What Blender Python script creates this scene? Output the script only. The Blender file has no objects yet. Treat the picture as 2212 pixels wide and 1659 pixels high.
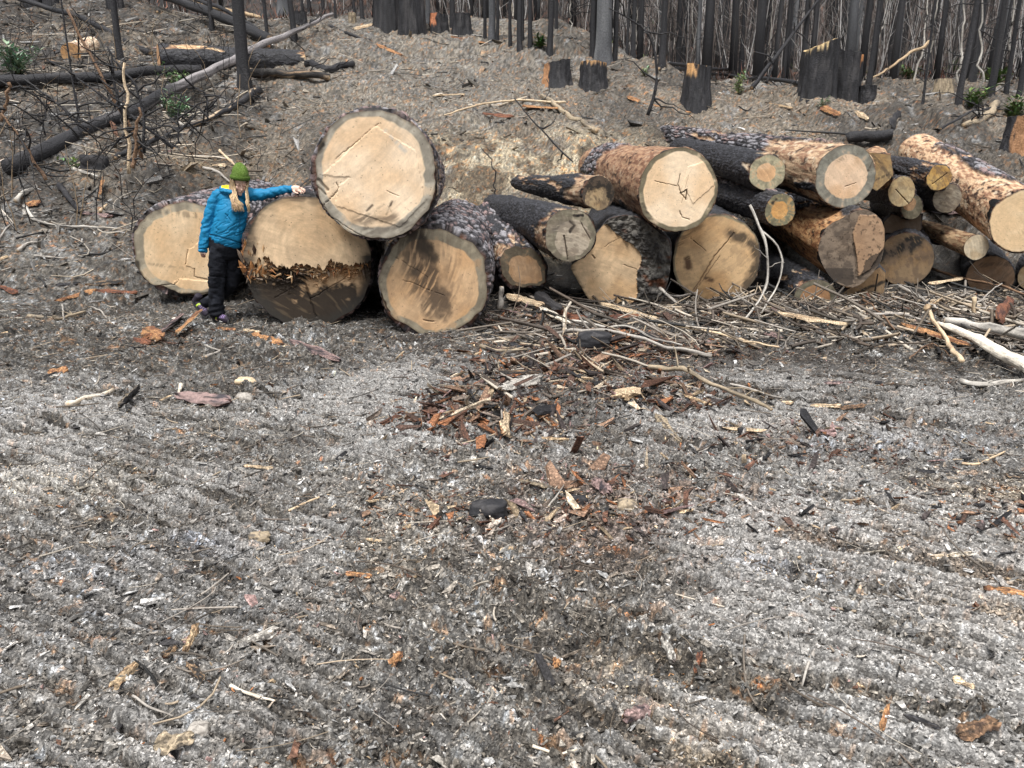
import bpy, math, random
import numpy as np
from mathutils import Vector

SC = bpy.context.scene
COL = SC.collection
R_ = math.radians

# ------------------------------------------------------------------ camera
CAM_H = 1.62
PITCH = R_(15.08)
F = 1703.0                       # focal length in photo units (photo taken as 2212 x 1659)
cam_d = bpy.data.cameras.new('camera')
cam_d.sensor_width = 36.0
cam_d.lens = 36.0 * F / 2212.0
cam_d.clip_end = 600
cam_d.clip_start = 0.05
cam = bpy.data.objects.new('camera', cam_d)
COL.objects.link(cam)
cam.location = (0, 0, CAM_H)
cam.rotation_euler = (R_(90) - PITCH, 0, 0)
SC.camera = cam

# ------------------------------------------------------------------ light: bright overcast
SUN_EL, SUN_AZ = R_(64), R_(-35)
world = bpy.data.worlds.new('World')
SC.world = world
world.use_nodes = True
wt = world.node_tree
wt.nodes.clear()
wo = wt.nodes.new('ShaderNodeOutputWorld')
bg = wt.nodes.new('ShaderNodeBackground')
sky = wt.nodes.new('ShaderNodeTexSky')
sky.sky_type = 'NISHITA'
sky.sun_disc = False
sky.sun_elevation = SUN_EL
sky.sun_rotation = R_(180) + SUN_AZ
sky.air_density = 1.0
sky.dust_density = 4.0
hs = wt.nodes.new('ShaderNodeHueSaturation')
hs.inputs['Saturation'].default_value = 0.30
wt.links.new(sky.outputs[0], hs.inputs['Color'])
wt.links.new(hs.outputs[0], bg.inputs['Color'])
bg.inputs['Strength'].default_value = 0.115
wt.links.new(bg.outputs[0], wo.inputs['Surface'])
sun_d = bpy.data.lights.new('sun', 'SUN')
sun_d.energy = 2.8
sun_d.angle = R_(18)
sun_d.color = (1.0, 0.975, 0.94)
sun = bpy.data.objects.new('sun', sun_d)
COL.objects.link(sun)
# the sun stands behind and to the left of the photographer, high up
sd = Vector((math.sin(SUN_AZ) * math.cos(SUN_EL), -math.cos(SUN_AZ) * math.cos(SUN_EL), math.sin(SUN_EL)))
sun.rotation_euler = sd.to_track_quat('Z', 'Y').to_euler()
SC.view_settings.view_transform = 'Standard'
SC.view_settings.look = 'None'
SC.view_settings.gamma = 1.0
SC.view_settings.exposure = 0.62
SC.cycles.max_bounces = 5
SC.cycles.diffuse_bounces = 3
SC.cycles.glossy_bounces = 2
SC.cycles.use_fast_gi = False

# ------------------------------------------------------------------ numpy noise
U32 = np.uint32
def _hash(ix, iy, iz, seed):
    with np.errstate(over='ignore'):
        h = (ix.astype(np.int64).astype(U32) * U32(374761393) + iy.astype(np.int64).astype(U32) * U32(668265263)
             + iz.astype(np.int64).astype(U32) * U32(2147483647) + U32((seed * 144665 + 1013) & 0xffffffff))
        h = (h ^ (h >> U32(13))) * U32(1274126177)
        h = (h ^ (h >> U32(16))) * U32(2246822519)
        h = h ^ (h >> U32(15))
    return h.astype(np.float64) / 4294967296.0

def vn(x, y, z=None, seed=0):
    """value noise, -1..1"""
    x = np.asarray(x, float); y = np.asarray(y, float)
    if z is not None: x, y, z = np.broadcast_arrays(x, y, np.asarray(z, float))
    else: x, y = np.broadcast_arrays(x, y)
    x0 = np.floor(x); y0 = np.floor(y)
    fx = x - x0; fy = y - y0
    fx = fx * fx * (3 - 2 * fx); fy = fy * fy * (3 - 2 * fy)
    if z is None:
        zz = np.zeros_like(x0)
        a = _hash(x0, y0, zz, seed); b = _hash(x0 + 1, y0, zz, seed)
        c = _hash(x0, y0 + 1, zz, seed); d = _hash(x0 + 1, y0 + 1, zz, seed)
        return ((a * (1 - fx) + b * fx) * (1 - fy) + (c * (1 - fx) + d * fx) * fy) * 2 - 1
    z = np.broadcast_to(np.asarray(z, float), x.shape)
    z0 = np.floor(z); fz = z - z0; fz = fz * fz * (3 - 2 * fz)
    out = 0
    for dz in (0, 1):
        w = fz if dz else 1 - fz
        a = _hash(x0, y0, z0 + dz, seed); b = _hash(x0 + 1, y0, z0 + dz, seed)
        c = _hash(x0, y0 + 1, z0 + dz, seed); d = _hash(x0 + 1, y0 + 1, z0 + dz, seed)
        out = out + w * ((a * (1 - fx) + b * fx) * (1 - fy) + (c * (1 - fx) + d * fx) * fy)
    return out * 2 - 1

def fbm(x, y, z=None, o=4, seed=0, g=0.5):
    x = np.asarray(x, float); y = np.asarray(y, float)
    s = 0; a = 1; t = 0; k = 1.0
    for i in range(o):
        s = s + a * vn(x * k + 17.3 * i, y * k + 5.1 * i, None if z is None else np.asarray(z) * k, seed + i)
        t += a; a *= g; k *= 2.03
    return s / t

def worley(x, y, seed=0):
    """F1, F2, per-cell random"""
    x = np.asarray(x, float); y = np.asarray(y, float)
    x, y = np.broadcast_arrays(x, y)
    x0 = np.floor(x); y0 = np.floor(y); zz = np.zeros_like(x0)
    f1 = np.full(x.shape, 9.0); f2 = np.full(x.shape, 9.0); rid = np.zeros(x.shape)
    for dx in (-1, 0, 1):
        for dy in (-1, 0, 1):
            cx = x0 + dx; cy = y0 + dy
            px = cx + _hash(cx, cy, zz, seed); py = cy + _hash(cx, cy, zz, seed + 77)
            d = np.hypot(px - x, py - y)
            r = _hash(cx, cy, zz, seed + 191)
            nearer = d < f1
            f2 = np.where(nearer, f1, np.minimum(f2, d))
            rid = np.where(nearer, r, rid)
            f1 = np.where(nearer, d, f1)
    return f1, f2, rid

def sst(a, b, x):
    t = np.clip((np.asarray(x, float) - a) / (b - a), 0, 1)
    return t * t * (3 - 2 * t)

def mixc(a, b, t):
    a = np.asarray(a, float); b = np.asarray(b, float); t = np.asarray(t, float)[..., None]
    return a * (1 - t) + b * t

# ------------------------------------------------------------------ projection helpers
FW = np.array([0, math.cos(PITCH), -math.sin(PITCH)])
UP = np.array([0, math.sin(PITCH), math.cos(PITCH)])
CP = np.array([0, 0, CAM_H])
def ray(px, py):
    return FW + np.array([1.0, 0, 0]) * (px - 1106) / F + UP * (829.5 - py) / F
def P(px, py, Y):
    d = ray(px, py)
    return CP + d * (Y / d[1])
def proj(p):
    v = np.asarray(p, float) - CP
    dep = v @ FW
    return 1106 + F * v[0] / dep, 829.5 - F * (v @ UP) / dep

# ------------------------------------------------------------------ terrain
LP = ([-30, 9.3, 10.3, 13, 18, 23, 28, 35, 60, 100, 140], [0, 0, .22, 1.30, 3.2, 5.0, 7.0, 9.6, 19, 36, 50])
CPF = ([-30, 11.4, 12.4, 13.9, 15.5, 18, 22, 26, 28.5, 34, 60, 100, 140], [0, 0.03, .30, 1.45, 2.2, 3.1, 4.5, 6.0, 6.5, 6.8, 15, 33, 48])
RP = ([-30, 12.0, 13.2, 14.8, 18, 20, 24, 30, 45, 60, 100, 140], [0, .05, .9, 1.9, 3.05, 3.55, 4.0, 4.5, 7.0, 12, 30, 45])
def prof(p, y):
    k = 0.35
    return (np.interp(y - k, *p) + np.interp(y + k, *p) + np.interp(y, *p)) / 3
def H0(x, y):
    x = np.asarray(x, float); y = np.asarray(y, float)
    u = x / np.maximum(y, 8.5) * 10
    wl = 1 - sst(-4.9, -3.5, u)
    wr = sst(0.3, 2.4, u)
    z = prof(LP, y) * wl + prof(RP, y) * wr + prof(CPF, y) * np.clip(1 - wl - wr, 0, 1)
    far = sst(9, 20, y)
    z = z + 0.03 * fbm(x / 1.3, y / 1.3, o=2, seed=3) * (1 + 5 * far) + far * 0.9 * sst(30, 60, y) * fbm(x / 6, y / 6, o=2, seed=4)
    # debris mounds in front of the stack and in mid ground
    for (cx, cy, sx, sy, h) in MOUNDS:
        z = z + h * np.exp(-((x - cx) / sx) ** 2 - ((y - cy) / sy) ** 2)
    return z
MOUNDS = []
def G0(px, py):
    d = ray(px, py)
    t = np.concatenate([np.arange(1.2, 14, .02), np.arange(14, 130, .1)]) / d[1]
    pts = CP[None, :] + d[None, :] * t[:, None]
    hit = pts[:, 2] < H0(pts[:, 0], pts[:, 1])
    i = int(np.argmax(hit)) if hit.any() else len(t) - 1
    return pts[i]
for (px, py, sx, sy, h) in [(1060, 880, .34, .34, .17), (1010, 930, .3, .25, .08), (1320, 750, .6, .35, .12), (1400, 860, .5, .3, .10),
                            (1140, 690, .35, .25, .10), (1330, 710, .6, .3, .09), (1990, 720, 1.3, .45, .15), (2120, 660, .8, .4, .12),
                            (1880, 860, .5, .4, .05), (600, 960, .3, .25, .05), (1460, 1440, .2, .2, .03), (2150, 1110, .3, .25, .04),
                            (880, 1180, .16, .14, .04), (640, 1400, .12, .1, .03), (400, 620, .5, .25, .09)]:
    g = G0(px, py); MOUNDS.append((g[0], g[1], sx, sy, h))
for (px, py, sx, sy, h) in [(480, 280, .7, .7, .35), (1180, 115, 1.2, 1.2, .45), (1400, 165, 1.0, 1.0, .35), (330, 380, .8, .6, .2), (1950, 250, 1.0, .8, .2)]:
    g = G0(px, py); MOUNDS.append((g[0], g[1], sx, sy, h))

TR = R_(-30)
def tread(x, y):
    """ridges pressed by a tracked machine: mask and height"""
    x = np.asarray(x, float); y = np.asarray(y, float)
    a = x * math.cos(TR) + y * math.sin(TR)
    b = -x * math.sin(TR) + y * math.cos(TR)
    bw = b + 0.035 * fbm(x * 1.3, y * 1.3, o=2, seed=21) + .012 * vn(x * 9, y * 9, seed=24)
    ph = bw / 0.100
    s = np.abs(((ph % 1) - .5) * 2)
    s = sst(.28, .55, s + .22 * vn(x * 14, y * 14, seed=25))
    m = .4 + .6 * sst(-.42, -.12, fbm(x * .75 + 3, y * .75, o=2, seed=22))
    right = sst(.35, 1.0, x) * (1 - sst(5.6, 6.8, y))
    left = (1 - sst(-.9, -.4, x)) * (1 - sst(5.4, 6.6, y))
    mid = sst(-1.6, -.9, x) * (1 - sst(.1, .6, x)) * sst(3.8, 4.4, y) * (1 - sst(6.6, 7.4, y)) * .8
    cen = (1 - sst(2.3, 2.9, y)) * .55
    m = m * np.clip(right + left + mid + cen, 0, 1)
    brk = sst(-.55, -.1, vn(a * 2.4, np.floor(ph) * 3.7, seed=23))
    return np.clip(m * brk, 0, 1), s
def D0(x, y):
    """fine relief of the churned soil"""
    x = np.asarray(x, float); y = np.asarray(y, float)
    rough = .45 + 1.0 * sst(-.4, .5, fbm(x * .8, y * .8, o=3, seed=31))
    m, s = tread(x, y)
    d = .035 * fbm(x * 2.6, y * 2.6, o=2, seed=5)
    k = rough * (1 - .7 * m)
    d = d + .042 * k * (np.abs(fbm(x * 7.5, y * 9, o=5, seed=6, g=.62)) * 2.2 - .5)
    qx = x * math.cos(TR) + y * math.sin(TR); qy = -x * math.sin(TR) + y * math.cos(TR)
    f1, f2, rid = worley(qx * 10 + .5 * vn(x * 20, y * 24, seed=7), qy * 20 + .4 * vn(x * 22, y * 26, seed=17), seed=8)
    d = d + k * .030 * (rid ** 2) * sst(0, .22, f2 - f1)
    f1, f2, rid = worley(x * 26 + .5 * vn(x * 50, y * 60, seed=37), y * 52 + .4 * vn(x * 30, y * 30, seed=38), seed=9)
    d = d + (.5 + .5 * k) * .014 * rid * sst(0, .28, f2 - f1)
    d = d + m * (s - .5) * .064
    # gouges and clods of the bulldozed bank
    bk = sst(10.5, 12.5, y) * (1 - sst(24, 30, y))
    d = d + bk * (.16 * (np.abs(fbm(x * .9, y * .6, o=4, seed=33, g=.6)) * 2 - .5) + .07 * np.abs(fbm(x * 4, y * 3, o=3, seed=34)))
    for (hx, hy, sx, sy, h) in HOLES:
        d = d - h * np.exp(-((x - hx) / sx) ** 2 - ((y - hy) / sy) ** 2)
    return d
HOLES = []
for (px, py, sx, sy, h) in [(690, 960, .12, .06, .07), (310, 1570, .16, .03, .05), (340, 1600, .1, .03, .05), (430, 1645, .06, .04, .05), (300, 1060, .12, .06, .05), (1290, 1470, .07, .05, .04), (1180, 1400, .14, .07, .04),
                            (1900, 1290, .08, .04, .04), (960, 1120, .1, .05, .03), (170, 930, .2, .08, .04), (1440, 1620, .07, .04, .04), (30, 1010, .3, .07, .05), (1550, 1350, .1, .05, .03)]:
    g = G0(px, py); HOLES.append((g[0], g[1], sx, sy, h))
def gz(x, y):
    return H0(x, y) + D0(x, y)
def G(px, py, lift=0.0):
    g = G0(px, py)
    g = g.copy(); o_ = np.array([[0, 0], [.03, 0], [-.03, 0], [0, .03], [0, -.03]])
    hz = np.sort(gz(g[0] + o_[:, 0], g[1] + o_[:, 1])); g[2] = float(hz[3]) + lift
    return g

# ------------------------------------------------------------------ mesh helpers
def mk(name, V, faces, mat, parent=None, col=None, smooth=True, link=True):
    """faces: list of int arrays (n,3) or (n,4)"""
    V = np.asarray(V, np.float32)
    if not isinstance(faces, (list, tuple)):
        faces = [faces]
    faces = [np.asarray(f, np.int32) for f in faces if len(f)]
    me = bpy.data.meshes.new(name)
    me.vertices.add(len(V)); me.vertices.foreach_set('co', V.ravel())
    tot = sum(f.size for f in faces); n = sum(len(f) for f in faces)
    me.loops.add(tot); me.polygons.add(n)
    me.loops.foreach_set('vertex_index', np.concatenate([f.ravel() for f in faces]))
    cnt = np.concatenate([np.full(len(f), f.shape[1], np.int32) for f in faces])
    st = np.zeros(n, np.int32); st[1:] = np.cumsum(cnt)[:-1]
    me.polygons.foreach_set('loop_start', st)
    try:
        me.polygons.foreach_set('loop_total', cnt)
    except Exception:
        pass
    me.polygons.foreach_set('use_smooth', np.full(n, smooth, bool))
    if col is not None:
        a = me.color_attributes.new('Col', 'FLOAT_COLOR', 'POINT')
        c = np.ones((len(V), 4), np.float32); c[:, :3] = np.clip(col, 0.002, .95)
        a.data.foreach_set('color', c.ravel())
    me.update(calc_edges=True)
    me.materials.append(mat)
    o = bpy.data.objects.new(name, me)
    COL.objects.link(o)
    if parent is not None:
        o.parent = parent
        o.location = -Vector(parent.location)
    return o

def grid_faces(nr, nc, wrap=False, off=0):
    i = np.arange(nr - 1)[:, None]
    if wrap:
        j = np.arange(nc)[None, :]; j2 = (j + 1) % nc
    else:
        j = np.arange(nc - 1)[None, :]; j2 = j + 1
    return np.stack([i * nc + j, i * nc + j2, (i + 1) * nc + j2, (i + 1) * nc + j], -1).reshape(-1, 4) + off

def thing(name, label, cat, loc, group=None):
    o = bpy.data.objects.new(name, None)
    COL.objects.link(o)
    o.empty_display_size = .2
    o.location = Vector([float(v) for v in loc])
    o['label'] = label; o['category'] = cat; o['kind'] = 'thing'
    if group: o['group'] = group
    return o
def tag(o, label, cat, group=None, kind='thing'):
    o['label'] = label; o['category'] = cat
    if group: o['group'] = group
    if kind: o['kind'] = kind
    return o
def recenter(o, loc):
    """move the origin of a one-mesh thing to its base"""
    loc = Vector([float(v) for v in loc])
    me = o.data
    from mathutils import Matrix
    me.transform(Matrix.Translation(-loc)); o.location = loc
    return o

def vmat(name, rough=.8, spec=.3, n1=(60, .35), bump=(80, .15, .004), coords='Object', stretch=(1, 1, 1), rvar=0.0):
    """vertex-coloured surface broken up by two procedural noises, with a fine bump"""
    m = bpy.data.materials.new(name); m.use_nodes = True
    nt = m.node_tree; nt.nodes.clear()
    out = nt.nodes.new('ShaderNodeOutputMaterial'); b = nt.nodes.new('ShaderNodeBsdfPrincipled')
    at = nt.nodes.new('ShaderNodeAttribute'); at.attribute_name = 'Col'
    tc = nt.nodes.new('ShaderNodeTexCoord'); mp = nt.nodes.new('ShaderNodeMapping')
    mp.inputs['Scale'].default_value = stretch
    nt.links.new(tc.outputs[coords], mp.inputs['Vector'])
    no = nt.nodes.new('ShaderNodeTexNoise'); no.inputs['Scale'].default_value = n1[0]; no.inputs['Detail'].default_value = 6
    no.inputs['Roughness'].default_value = .7
    nt.links.new(mp.outputs[0], no.inputs['Vector'])
    mr = nt.nodes.new('ShaderNodeMapRange')
    mr.inputs['From Min'].default_value = .3; mr.inputs['From Max'].default_value = .7
    mr.inputs['To Min'].default_value = 1 - n1[1]; mr.inputs['To Max'].default_value = 1 + n1[1]
    nt.links.new(no.outputs[0], mr.inputs['Value'])
    mx = nt.nodes.new('ShaderNodeVectorMath'); mx.operation = 'SCALE'
    nt.links.new(at.outputs['Color'], mx.inputs[0]); nt.links.new(mr.outputs[0], mx.inputs['Scale'])
    nt.links.new(mx.outputs[0], b.inputs['Base Color'])
    n2 = nt.nodes.new('ShaderNodeTexNoise'); n2.inputs['Scale'].default_value = bump[0]; n2.inputs['Detail'].default_value = 5
    nt.links.new(mp.outputs[0], n2.inputs['Vector'])
    bp = nt.nodes.new('ShaderNodeBump'); bp.inputs['Strength'].default_value = min(1, bump[1] * 4); bp.inputs['Distance'].default_value = bump[2]
    nt.links.new(n2.outputs[0], bp.inputs['Height']); nt.links.new(bp.outputs[0], b.inputs['Normal'])
    b.inputs['Roughness'].default_value = rough
    if rvar:
        r2 = nt.nodes.new('ShaderNodeMapRange'); r2.inputs['From Min'].default_value = .35; r2.inputs['From Max'].default_value = .65
        r2.inputs['To Min'].default_value = rough - rvar; r2.inputs['To Max'].default_value = min(1, rough + rvar)
        nt.links.new(no.outputs[0], r2.inputs['Value']); nt.links.new(r2.outputs[0], b.inputs['Roughness'])
    b.inputs['Specular IOR Level'].default_value = spec
    nt.links.new(b.outputs[0], out.inputs['Surface'])
    return m

M_GROUND = vmat('churned_soil', .74, .4, (55, .45), (90, .25, .008), rvar=.2)
def add_grain(m, scale, lo, hi, dist):
    """crumb-sized cells of differing brightness over a vertex-coloured surface"""
    nt = m.node_tree; b = next(n for n in nt.nodes if n.type == 'BSDF_PRINCIPLED')
    src = b.inputs['Base Color'].links[0].from_socket
    tc = next(n for n in nt.nodes if n.type == 'TEX_COORD')
    nz = nt.nodes.new('ShaderNodeTexNoise'); nz.inputs['Scale'].default_value = scale * .8; nz.inputs['Detail'].default_value = 2
    nt.links.new(tc.outputs['Object'], nz.inputs['Vector'])
    sc_ = nt.nodes.new('ShaderNodeVectorMath'); sc_.operation = 'SCALE'; sc_.inputs['Scale'].default_value = 1.6 / scale
    ad = nt.nodes.new('ShaderNodeVectorMath'); ad.operation = 'ADD'
    nt.links.new(nz.outputs['Color'], sc_.inputs[0]); nt.links.new(tc.outputs['Object'], ad.inputs[0]); nt.links.new(sc_.outputs[0], ad.inputs[1])
    vo = nt.nodes.new('ShaderNodeTexVoronoi'); vo.inputs['Scale'].default_value = scale
    nt.links.new(ad.outputs[0], vo.inputs['Vector'])
    sp = nt.nodes.new('ShaderNodeSeparateColor'); nt.links.new(vo.outputs['Color'], sp.inputs[0])
    pw = nt.nodes.new('ShaderNodeMath'); pw.operation = 'POWER'; pw.inputs[1].default_value = 2.2
    nt.links.new(sp.outputs[0], pw.inputs[0])
    mr = nt.nodes.new('ShaderNodeMapRange'); mr.inputs['To Min'].default_value = lo; mr.inputs['To Max'].default_value = hi
    nt.links.new(pw.outputs[0], mr.inputs['Value'])
    mx = nt.nodes.new('ShaderNodeVectorMath'); mx.operation = 'SCALE'
    nt.links.new(src, mx.inputs[0]); nt.links.new(mr.outputs[0], mx.inputs['Scale']); nt.links.new(mx.outputs[0], b.inputs['Base Color'])
    b2 = nt.nodes.new('ShaderNodeBump'); b2.inputs['Strength'].default_value = .8; b2.inputs['Distance'].default_value = dist
    nt.links.new(pw.outputs[0], b2.inputs['Height']); nt.links.new(b.inputs['Normal'].links[0].from_socket, b2.inputs['Normal']); nt.links.new(b2.outputs[0], b.inputs['Normal'])
add_grain(M_GROUND, 150, .55, 1.9, .007)
M_CHIP = vmat('wood_chip', .75, .3, (70, .6), (90, .25, .004))
M_BARK = vmat('log_bark', .62, .45, (38, .38), (55, .25, .010), rvar=.15)
M_FACE = vmat('sawn_wood', .72, .25, (26, .10), (70, .15, .002))
M_CHAR = vmat('charred_bark', .7, .35, (30, .45), (40, .25, .02))
M_STICK = vmat('weathered_stick', .75, .3, (50, .3), (60, .2, .004))
M_LEAF = vmat('leaf', .5, .4, (20, .25), (30, .1, .002))

add_grain(M_CHIP, 120, .6, 1.6, .004)
# ------------------------------------------------------------------ ground sheet
def soil_color(x, y, fine=True):
    x = np.asarray(x, float); y = np.asarray(y, float)
    n = fbm(x * .7, y * .7, o=3, seed=41)
    ca, sa = math.cos(TR), math.sin(TR)
    q = x * ca + y * sa; p_ = -x * sa + y * ca
    n2 = fbm(q * 1.6, p_ * 4.5, o=4, seed=42, g=.6)
    n3 = fbm(q * 7, p_ * 14, o=4, seed=47, g=.6)
    base = mixc((.20, .178, .148), (.315, .288, .25), sst(-.35, .5, n))
    base = mixc(base, (.10, .085, .068), sst(.02, .5, n2) * .6)
    base = mixc(base, (.42, .41, .39), sst(.14, .5, -n2) * .5)
    base = mixc(base, (.055, .047, .04), sst(.08, .36, n3) * .6)
    base = mixc(base, (.50, .49, .465), sst(.16, .42, -n3) * .45)
    far = sst(11, 14, y)
    farc = mixc((.105, .088, .07), (.31, .255, .19), sst(-.35, .35, fbm(x * .9, y * .6, o=5, seed=48, g=.6)))
    farc = mixc(farc, (.46, .45, .43), sst(.22, .42, fbm(x * 2.4, y * 1.6, o=4, seed=49, g=.65)) * .6)
    base = mixc(base, farc, far * .85)
    u = x / np.maximum(y, 8.5) * 10
    bn = fbm(x * 1.4, y * 1.4, o=4, seed=44, g=.6)
    bank = 1.25 * np.exp(-((u - .1) / 1.6) ** 2) * sst(11.6, 12.6, y) * (1 - sst(14.6, 17.0, y)) * sst(-.55, .05, bn)
    base = mixc(base, mixc((.62, .52, .36), (.20, .15, .095), sst(-.02, .3, fbm(x * 3, y * 2, o=4, seed=54, g=.6))), np.clip(bank * 1.1, 0, .95))
    bank2 = np.exp(-((u + 3.6) / .5) ** 2) * np.exp(-((y - 14.4) / .9) ** 2)
    base = mixc(base, (.40, .30, .18), bank2 * .8)
    # the worn track running up between the stumps
    trk = np.exp(-((u + .9) / 1.7) ** 2) * sst(15, 17, y) * (1 - sst(26, 29, y))
    base = mixc(base, mixc((.36, .32, .26), (.27, .25, .22), sst(-.2, .3, n2)), trk * .7)
    fl = sst(29, 36, y)
    base = mixc(base, mixc((.035, .033, .033), (.13, .075, .055), sst(-.1, .4, n2)), fl * .92)
    fl2 = (1 - sst(-3.5, -2.4, u)) * sst(11.5, 14, y)
    base = mixc(base, (.06, .055, .05), fl2 * .7 * sst(-.5, .3, -n2 + bn))
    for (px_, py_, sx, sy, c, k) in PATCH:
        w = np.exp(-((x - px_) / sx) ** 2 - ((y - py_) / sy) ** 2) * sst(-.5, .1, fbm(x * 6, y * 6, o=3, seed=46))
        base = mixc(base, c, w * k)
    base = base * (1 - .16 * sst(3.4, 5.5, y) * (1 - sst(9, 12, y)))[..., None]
    near = 1 - .8 * sst(8, 12, y)
    if fine:
        wx = x + .018 * fbm(x * 28, y * 28, o=2, seed=57); wy = y + .018 * fbm(x * 28 + 9, y * 28, o=2, seed=58)
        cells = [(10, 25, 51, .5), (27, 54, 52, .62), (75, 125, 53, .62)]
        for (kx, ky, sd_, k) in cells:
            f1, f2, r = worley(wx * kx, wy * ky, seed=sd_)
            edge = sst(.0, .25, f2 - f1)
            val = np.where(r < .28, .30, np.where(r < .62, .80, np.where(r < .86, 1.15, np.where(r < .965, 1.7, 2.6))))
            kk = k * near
            base = base * (1 + (val - 1) * kk)[..., None] * (.48 + .52 * edge)[..., None]  # shadow gaps between the clods are painted into the soil colour
            base = np.where((r > .86)[..., None], base * np.array([.94, .99, 1.06]), base)
            warm = ((r * 53.7) % 1 < .035)[..., None]
            base = np.where(warm, base * np.array([1.45, 1.02, .72]), base)
    m, s = tread(x, y)
    base = mixc(base, mixc((.062, .054, .046), (.42, .41, .395), s), m * .6)
    base = mixc(base, (.024, .022, .02), stack_shade(x, y) * .9)  # shade beneath the log stack, painted as near-black ground colour
    return np.clip(base, .01, .8)
def stack_shade(x, y):
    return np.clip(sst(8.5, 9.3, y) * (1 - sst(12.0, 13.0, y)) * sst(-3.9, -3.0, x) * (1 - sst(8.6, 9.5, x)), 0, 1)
PATCH = []
for (px, py, sx, sy, c, k) in [(60, 1050, .45, .28, (.62, .55, .43), .8), (1370, 1480, .16, .13, (.66, .52, .36), .8), (1560, 1620, .16, .12, (.62, .5, .36), .7),
                               (2150, 1080, .40, .3, (.6, .5, .38), .7), (2180, 1350, .3, .3, (.5, .40, .30), .6), (1720, 930, .55, .22, (.5, .36, .24), .75), (1570, 925, .3, .12, (.85, .8, .72), .8),
                               (900, 1100, .3, .5, (.42, .39, .34), .5), (1000, 700, .9, .3, (.26, .2, .15), .5), (1350, 1100, .6, .5, (.34, .22, .17), .55),
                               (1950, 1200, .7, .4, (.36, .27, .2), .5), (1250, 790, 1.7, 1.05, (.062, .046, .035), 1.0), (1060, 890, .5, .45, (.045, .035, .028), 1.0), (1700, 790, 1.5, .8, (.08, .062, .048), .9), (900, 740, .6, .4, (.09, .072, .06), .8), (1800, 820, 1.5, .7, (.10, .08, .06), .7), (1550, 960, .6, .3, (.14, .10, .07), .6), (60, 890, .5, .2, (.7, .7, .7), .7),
                               (1680, 1240, .22, .16, (.68, .69, .72), .85), (1950, 960, .7, .3, (.46, .47, .49), .7), (480, 1180, .3, .12, (.42, .42, .44), .7), (180, 1230, .3, .15, (.45, .46, .48), .6), (850, 1200, .15, .4, (.5, .44, .36), .5), (2050, 650, 1.6, .8, (.06, .055, .05), .6),
                               (1500, 690, 1.2, .5, (.07, .06, .055), .6), (300, 1330, .8, .5, (.30, .30, .30), .35)]:
    g = G0(px, py); PATCH.append((g[0], g[1], sx, sy, c, k))

def build_ground():
    rows = list(np.linspace(-8, 1.3, 20)[:-1])
    y = 1.3
    while y < 9.6:
        rows.append(y); y += min(max(y * y / 1262 * 1.25, .0045), .0125)
    while y < 14.5:
        rows.append(y); y += .028
    while y < 20:
        rows.append(y); y += .035
    while y < 34:
        rows.append(y); y += .08
    while y < 138:
        rows.append(y); y *= 1.015
    rows = np.array(rows)
    nc = 1000
    s = np.linspace(-1, 1, nc)
    s = s * .80 + .20 * s ** 3
    W = np.maximum(1.05 * rows + .9, 4.0)
    X = s[None, :] * W[:, None]
    Y = np.repeat(rows[:, None], nc, 1)
    Z = gz(X, Y)
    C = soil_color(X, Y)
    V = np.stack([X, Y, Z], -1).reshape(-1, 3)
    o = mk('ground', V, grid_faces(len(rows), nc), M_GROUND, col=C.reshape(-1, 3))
    o['kind'] = 'structure'
    print('ground verts', len(V))
build_ground()

# ------------------------------------------------------------------ logs
CHARC = np.array([.020, .020, .023])
def plate_cols(a, s, seed):
    """bark plates: height (0..1), colour of scuffed plates, charred plates"""
    wa = a + .012 * vn(a * 25, s * 20, seed=seed + 1)
    f1, f2, r = worley(wa / .075, (s + .05 * vn(a * 20, s * 9, seed=seed + 3)) / .30, seed=seed + 2)
    e = sst(.06, .30, f2 - f1)
    return e, r

def bark_style(a, s, w, seed, tint):
    """a: arc length, s: length along log, w: dict of masks -> colour, height (metres)"""
    n = fbm(a * 14, s * 9, o=4, seed=seed + 5)
    nf = fbm(a * 60, s * 30, o=2, seed=seed + 6)
    e, r = plate_cols(a, s, seed)
    plate_top = mixc((.30, .29, .31), (.30, .21, .20), sst(.35, .8, r))
    plate_top = mixc(plate_top, (.045, .043, .05), sst(-.12, .22, -n + .3 * (r - .5)))
    c_plate = mixc((.012, .011, .012), plate_top, e ** 1.4 * sst(-.7, -.1, nf))
    h_plate = e * (.014 + .016 * r) + .003 * nf
    f1, f2, r2 = worley(a / .040 + .3 * vn(a * 40, s * 20, seed=seed + 8), s / .085, seed=seed + 9)
    e2 = sst(.0, .35, f2 - f1)
    c_char = mixc((.008, .008, .009), (.050, .051, .060), e2 * (.4 + .6 * r2))
    h_char = .018 * e2 * (.4 + .6 * r2) + .014 * n
    st = fbm(a * 34, s * 7, o=5, seed=seed + 11, g=.65)
    c_peel = mixc((.54, .38, .24), (.25, .135, .08), sst(-.22, .26, st))
    c_peel = mixc(c_peel, (.045, .025, .018), sst(.12, .42, fbm(a * 15, s * 8, o=5, seed=seed + 12, g=.65)))
    c_peel = mixc(c_peel, (.66, .55, .40), sst(.2, .5, fbm(a * 16 + 7, s * 9, o=4, seed=seed + 13)) * .7)
    h_peel = .004 * st
    wt_ = w['char'] + w['plate'] + w['peel'] + 1e-6
    wc = {k: (w[k] / wt_) for k in ('char', 'plate', 'peel')}
    c = c_char * wc['char'][..., None] + c_plate * wc['plate'][..., None] + c_peel * wc['peel'][..., None] * np.asarray(tint)
    h = h_char * wc['char'] + (h_plate + .004) * wc['plate'] + (h_peel - .012) * wc['peel']
    return c, h

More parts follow.
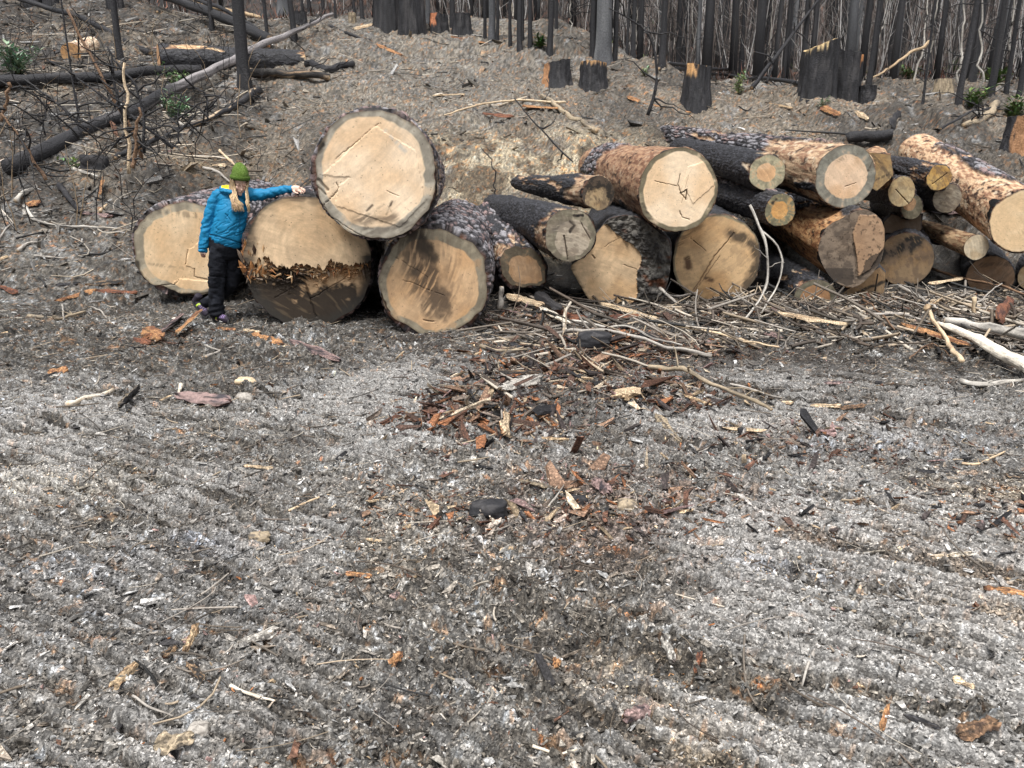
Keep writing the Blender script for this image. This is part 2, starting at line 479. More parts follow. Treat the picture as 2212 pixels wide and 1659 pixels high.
def seg_dist(u, v, pts):
    d = np.full(u.shape, 9.0)
    for (x0, y0), (x1, y1) in zip(pts[:-1], pts[1:]):
        dx, dy = x1 - x0, y1 - y0
        L = dx * dx + dy * dy + 1e-9
        t = np.clip(((u - x0) * dx + (v - y0) * dy) / L, 0, 1)
        d = np.minimum(d, np.hypot(u - x0 - t * dx, v - y0 - t * dy))
    return d
def inpoly(u, v, poly):
    ins = np.zeros(u.shape, bool)
    n = len(poly)
    for i in range(n):
        x0, y0 = poly[i]; x1, y1 = poly[(i + 1) % n]
        c = ((y0 > v) != (y1 > v)) & (u < (x1 - x0) * (v - y0) / (y1 - y0 + 1e-12) + x0)
        ins ^= c
    return ins

LOGS = []
def make_log(label, f, rpx, Y, b, rb, Yb, seed, heart=.78, hoff=(0, 0), hcol=(.74, .545, .335), scol=(.27, .235, .155), sapmix=.25,
             bands=(('plate', 0, 1),), bark_t=.035, outline=None, cracks=(), dirt=(), plates=(), bottom=0, saw=25, sawamp=.5, tint=(1, 1, 1),
             dirtn=.25, nA=150, nL=110, turn=.5, nr=60, na=200, extra=None, group='felled logs stacked at the clearing', name='felled_log', dark=0.0, wash=0.0, rw=None):
    C0 = P(f[0], f[1], Y); C1 = P(b[0], b[1], Yb)
    ax = C1 - C0; L = np.linalg.norm(ax); axn = ax / L
    tocam = np.array([-C0[0], -C0[1], 0]); tocam /= np.linalg.norm(tocam)
    nb = -np.array([axn[0], axn[1], 0]); nb /= np.linalg.norm(nb)
    n = tocam * turn + nb * (1 - turn); n /= np.linalg.norm(n)
    e1 = np.array([-n[1], n[0], 0]); e2 = np.array([0, 0, 1.0])
    if proj(C0 + e1)[0] < f[0]: e1 = -e1
    p0 = np.array(proj(C0)); pe1 = (np.array(proj(C0 + e1 * .05)) - np.array(proj(C0 - e1 * .05))) / .1
    pe2 = (np.array(proj(C0 + e2 * .05)) - np.array(proj(C0 - e2 * .05))) / .1
    Mi = np.linalg.inv(np.stack([pe1, pe2], 1))
    kx = 1 / abs(pe1[0]); kz = 1 / abs(pe2[1])
    th = np.linspace(0, 2 * np.pi, 721)
    if outline is not None:
        q = (Mi @ (np.array(outline, float) - p0).T).T
        an = np.arctan2(q[:, 1], q[:, 0]) % (2 * np.pi); rr = np.hypot(q[:, 0], q[:, 1])
        # dense edge walk for a true outline
        dense = []
        for i in range(len(q)):
            a_, b_ = q[i], q[(i + 1) % len(q)]
            for t in np.linspace(0, 1, 24, endpoint=False): dense.append(a_ * (1 - t) + b_ * t)
        dense = np.array(dense); an = np.arctan2(dense[:, 1], dense[:, 0]) % (2 * np.pi); rr = np.hypot(dense[:, 0], dense[:, 1])
        o_ = np.argsort(an); an = an[o_]; rr = rr[o_]
        r0 = np.interp(th, np.concatenate([an - 2 * np.pi, an, an + 2 * np.pi]), np.tile(rr, 3))

    else:
        rx = rpx[0] * kx; rz = rpx[1] * kz
        if rw: rx, rz = rw
        r0 = rx * rz / np.sqrt((rz * np.cos(th)) ** 2 + (rx * np.sin(th)) ** 2)
        cs, sn_ = np.cos(th), np.sin(th)
        r0 = r0 * (1 + .022 * fbm(cs * 1.5 + 9, sn_ * 1.5, o=2, seed=seed) + .008 * vn(cs * 7, sn_ * 7, seed=seed + 1))
    rmean = float(r0[:-1].mean())
    d1 = np.array(proj(C1 + e2 * .05)) - np.array(proj(C1 - e2 * .05)); r1 = rb / (abs(d1[1]) / .1)
    R0 = lambda t: np.interp(t % (2 * np.pi), th, r0)
    bt = lambda t: bark_t * np.clip(.55 + .9 * vn(np.cos(t) * 2.2 + seed, np.sin(t) * 2.2, seed=seed + 2) + .25 * vn(np.cos(t) * 9, np.sin(t) * 9, seed=seed + 3), .08, 1.4)
    base = np.array([C0[0] * .5 + C1[0] * .5, C0[1] * .5 + C1[1] * .5, min(C0[2], C1[2]) - rmean])
    root = thing(name, label, 'log', base, group)
    # ---- bark shell
    ta = np.linspace(0, 2 * np.pi, nA, endpoint=False)
    tl = np.linspace(0, 1, nL)
    T, A = np.meshgrid(tl, ta, indexing='ij')
    Rb = R0(A) * (1 - T) + r1 * T
    arc = A * rmean; sl = T * L
    # closed seam: use 2 blended arcs
    masks = {k: np.zeros_like(T) for k in ('char', 'plate', 'peel')}
    tw = T + .10 * fbm(np.cos(A) * 2.2, np.sin(A) * 2.2, T * 5, o=3, seed=seed + 21)
    for bd in bands:
        k, t0, t1 = bd[:3]
        w = sst(t0 - .015, t0 + .015, tw) * (1 - sst(t1 - .015, t1 + .015, tw))
        if len(bd) > 3:
            a0 = R_(bd[3]); hw = R_(bd[4])
            da = np.abs((A - a0 + np.pi) % (2 * np.pi) - np.pi) + .35 * fbm(np.cos(A) * 3, np.sin(A) * 3, T * 7, o=3, seed=seed + 23)
            w = w * (1 - sst(hw - .08, hw + .08, da))
        if len(bd) > 5:
            w = w * sst(bd[5] - .04, bd[5] + .04, fbm(np.cos(A) * 2.5, np.sin(A) * 2.5, T * 8, o=4, seed=seed + 25))
        for kk in masks: masks[kk] = masks[kk] * (1 - w)
        masks[k] = masks[k] + w
    cb, hb = bark_style(arc, sl, masks, seed, tint)
    hb = hb * (.35 + .65 * sst(0, .025, T))
    Rb = Rb + hb + .022 * fbm(np.cos(A) * 2, np.sin(A) * 2, T * 4, o=2, seed=seed + 30)
    Ctr = C0[None, None, :] * (1 - T[..., None]) + C1[None, None, :] * T[..., None]
    jag = np.zeros_like(T); jag[0] = .012 * vn(ta * 12, ta * 0, seed=seed + 31) + .012
    V = Ctr + e1 * (Rb * np.cos(A))[..., None] + e2 * (Rb * np.sin(A))[..., None] + axn * jag[..., None]
    Rf = R0(ta) - bt(ta)
    lip = C0[None, :] + axn * .006 + e1 * (Rf * .985 * np.cos(ta))[:, None] + e2 * (Rf * .985 * np.sin(ta))[:, None]
    lipc = mixc(np.array([.13, .055, .03]) * np.ones((nA, 3)), (.03, .02, .018), sst(-.2, .3, vn(ta * 9, ta * 0 + 3, seed=seed + 32)))
    end = np.repeat((C1)[None, :], nA, 0)
    VV = np.concatenate([lip[None], V, end[None]]).reshape(-1, 3)
    CC = np.concatenate([lipc[None], cb, np.full((1, nA, 3), (.3, .2, .12))]).reshape(-1, 3)
    CC = CC * (1 - dark)
    mk('bark', VV, grid_faces(nL + 2, nA, True), M_BARK, root, CC)
    # ---- sawn face
    rr_ = np.linspace(0, 1, nr) ** .85
    taf = np.linspace(0, 2 * np.pi, na, endpoint=False)
    RR, AF = np.meshgrid(rr_, taf, indexing='ij')
    Rw = (R0(AF) - bt(AF))
    u = RR * Rw * np.cos(AF) / rmean; v = RR * Rw * np.sin(AF) / rmean
    ur = RR * np.cos(AF); vr = RR * np.sin(AF)
    hr = np.hypot(ur - hoff[0], vr - hoff[1])
    ang = np.arctan2(vr - hoff[1], ur - hoff[0])
    hb_ = heart + .06 * fbm(np.cos(ang) * 1.6, np.sin(ang) * 1.6, o=3, seed=seed + 40) + .007 * vn(np.cos(ang) * 9, np.sin(ang) * 9, seed=seed + 41)
    sap = sst(hb_ - .012, hb_ + .02, hr)
    streak = .55 * fbm(np.cos(ang) * 9, np.sin(ang) * 9, hr * 2, o=4, seed=seed + 42, g=.6) + .8 * fbm(u * 4, v * 4, o=4, seed=seed + 43)
    sc = mixc(np.asarray(scol) * .72, np.asarray(scol) * 1.2, sst(-.3, .35, streak))
    sc = mixc(sc, np.asarray(hcol) * .8, sst(.25, .55, streak + sapmix - .25) * .75)
    sc = mixc(sc, np.asarray(scol) * .45, (1 - sst(.0, .02, hr - hb_)) * .0)
    big = fbm(u * 1.6 + seed, v * 1.6, o=3, seed=seed + 44)
    hc = mixc(np.asarray(hcol) * np.array([.93, .86, .78]), np.asarray(hcol) * np.array([1.05, 1.07, 1.1]), sst(-.4, .4, big))
    pith = sst(.55, 0, hr) * .0
    c = mixc(hc, sc, sap)
    ca, sa = math.cos(R_(saw)), math.sin(R_(saw))
    q = u * ca + v * sa; p_ = -u * sa + v * ca
    q = q + .22 * p_ ** 2 + .03 * vn(u * 3, v * 3, seed=seed + 60)
    lines = fbm(q * 38 * (rmean / .6), p_ * 1.6, o=2, seed=seed + 45) * .6 + vn(q * 9, p_ * .6, seed=seed + 46) * .5
    c = c * (1 + (.20 * sawamp + .03) * lines[..., None])
    c = c * (1 + .07 * fbm(u * 22, v * 22, o=4, seed=seed + 61, g=.6)[..., None])
    ring = np.sin(hr * rmean * 260 + 3 * big) * .02 + .07 * fbm(hr * rmean * 38 + .6 * big, ang * .5, o=3, seed=seed + 64)
    c = c * (1 + ring[..., None])
    h = .0018 * lines * sawamp
    for (poly, dz) in plates:
        ins = inpoly(u + .012 * vn(u * 30, v * 30, seed=seed + 47), v + .012 * vn(u * 30 + 5, v * 30, seed=seed + 48), poly)
        h = h + ins * dz
        c = np.where(ins[..., None], c * (1.06 if dz > 0 else .9), c)
    rsk = random.Random(seed)
    for _k in range(rsk.randint(4, 8)):      # short drying checks near the rim and the heart
        a_ = rsk.uniform(0, 6.28); r_a = rsk.uniform(.25, .75); r_b = r_a + rsk.uniform(.08, .25)
        d = seg_dist(ur + .01 * vn(u * 14, v * 14, seed=seed + 62), vr, [(r_a * math.cos(a_), r_a * math.sin(a_)), (r_b * math.cos(a_ + .05), r_b * math.sin(a_ + .05))])
        c = mixc(c, (.12, .07, .04), (1 - sst(.001, .006, d)) * .35)
    for (pts, w, k) in cracks:
        d = seg_dist(u + .012 * vn(u * 14, v * 14, seed=seed + 49), v + .012 * vn(u * 14, v * 14 + 9, seed=seed + 50), pts)
        m = (1 - sst(w * .4, w, d)) * k
        c = mixc(c, (.05, .028, .016), m)
        h = h - .02 * m
    dn = fbm(u * 5, v * 5, o=4, seed=seed + 51)
    dn2 = fbm(q * 22, p_ * 4, o=3, seed=seed + 52)
    for (pts, w, k, *rest) in dirt:
        colr = rest[0] if rest else (.06, .045, .035)
        d = seg_dist(u, v, pts)
        m = (1 - sst(w * .25, w * 1.2, d + w * .8 * dn)) * sst(-.45, .15, dn2 + (k - .6)) * k
        c = mixc(c, colr, np.clip(m, 0, 1))
    if bottom:
        m = sst(bottom + .12, bottom - .12, v + .35 * dn) * sst(-.5, .1, dn2 + .1)
        c = mixc(c, (.075, .06, .048), m * .8)
    m = sst(.42, .62, dn * .5 + .5 + .25 * (dn2)) * dirtn
    c = mixc(c, (.12, .085, .06), m)
    f1, f2, rs = worley(u * 26, v * 26, seed=seed + 53)
    m = (rs < .04) * (1 - sst(.12, .28, f1)) * .7
    c = mixc(c, (.05, .035, .025), m)
    rim = sst(.955, 1.0, RR + .02 * dn2)
    c = mixc(c, (.10, .075, .05), rim * .6)
    if extra: c, h = extra(u, v, c, h, dn, dn2, RR)
    c = c * (1 - dark)
    c = mixc(c, c.mean(-1, keepdims=True) * np.array([1.0, .98, .92]), np.full(u.shape, wash))
    Vf = C0[None, None, :] - axn * .004 + e1 * (u * rmean)[..., None] + e2 * (v * rmean)[..., None] + n * h[..., None]
    mk('cut_face', Vf.reshape(-1, 3), grid_faces(nr, na, True), M_FACE, root, c.reshape(-1, 3))
    LOGS.append((label, C0, rmean, C1, r1, C0[2] - float(R0(np.array([1.5 * np.pi]))[0])))
    return root, dict(C0=C0, C1=C1, e1=e1, e2=e2, n=n, ax=axn, r=rmean, R0=R0, kx=kx, kz=kz, L=L)

def UVp(info, px, py):
    """photo point -> normalised face coordinates"""
    pass

def uvl(cx, cy, r, pts):
    """photo points (crop coordinates already turned to photo units) -> face units"""
    return [((x - cx) / r, -(y - cy) / r) for x, y in pts]
c1 = lambda x, y: (221.2 + .4 * x, 194.7 + .4 * y)
c2 = lambda x, y: (1017.5 + .3 * x, 247.7 + .3 * y)
c3 = lambda x, y: (1548.4 + .3 * x, 247.7 + .3 * y)
def U1(cx, cy, r, pts): return uvl(cx, cy, r, [c1(*p) for p in pts])
def U2(cx, cy, r, pts): return uvl(cx, cy, r, [c2(*p) for p in pts])
def U3(cx, cy, r, pts): return uvl(cx, cy, r, [c3(*p) for p in pts])

# D: the topmost giant
cx, cy, r = 812, 379, 138
make_log('giant fresh-cut log lying on top of two others, largest pale face of the stack', (cx, cy), (135, 142), 7.75, (872, 378), 88, 12.0, 11,
         heart=.87, hoff=(-.03, .03), bands=(('plate', 0, 1.1), ('peel', 0, .9, 10, 50, .05)), bark_t=.035, saw=-52, sawamp=.5,
         hcol=(.82, .635, .44), scol=(.38, .345, .28),
         plates=[(U1(cx, cy, r, [(1190, 460), (1260, 400), (1480, 200), (1700, 330), (1740, 600), (1600, 740), (1250, 620), (1270, 520), (1340, 470)]), .006)],
         cracks=[(U1(cx, cy, r, [(1262, 500), (1275, 525), (1240, 575), (1190, 612)]), .010, .7), (U1(cx, cy, r, [(1265, 375), (1500, 190)]), .006, .45),
                 (U1(cx, cy, r, [(1180, 610), (1220, 680), (1350, 770), (1420, 800)]), .008, .5), (U1(cx, cy, r, [(1530, 540), (1600, 570)]), .007, .4),
                 (U1(cx, cy, r, [(1165, 480), (1215, 535)]), .03, .6), (U1(cx, cy, r, [(1155, 520), (1200, 560)]), .02, .5)],
         dirt=[(U1(cx, cy, r, [(1350, 700), (1560, 690), (1500, 650)]), .12, .7), (U1(cx, cy, r, [(1420, 760), (1640, 740)]), .10, .55), (U1(cx, cy, r, [(1200, 250), (1180, 330)]), .10, .8),
               (U1(cx, cy, r, [(1525, 670), (1560, 600)]), .03, .95), (U1(cx, cy, r, [(1420, 650), (1450, 620)]), .03, .9), (U1(cx, cy, r, [(1540, 230), (1640, 330)]), .06, .5, (.45, .5, .5)),
               (U1(cx, cy, r, [(1170, 330), (1200, 300)]), .05, 1.1, (.015, .013, .012))],
         dirtn=.10, nr=90, na=320, nA=260, nL=240)
# B: splintered felling hinge
cx, cy, r = 665, 567, 142
def b_extra(u, v, c, h, dn, dn2, RR):
    hinge = -.03 + .10 * np.abs(u - .1) + .07 * vn(u * 5, u * 0, seed=5) + .05 * vn(u * 17, u * 0, seed=6) + .03 * vn(u * 50, u * 0, seed=66)
    upper = v > hinge
    h = h + np.where(upper, .075, 0)
    rot = np.exp(-((v - hinge + .12) / (.10 + .09 * sst(.5, -.6, u))) ** 2)
    rn = fbm(u * 13, v * 24, o=5, seed=7, g=.65)
    h = h + np.where(upper, 0, rot * (.10 * rn + .02))
    c = mixc(c, mixc(mixc((.62, .44, .27), (.34, .14, .045), sst(-.35, -.02, rn)), (.05, .024, .014), sst(.05, .32, rn)), np.where(upper, 0, np.clip(rot * 1.2 * sst(-.75, -.5, u), 0, 1)))
    cr = np.hypot((u - .15) * 1.0, v - .25)
    arc = np.sin(cr * 55 + 2 * vn(u * 4, v * 4, seed=8)) * .04 + .08 * fbm(cr * 25, u * 2, o=2, seed=9)
    c = np.where(upper[..., None], c * (1 + arc[..., None]), c)
    c = mixc(c, (.72, .50, .30), np.where(upper, sst(.45, 0, cr) * .25, 0))
    low = np.maximum(sst(-.36, -.66, v + .5 * dn), sst(-.10, -.3, v + .3 * dn) * sst(.1, -.35, u + .4 * dn2 + .3 * dn))
    c = mixc(c, (.52, .33, .18), np.where(upper, 0, .6))
    c = mixc(c, mixc((.017, .015, .014), (.09, .068, .045), sst(.1, .6, dn2)), np.clip(low * 1.3, 0, .95))
    lf = sst(-.62, -.85, u + .2 * dn)
    c = mixc(c, mixc((.20, .14, .09), (.05, .04, .03), sst(-.1, .3, dn2)), lf * .8)
    rm = sst(.80, .97, RR + .12 * dn)
    c = mixc(c, (.040, .036, .031), np.where(v < .1, rm, rm * .4) * .9)
    return c, h
rootB, iB = make_log('splintered giant log with torn orange ridge across its face, woman leaning on it', (cx, cy), (140, 144), 8.4, (742, 482), 93, 12.6, 23,
         heart=.97, bands=(('plate', 0, 1.1),), bark_t=.028, saw=60, sawamp=.35, hcol=(.72, .52, .32),
         cracks=[(U1(cx, cy, r, [(1075, 1000), (1110, 1120), (1135, 1230)]), .018, .95), (U1(cx, cy, r, [(1110, 1130), (1200, 1080), (1400, 960)]), .008, .7),
                 (U1(cx, cy, r, [(1150, 1050), (1170, 1100)]), .006, .6), (U1(cx, cy, r, [(830, 940), (1000, 1030), (1080, 1040)]), .01, .8), (U1(cx, cy, r, [(920, 1120), (1040, 1060)]), .008, .6)],
         dirt=[(U1(cx, cy, r, [(1250, 1250), (1430, 1080), (1440, 900)]), .12, .8), (U1(cx, cy, r, [(1160, 1240), (1260, 1160)]), .10, .7), (U1(cx, cy, r, [(830, 620), (960, 580), (1100, 590)]), .06, .55),
               (U1(cx, cy, r, [(780, 760), (790, 850)]), .10, .6)],
         dirtn=.18, nr=150, na=460, nA=260, nL=220, extra=b_extra)
def splinters():
    """torn shards standing out of the felling hinge of the splintered log"""
    rs = np.random.RandomState(4); C0, e1, e2, n, r_ = iB['C0'], iB['e1'], iB['e2'], iB['n'], iB['r']
    VV = []; FF = []; CC = []; k0 = 0
    for k in range(420):
        if k < 270:
            u_ = rs.uniform(-.93, .93); v_ = -.03 + .10 * abs(u_ - .1) - rs.rand() * (.16 if u_ > -.2 else .30)
            a = rs.normal(-1.9, .5) if rs.rand() < .35 else rs.normal(2.9, .35); L = rs.uniform(.015, .085)
        else:                       # the standing torn slab at the left of the face
            u_ = rs.uniform(-.93, -.62); v_ = rs.uniform(-.22, .38); a = rs.normal(1.55, .22); L = rs.uniform(.05, .16)
            if v_ > .30 + (u_ + .75) * .5: continue
        w = L * rs.uniform(.08, .22)
        p = C0 + e1 * u_ * r_ + e2 * v_ * r_ + n * rs.uniform(.005, .05)
        d = e1 * math.cos(a) + e2 * math.sin(a) + n * rs.uniform(.0, .55); d /= np.linalg.norm(d)
        s_ = np.cross(d, n); s_ /= np.linalg.norm(s_); m = np.cross(s_, d)
        v = np.array([p - s_ * w, p + s_ * w, p + m * w * .8, p + d * L * .6 - s_ * w * .7, p + d * L * .6 + s_ * w * .6, p + d * L * .6 + m * w * .5, p + d * L])
        f3 = np.array([[3, 4, 6], [4, 5, 6], [5, 3, 6]]) + k0; f4 = np.array([[0, 1, 4, 3], [1, 2, 5, 4], [2, 0, 3, 5]]) + k0
        col = [(.50, .32, .17), (.38, .18, .07), (.22, .09, .04), (.05, .03, .02), (.60, .46, .30), (.16, .12, .09)][rs.choice(6, p=[.24, .22, .18, .14, .10, .12])]
        VV.append(v); FF.append((f4, f3)); CC.append(np.repeat([col], 7, 0) * rs.uniform(.8, 1.2)); k0 += 7
    mk('torn_splinters', np.concatenate(VV), [np.concatenate([f[0] for f in FF]), np.concatenate([f[1] for f in FF])], M_STICK, rootB, np.concatenate(CC), False)
splinters()
# C: left
cx, cy, r = 400, 537, 108
make_log('leftmost giant log with smooth pale face and thin red bark rim, behind the woman', (cx, cy), (114, 105), 9.55, (560, 470), 78, 13.4, 37,
         heart=.86, hoff=(.04, -.04), bands=(('plate', 0, 1.1),), bark_t=.045, saw=-20, sawamp=.35, hcol=(.76, .57, .36), scol=(.40, .35, .26), sapmix=.3,
         plates=[(U1(cx, cy, r, [(440, 950), (490, 965), (480, 1010), (600, 1040), (700, 1000), (700, 700), (470, 860)]), .006), (U1(cx, cy, r, [(270, 1060), (360, 1050), (400, 1020), (600, 1045), (600, 1100), (300, 1110)]), .008)],
         cracks=[(U1(cx, cy, r, [(460, 860), (440, 945)]), .006, .6), (U1(cx, cy, r, [(485, 965), (480, 1010), (590, 1040)]), .01, .6), (U1(cx, cy, r, [(270, 1058), (370, 1050), (400, 1022)]), .01, .7)],
         dirt=[(U1(cx, cy, r, [(190, 930), (200, 1010), (260, 1090)]), .07, .9, (.02, .018, .016)), (U1(cx, cy, r, [(260, 1100), (600, 1110)]), .07, .6, (.2, .17, .13)),
               (U1(cx, cy, r, [(330, 650), (520, 680)]), .07, .5), (U1(cx, cy, r, [(220, 930), (420, 960)]), .04, .35)],
         dirtn=.08, nr=80, na=280, nA=240, nL=220)
# A: right front of the left trio
cx, cy, r = 939, 610, 122
make_log('giant log low at the front with black soot streak down its brown face', (cx, cy), (122, 124), 8.0, (990, 512), 76, 12.4, 51,
         heart=.83, hoff=(-.02, -.02), bands=(('plate', 0, 1.1),), bark_t=.05, saw=-25, sawamp=.8, hcol=(.56, .37, .21), scol=(.27, .235, .17),
         cracks=[(U1(cx, cy, r, [(1500, 1080), (1550, 1210)]), .02, .9), (U1(cx, cy, r, [(1620, 1020), (1850, 1110)]), .005, .6), (U1(cx, cy, r, [(1590, 900), (1760, 1010)]), .005, .5),
                 (U1(cx, cy, r, [(1730, 1240), (1790, 1250)]), .01, .7)],
         dirt=[(U1(cx, cy, r, [(1700, 780), (1740, 950), (1800, 1150)]), .30, .85, (.05, .038, .03)), (U1(cx, cy, r, [(1640, 860), (1700, 1100)]), .16, .55, (.09, .07, .05)),
               (U1(cx, cy, r, [(1680, 760), (1790, 900)]), .14, .8, (.03, .025, .02)), (U1(cx, cy, r, [(1860, 820), (1880, 1090)]), .16, .4, (.1, .07, .05))],
         dirtn=.22, nr=90, na=300, nA=260, nL=260)
# small one to its right
make_log('small log with flat-cut bottom edge, tucked beside the soot-streaked giant', (1130, 580), (52, 50), 9.7, (1052, 474), 34, 13.0, 61,
         heart=.72, hoff=(.08, -.12), bands=(('plate', 0, 1.1), ('peel', 0, .35, 100, 70, .0), ('char', .3, 1.1, 90, 80, .1)), bark_t=.025, saw=10, hcol=(.42, .27, .155), scol=(.12, .10, .07),
         outline=[(1080, 560), (1090, 540), (1115, 531), (1145, 534), (1170, 552), (1182, 580), (1180, 610), (1168, 620), (1105, 622), (1084, 600)], nr=40, na=140)
# F black log
make_log('black charred log pointing forward, grey split face with dark holes', (1232, 507), (57, 58), 9.0, (1070, 448), 28, 13.4, 71,
         heart=.70, hoff=(.1, -.12), bands=(('char', 0, 1.1), ('peel', 0, .06, 90, 60, -.1), ('peel', 0, .15, 190, 25, .0)), bark_t=.018, saw=80, sawamp=.8, hcol=(.44, .35, .24), scol=(.28, .24, .15), sapmix=.45,
         cracks=[(U2(1232, 507, 57, [(670, 870), (700, 1040)]), .035, .9), (U2(1232, 507, 57, [(790, 780), (860, 900)]), .025, .7)],
         dirt=[(U2(1232, 507, 57, [(710, 770), (740, 800), (715, 835)]), .09, 1.2, (.012, .01, .01)), (U2(1232, 507, 57, [(740, 730), (800, 730)]), .06, 1.2, (.012, .01, .01)),
               (U2(1232, 507, 57, [(600, 830), (650, 780)]), .2, .6, (.10, .10, .09)), (U2(1232, 507, 57, [(560, 980), (600, 1020)]), .15, .5)],
         dirtn=.5, nr=50, na=180, nA=170, nL=150, wash=.3)
# G small
make_log('short scorched log with hollow dark face, above the black charred log', (1292, 417), (36, 38), 9.55, (1120, 395), 14, 13.2, 83,
         heart=.75, hoff=(-.05, -.25), bands=(('char', 0, 1.1), ('peel', 0, .12), ('peel', .4, .5, 90, 60, .0), ('peel', .75, .85, 90, 60, .0), ('peel', .2, .9, 120, 60, .18)), bark_t=.02, hcol=(.38, .28, .16), scol=(.05, .042, .035), sapmix=.0,
         dirt=[(U2(1292, 417, 37, [(850, 520), (960, 480), (1010, 580)]), .35, 1.0, (.03, .025, .02)), (U2(1292, 417, 37, [(900, 600), (960, 640)]), .15, .6)], dirtn=.6, nr=40, na=140)
# H big right log
cx, cy, r = 1464, 411, 88
make_log('big peeled log with smooth creamy face and jagged centre crack, top of middle stack', (cx, cy), (86, 92), 9.05, (1296, 362), 49, 14.0, 95,
         heart=.90, hoff=(.02, .0), bands=(('peel', 0, 1.1), ('plate', .62, .9, 110, 75), ('plate', .85, 1.1, 60, 40, .1), ('char', .0, 1.1, 255, 40, .0)), bark_t=.012, saw=70, sawamp=.2, hcol=(.82, .64, .44), scol=(.22, .19, .125), tint=(.72, .62, .58),
         cracks=[(U2(cx, cy, r, [(1500, 430), (1485, 500), (1512, 560)]), .013, .8), (U2(cx, cy, r, [(1510, 565), (1555, 540), (1550, 610)]), .020, .85), (U2(cx, cy, r, [(1320, 480), (1480, 515)]), .009, .7),
                 (U2(cx, cy, r, [(1510, 690), (1530, 735), (1580, 750)]), .012, .8), (U2(cx, cy, r, [(1510, 565), (1545, 600)]), .02, .6), (U2(cx, cy, r, [(1560, 440), (1520, 640)]), .005, .3)],
         plates=[(U2(cx, cy, r, [(1550, 380), (1700, 330), (1750, 500), (1600, 640), (1550, 540), (1510, 560)]), .006)],
         dirt=[(U2(cx, cy, r, [(1240, 640), (1330, 790)]), .05, .6)], dirtn=.06, nr=90, na=300, nA=260, nL=300)
# I
make_log('medium charred log with small orange heart, between the two big peeled ones', (1657, 373), (40, 40), 10.3, (1470, 322), 24, 15.0, 107,
         heart=.52, hoff=(-.05, .0), bands=(('char', 0, 1.1), ('peel', 0, .05, 100, 70, -.2)), bark_t=.012, hcol=(.66, .44, .26), scol=(.36, .33, .22), sapmix=.3, saw=35, sawamp=1.0, nr=50, na=160, nA=150, nL=150, dirtn=.1)
# J long log
cx, cy, r = 1826, 381, 68
make_log('long log lying highest on the right, grey bark plates with peeled tan patches', (cx, cy), (67, 69), 10.0, (1405, 288), 19.5, 17.5, 119,
         heart=.70, hoff=(.0, -.02), bands=(('plate', 0, 1.1), ('peel', -.2, .17), ('peel', .45, .60, 60, 90, -.05), ('plate', .08, .2, 80, 40, .05), ('char', .0, 1.1, 250, 50, .0)), bark_t=.012,
         hcol=(.68, .49, .33), scol=(.235, .225, .185), saw=40, sawamp=.4, nr=70, na=220, nA=240, nL=380, dirtn=.1,
         cracks=[(U3(cx, cy, r, [(930, 520), (1010, 490)]), .012, .6)], dirt=[(U3(cx, cy, r, [(850, 340), (900, 310)]), .08, .4), (U3(cx, cy, r, [(1085, 400), (1110, 330)]), .04, .8)])
# K
make_log('smaller log with bright orange heart inside grey notched rim, under the charred one', (1685, 454), (34, 36), 9.8, (1510, 402), 25, 14.0, 131,
         heart=.54, hoff=(-.05, .0), bands=(('char', 0, 1.1), ('plate', 0, .8, 80, 50, .1)), bark_t=.012, hcol=(.62, .36, .14), scol=(.24, .225, .14), sapmix=.5, saw=60, nr=44, na=150, nL=140,
         dirt=[(U3(1685, 454, 34, [(400, 640), (420, 610)]), .12, 1.0, (.02, .018, .015))])
# L big low face between
cx, cy, r = 1546, 560, 96
make_log('large shaded log on the ground with diagonal seam and knots on its face', (cx, cy), (96, 97), 9.8, (1500, 500), 70, 13.6, 143,
         heart=.96, bands=(('char', 0, 1.1), ('peel', 0, .5, 20, 50, .05)), bark_t=.014, hcol=(.55, .37, .20), saw=-55, sawamp=.45,
         cracks=[(U2(cx, cy, r, [(1880, 850), (1750, 1020), (1600, 1300)]), .022, .55), (U2(cx, cy, r, [(1570, 890), (1690, 980)]), .006, .8), (U2(cx, cy, r, [(1790, 1010), (1620, 1290)]), .008, .6)],
         dirt=[(U2(cx, cy, r, [(1560, 1040), (1570, 1100)]), .09, .95, (.09, .05, .03)), (U2(cx, cy, r, [(1700, 1180), (1740, 1190)]), .07, .9, (.09, .05, .03)), (U2(cx, cy, r, [(1630, 1260), (1640, 1300)]), .10, .7, (.2, .1, .05)),
               (U2(cx, cy, r, [(1480, 950), (1560, 830), (1700, 740)]), .12, .55, (.12, .08, .05)), (U2(cx, cy, r, [(1850, 850), (2040, 940), (2060, 1100), (1960, 1260)]), .13, .9, (.05, .04, .03))],
         dirtn=.25, nr=90, na=300)
# M flared butt
cx, cy = 1335, 575
wood = [(960, 790), (1040, 880), (1180, 960), (1225, 1040), (1180, 1150), (1210, 1300), (1120, 1370), (1010, 1395), (900, 1390), (850, 1350), (800, 1260), (740, 1160), (700, 1090), (780, 1050), (880, 960), (900, 850)]
outl = [(960, 790), (990, 745), (1180, 720), (1350, 850), (1430, 900), (1440, 1060), (1410, 1250), (1340, 1330), (1210, 1360), (1120, 1375), (1010, 1395), (900, 1390), (850, 1350), (800, 1260), (740, 1160), (700, 1090), (780, 1040), (860, 900)]
def chaikin(p, k=2):
    for _ in range(k):
        q = []
        for i in range(len(p)):
            a_, b_ = p[i], p[(i + 1) % len(p)]
            q += [(a_[0] * .75 + b_[0] * .25, a_[1] * .75 + b_[1] * .25), (a_[0] * .25 + b_[0] * .75, a_[1] * .25 + b_[1] * .75)]
        p = q
    return p
wood = chaikin(wood); outl = chaikin(outl)
wuv = U2(cx, cy, 95, wood)
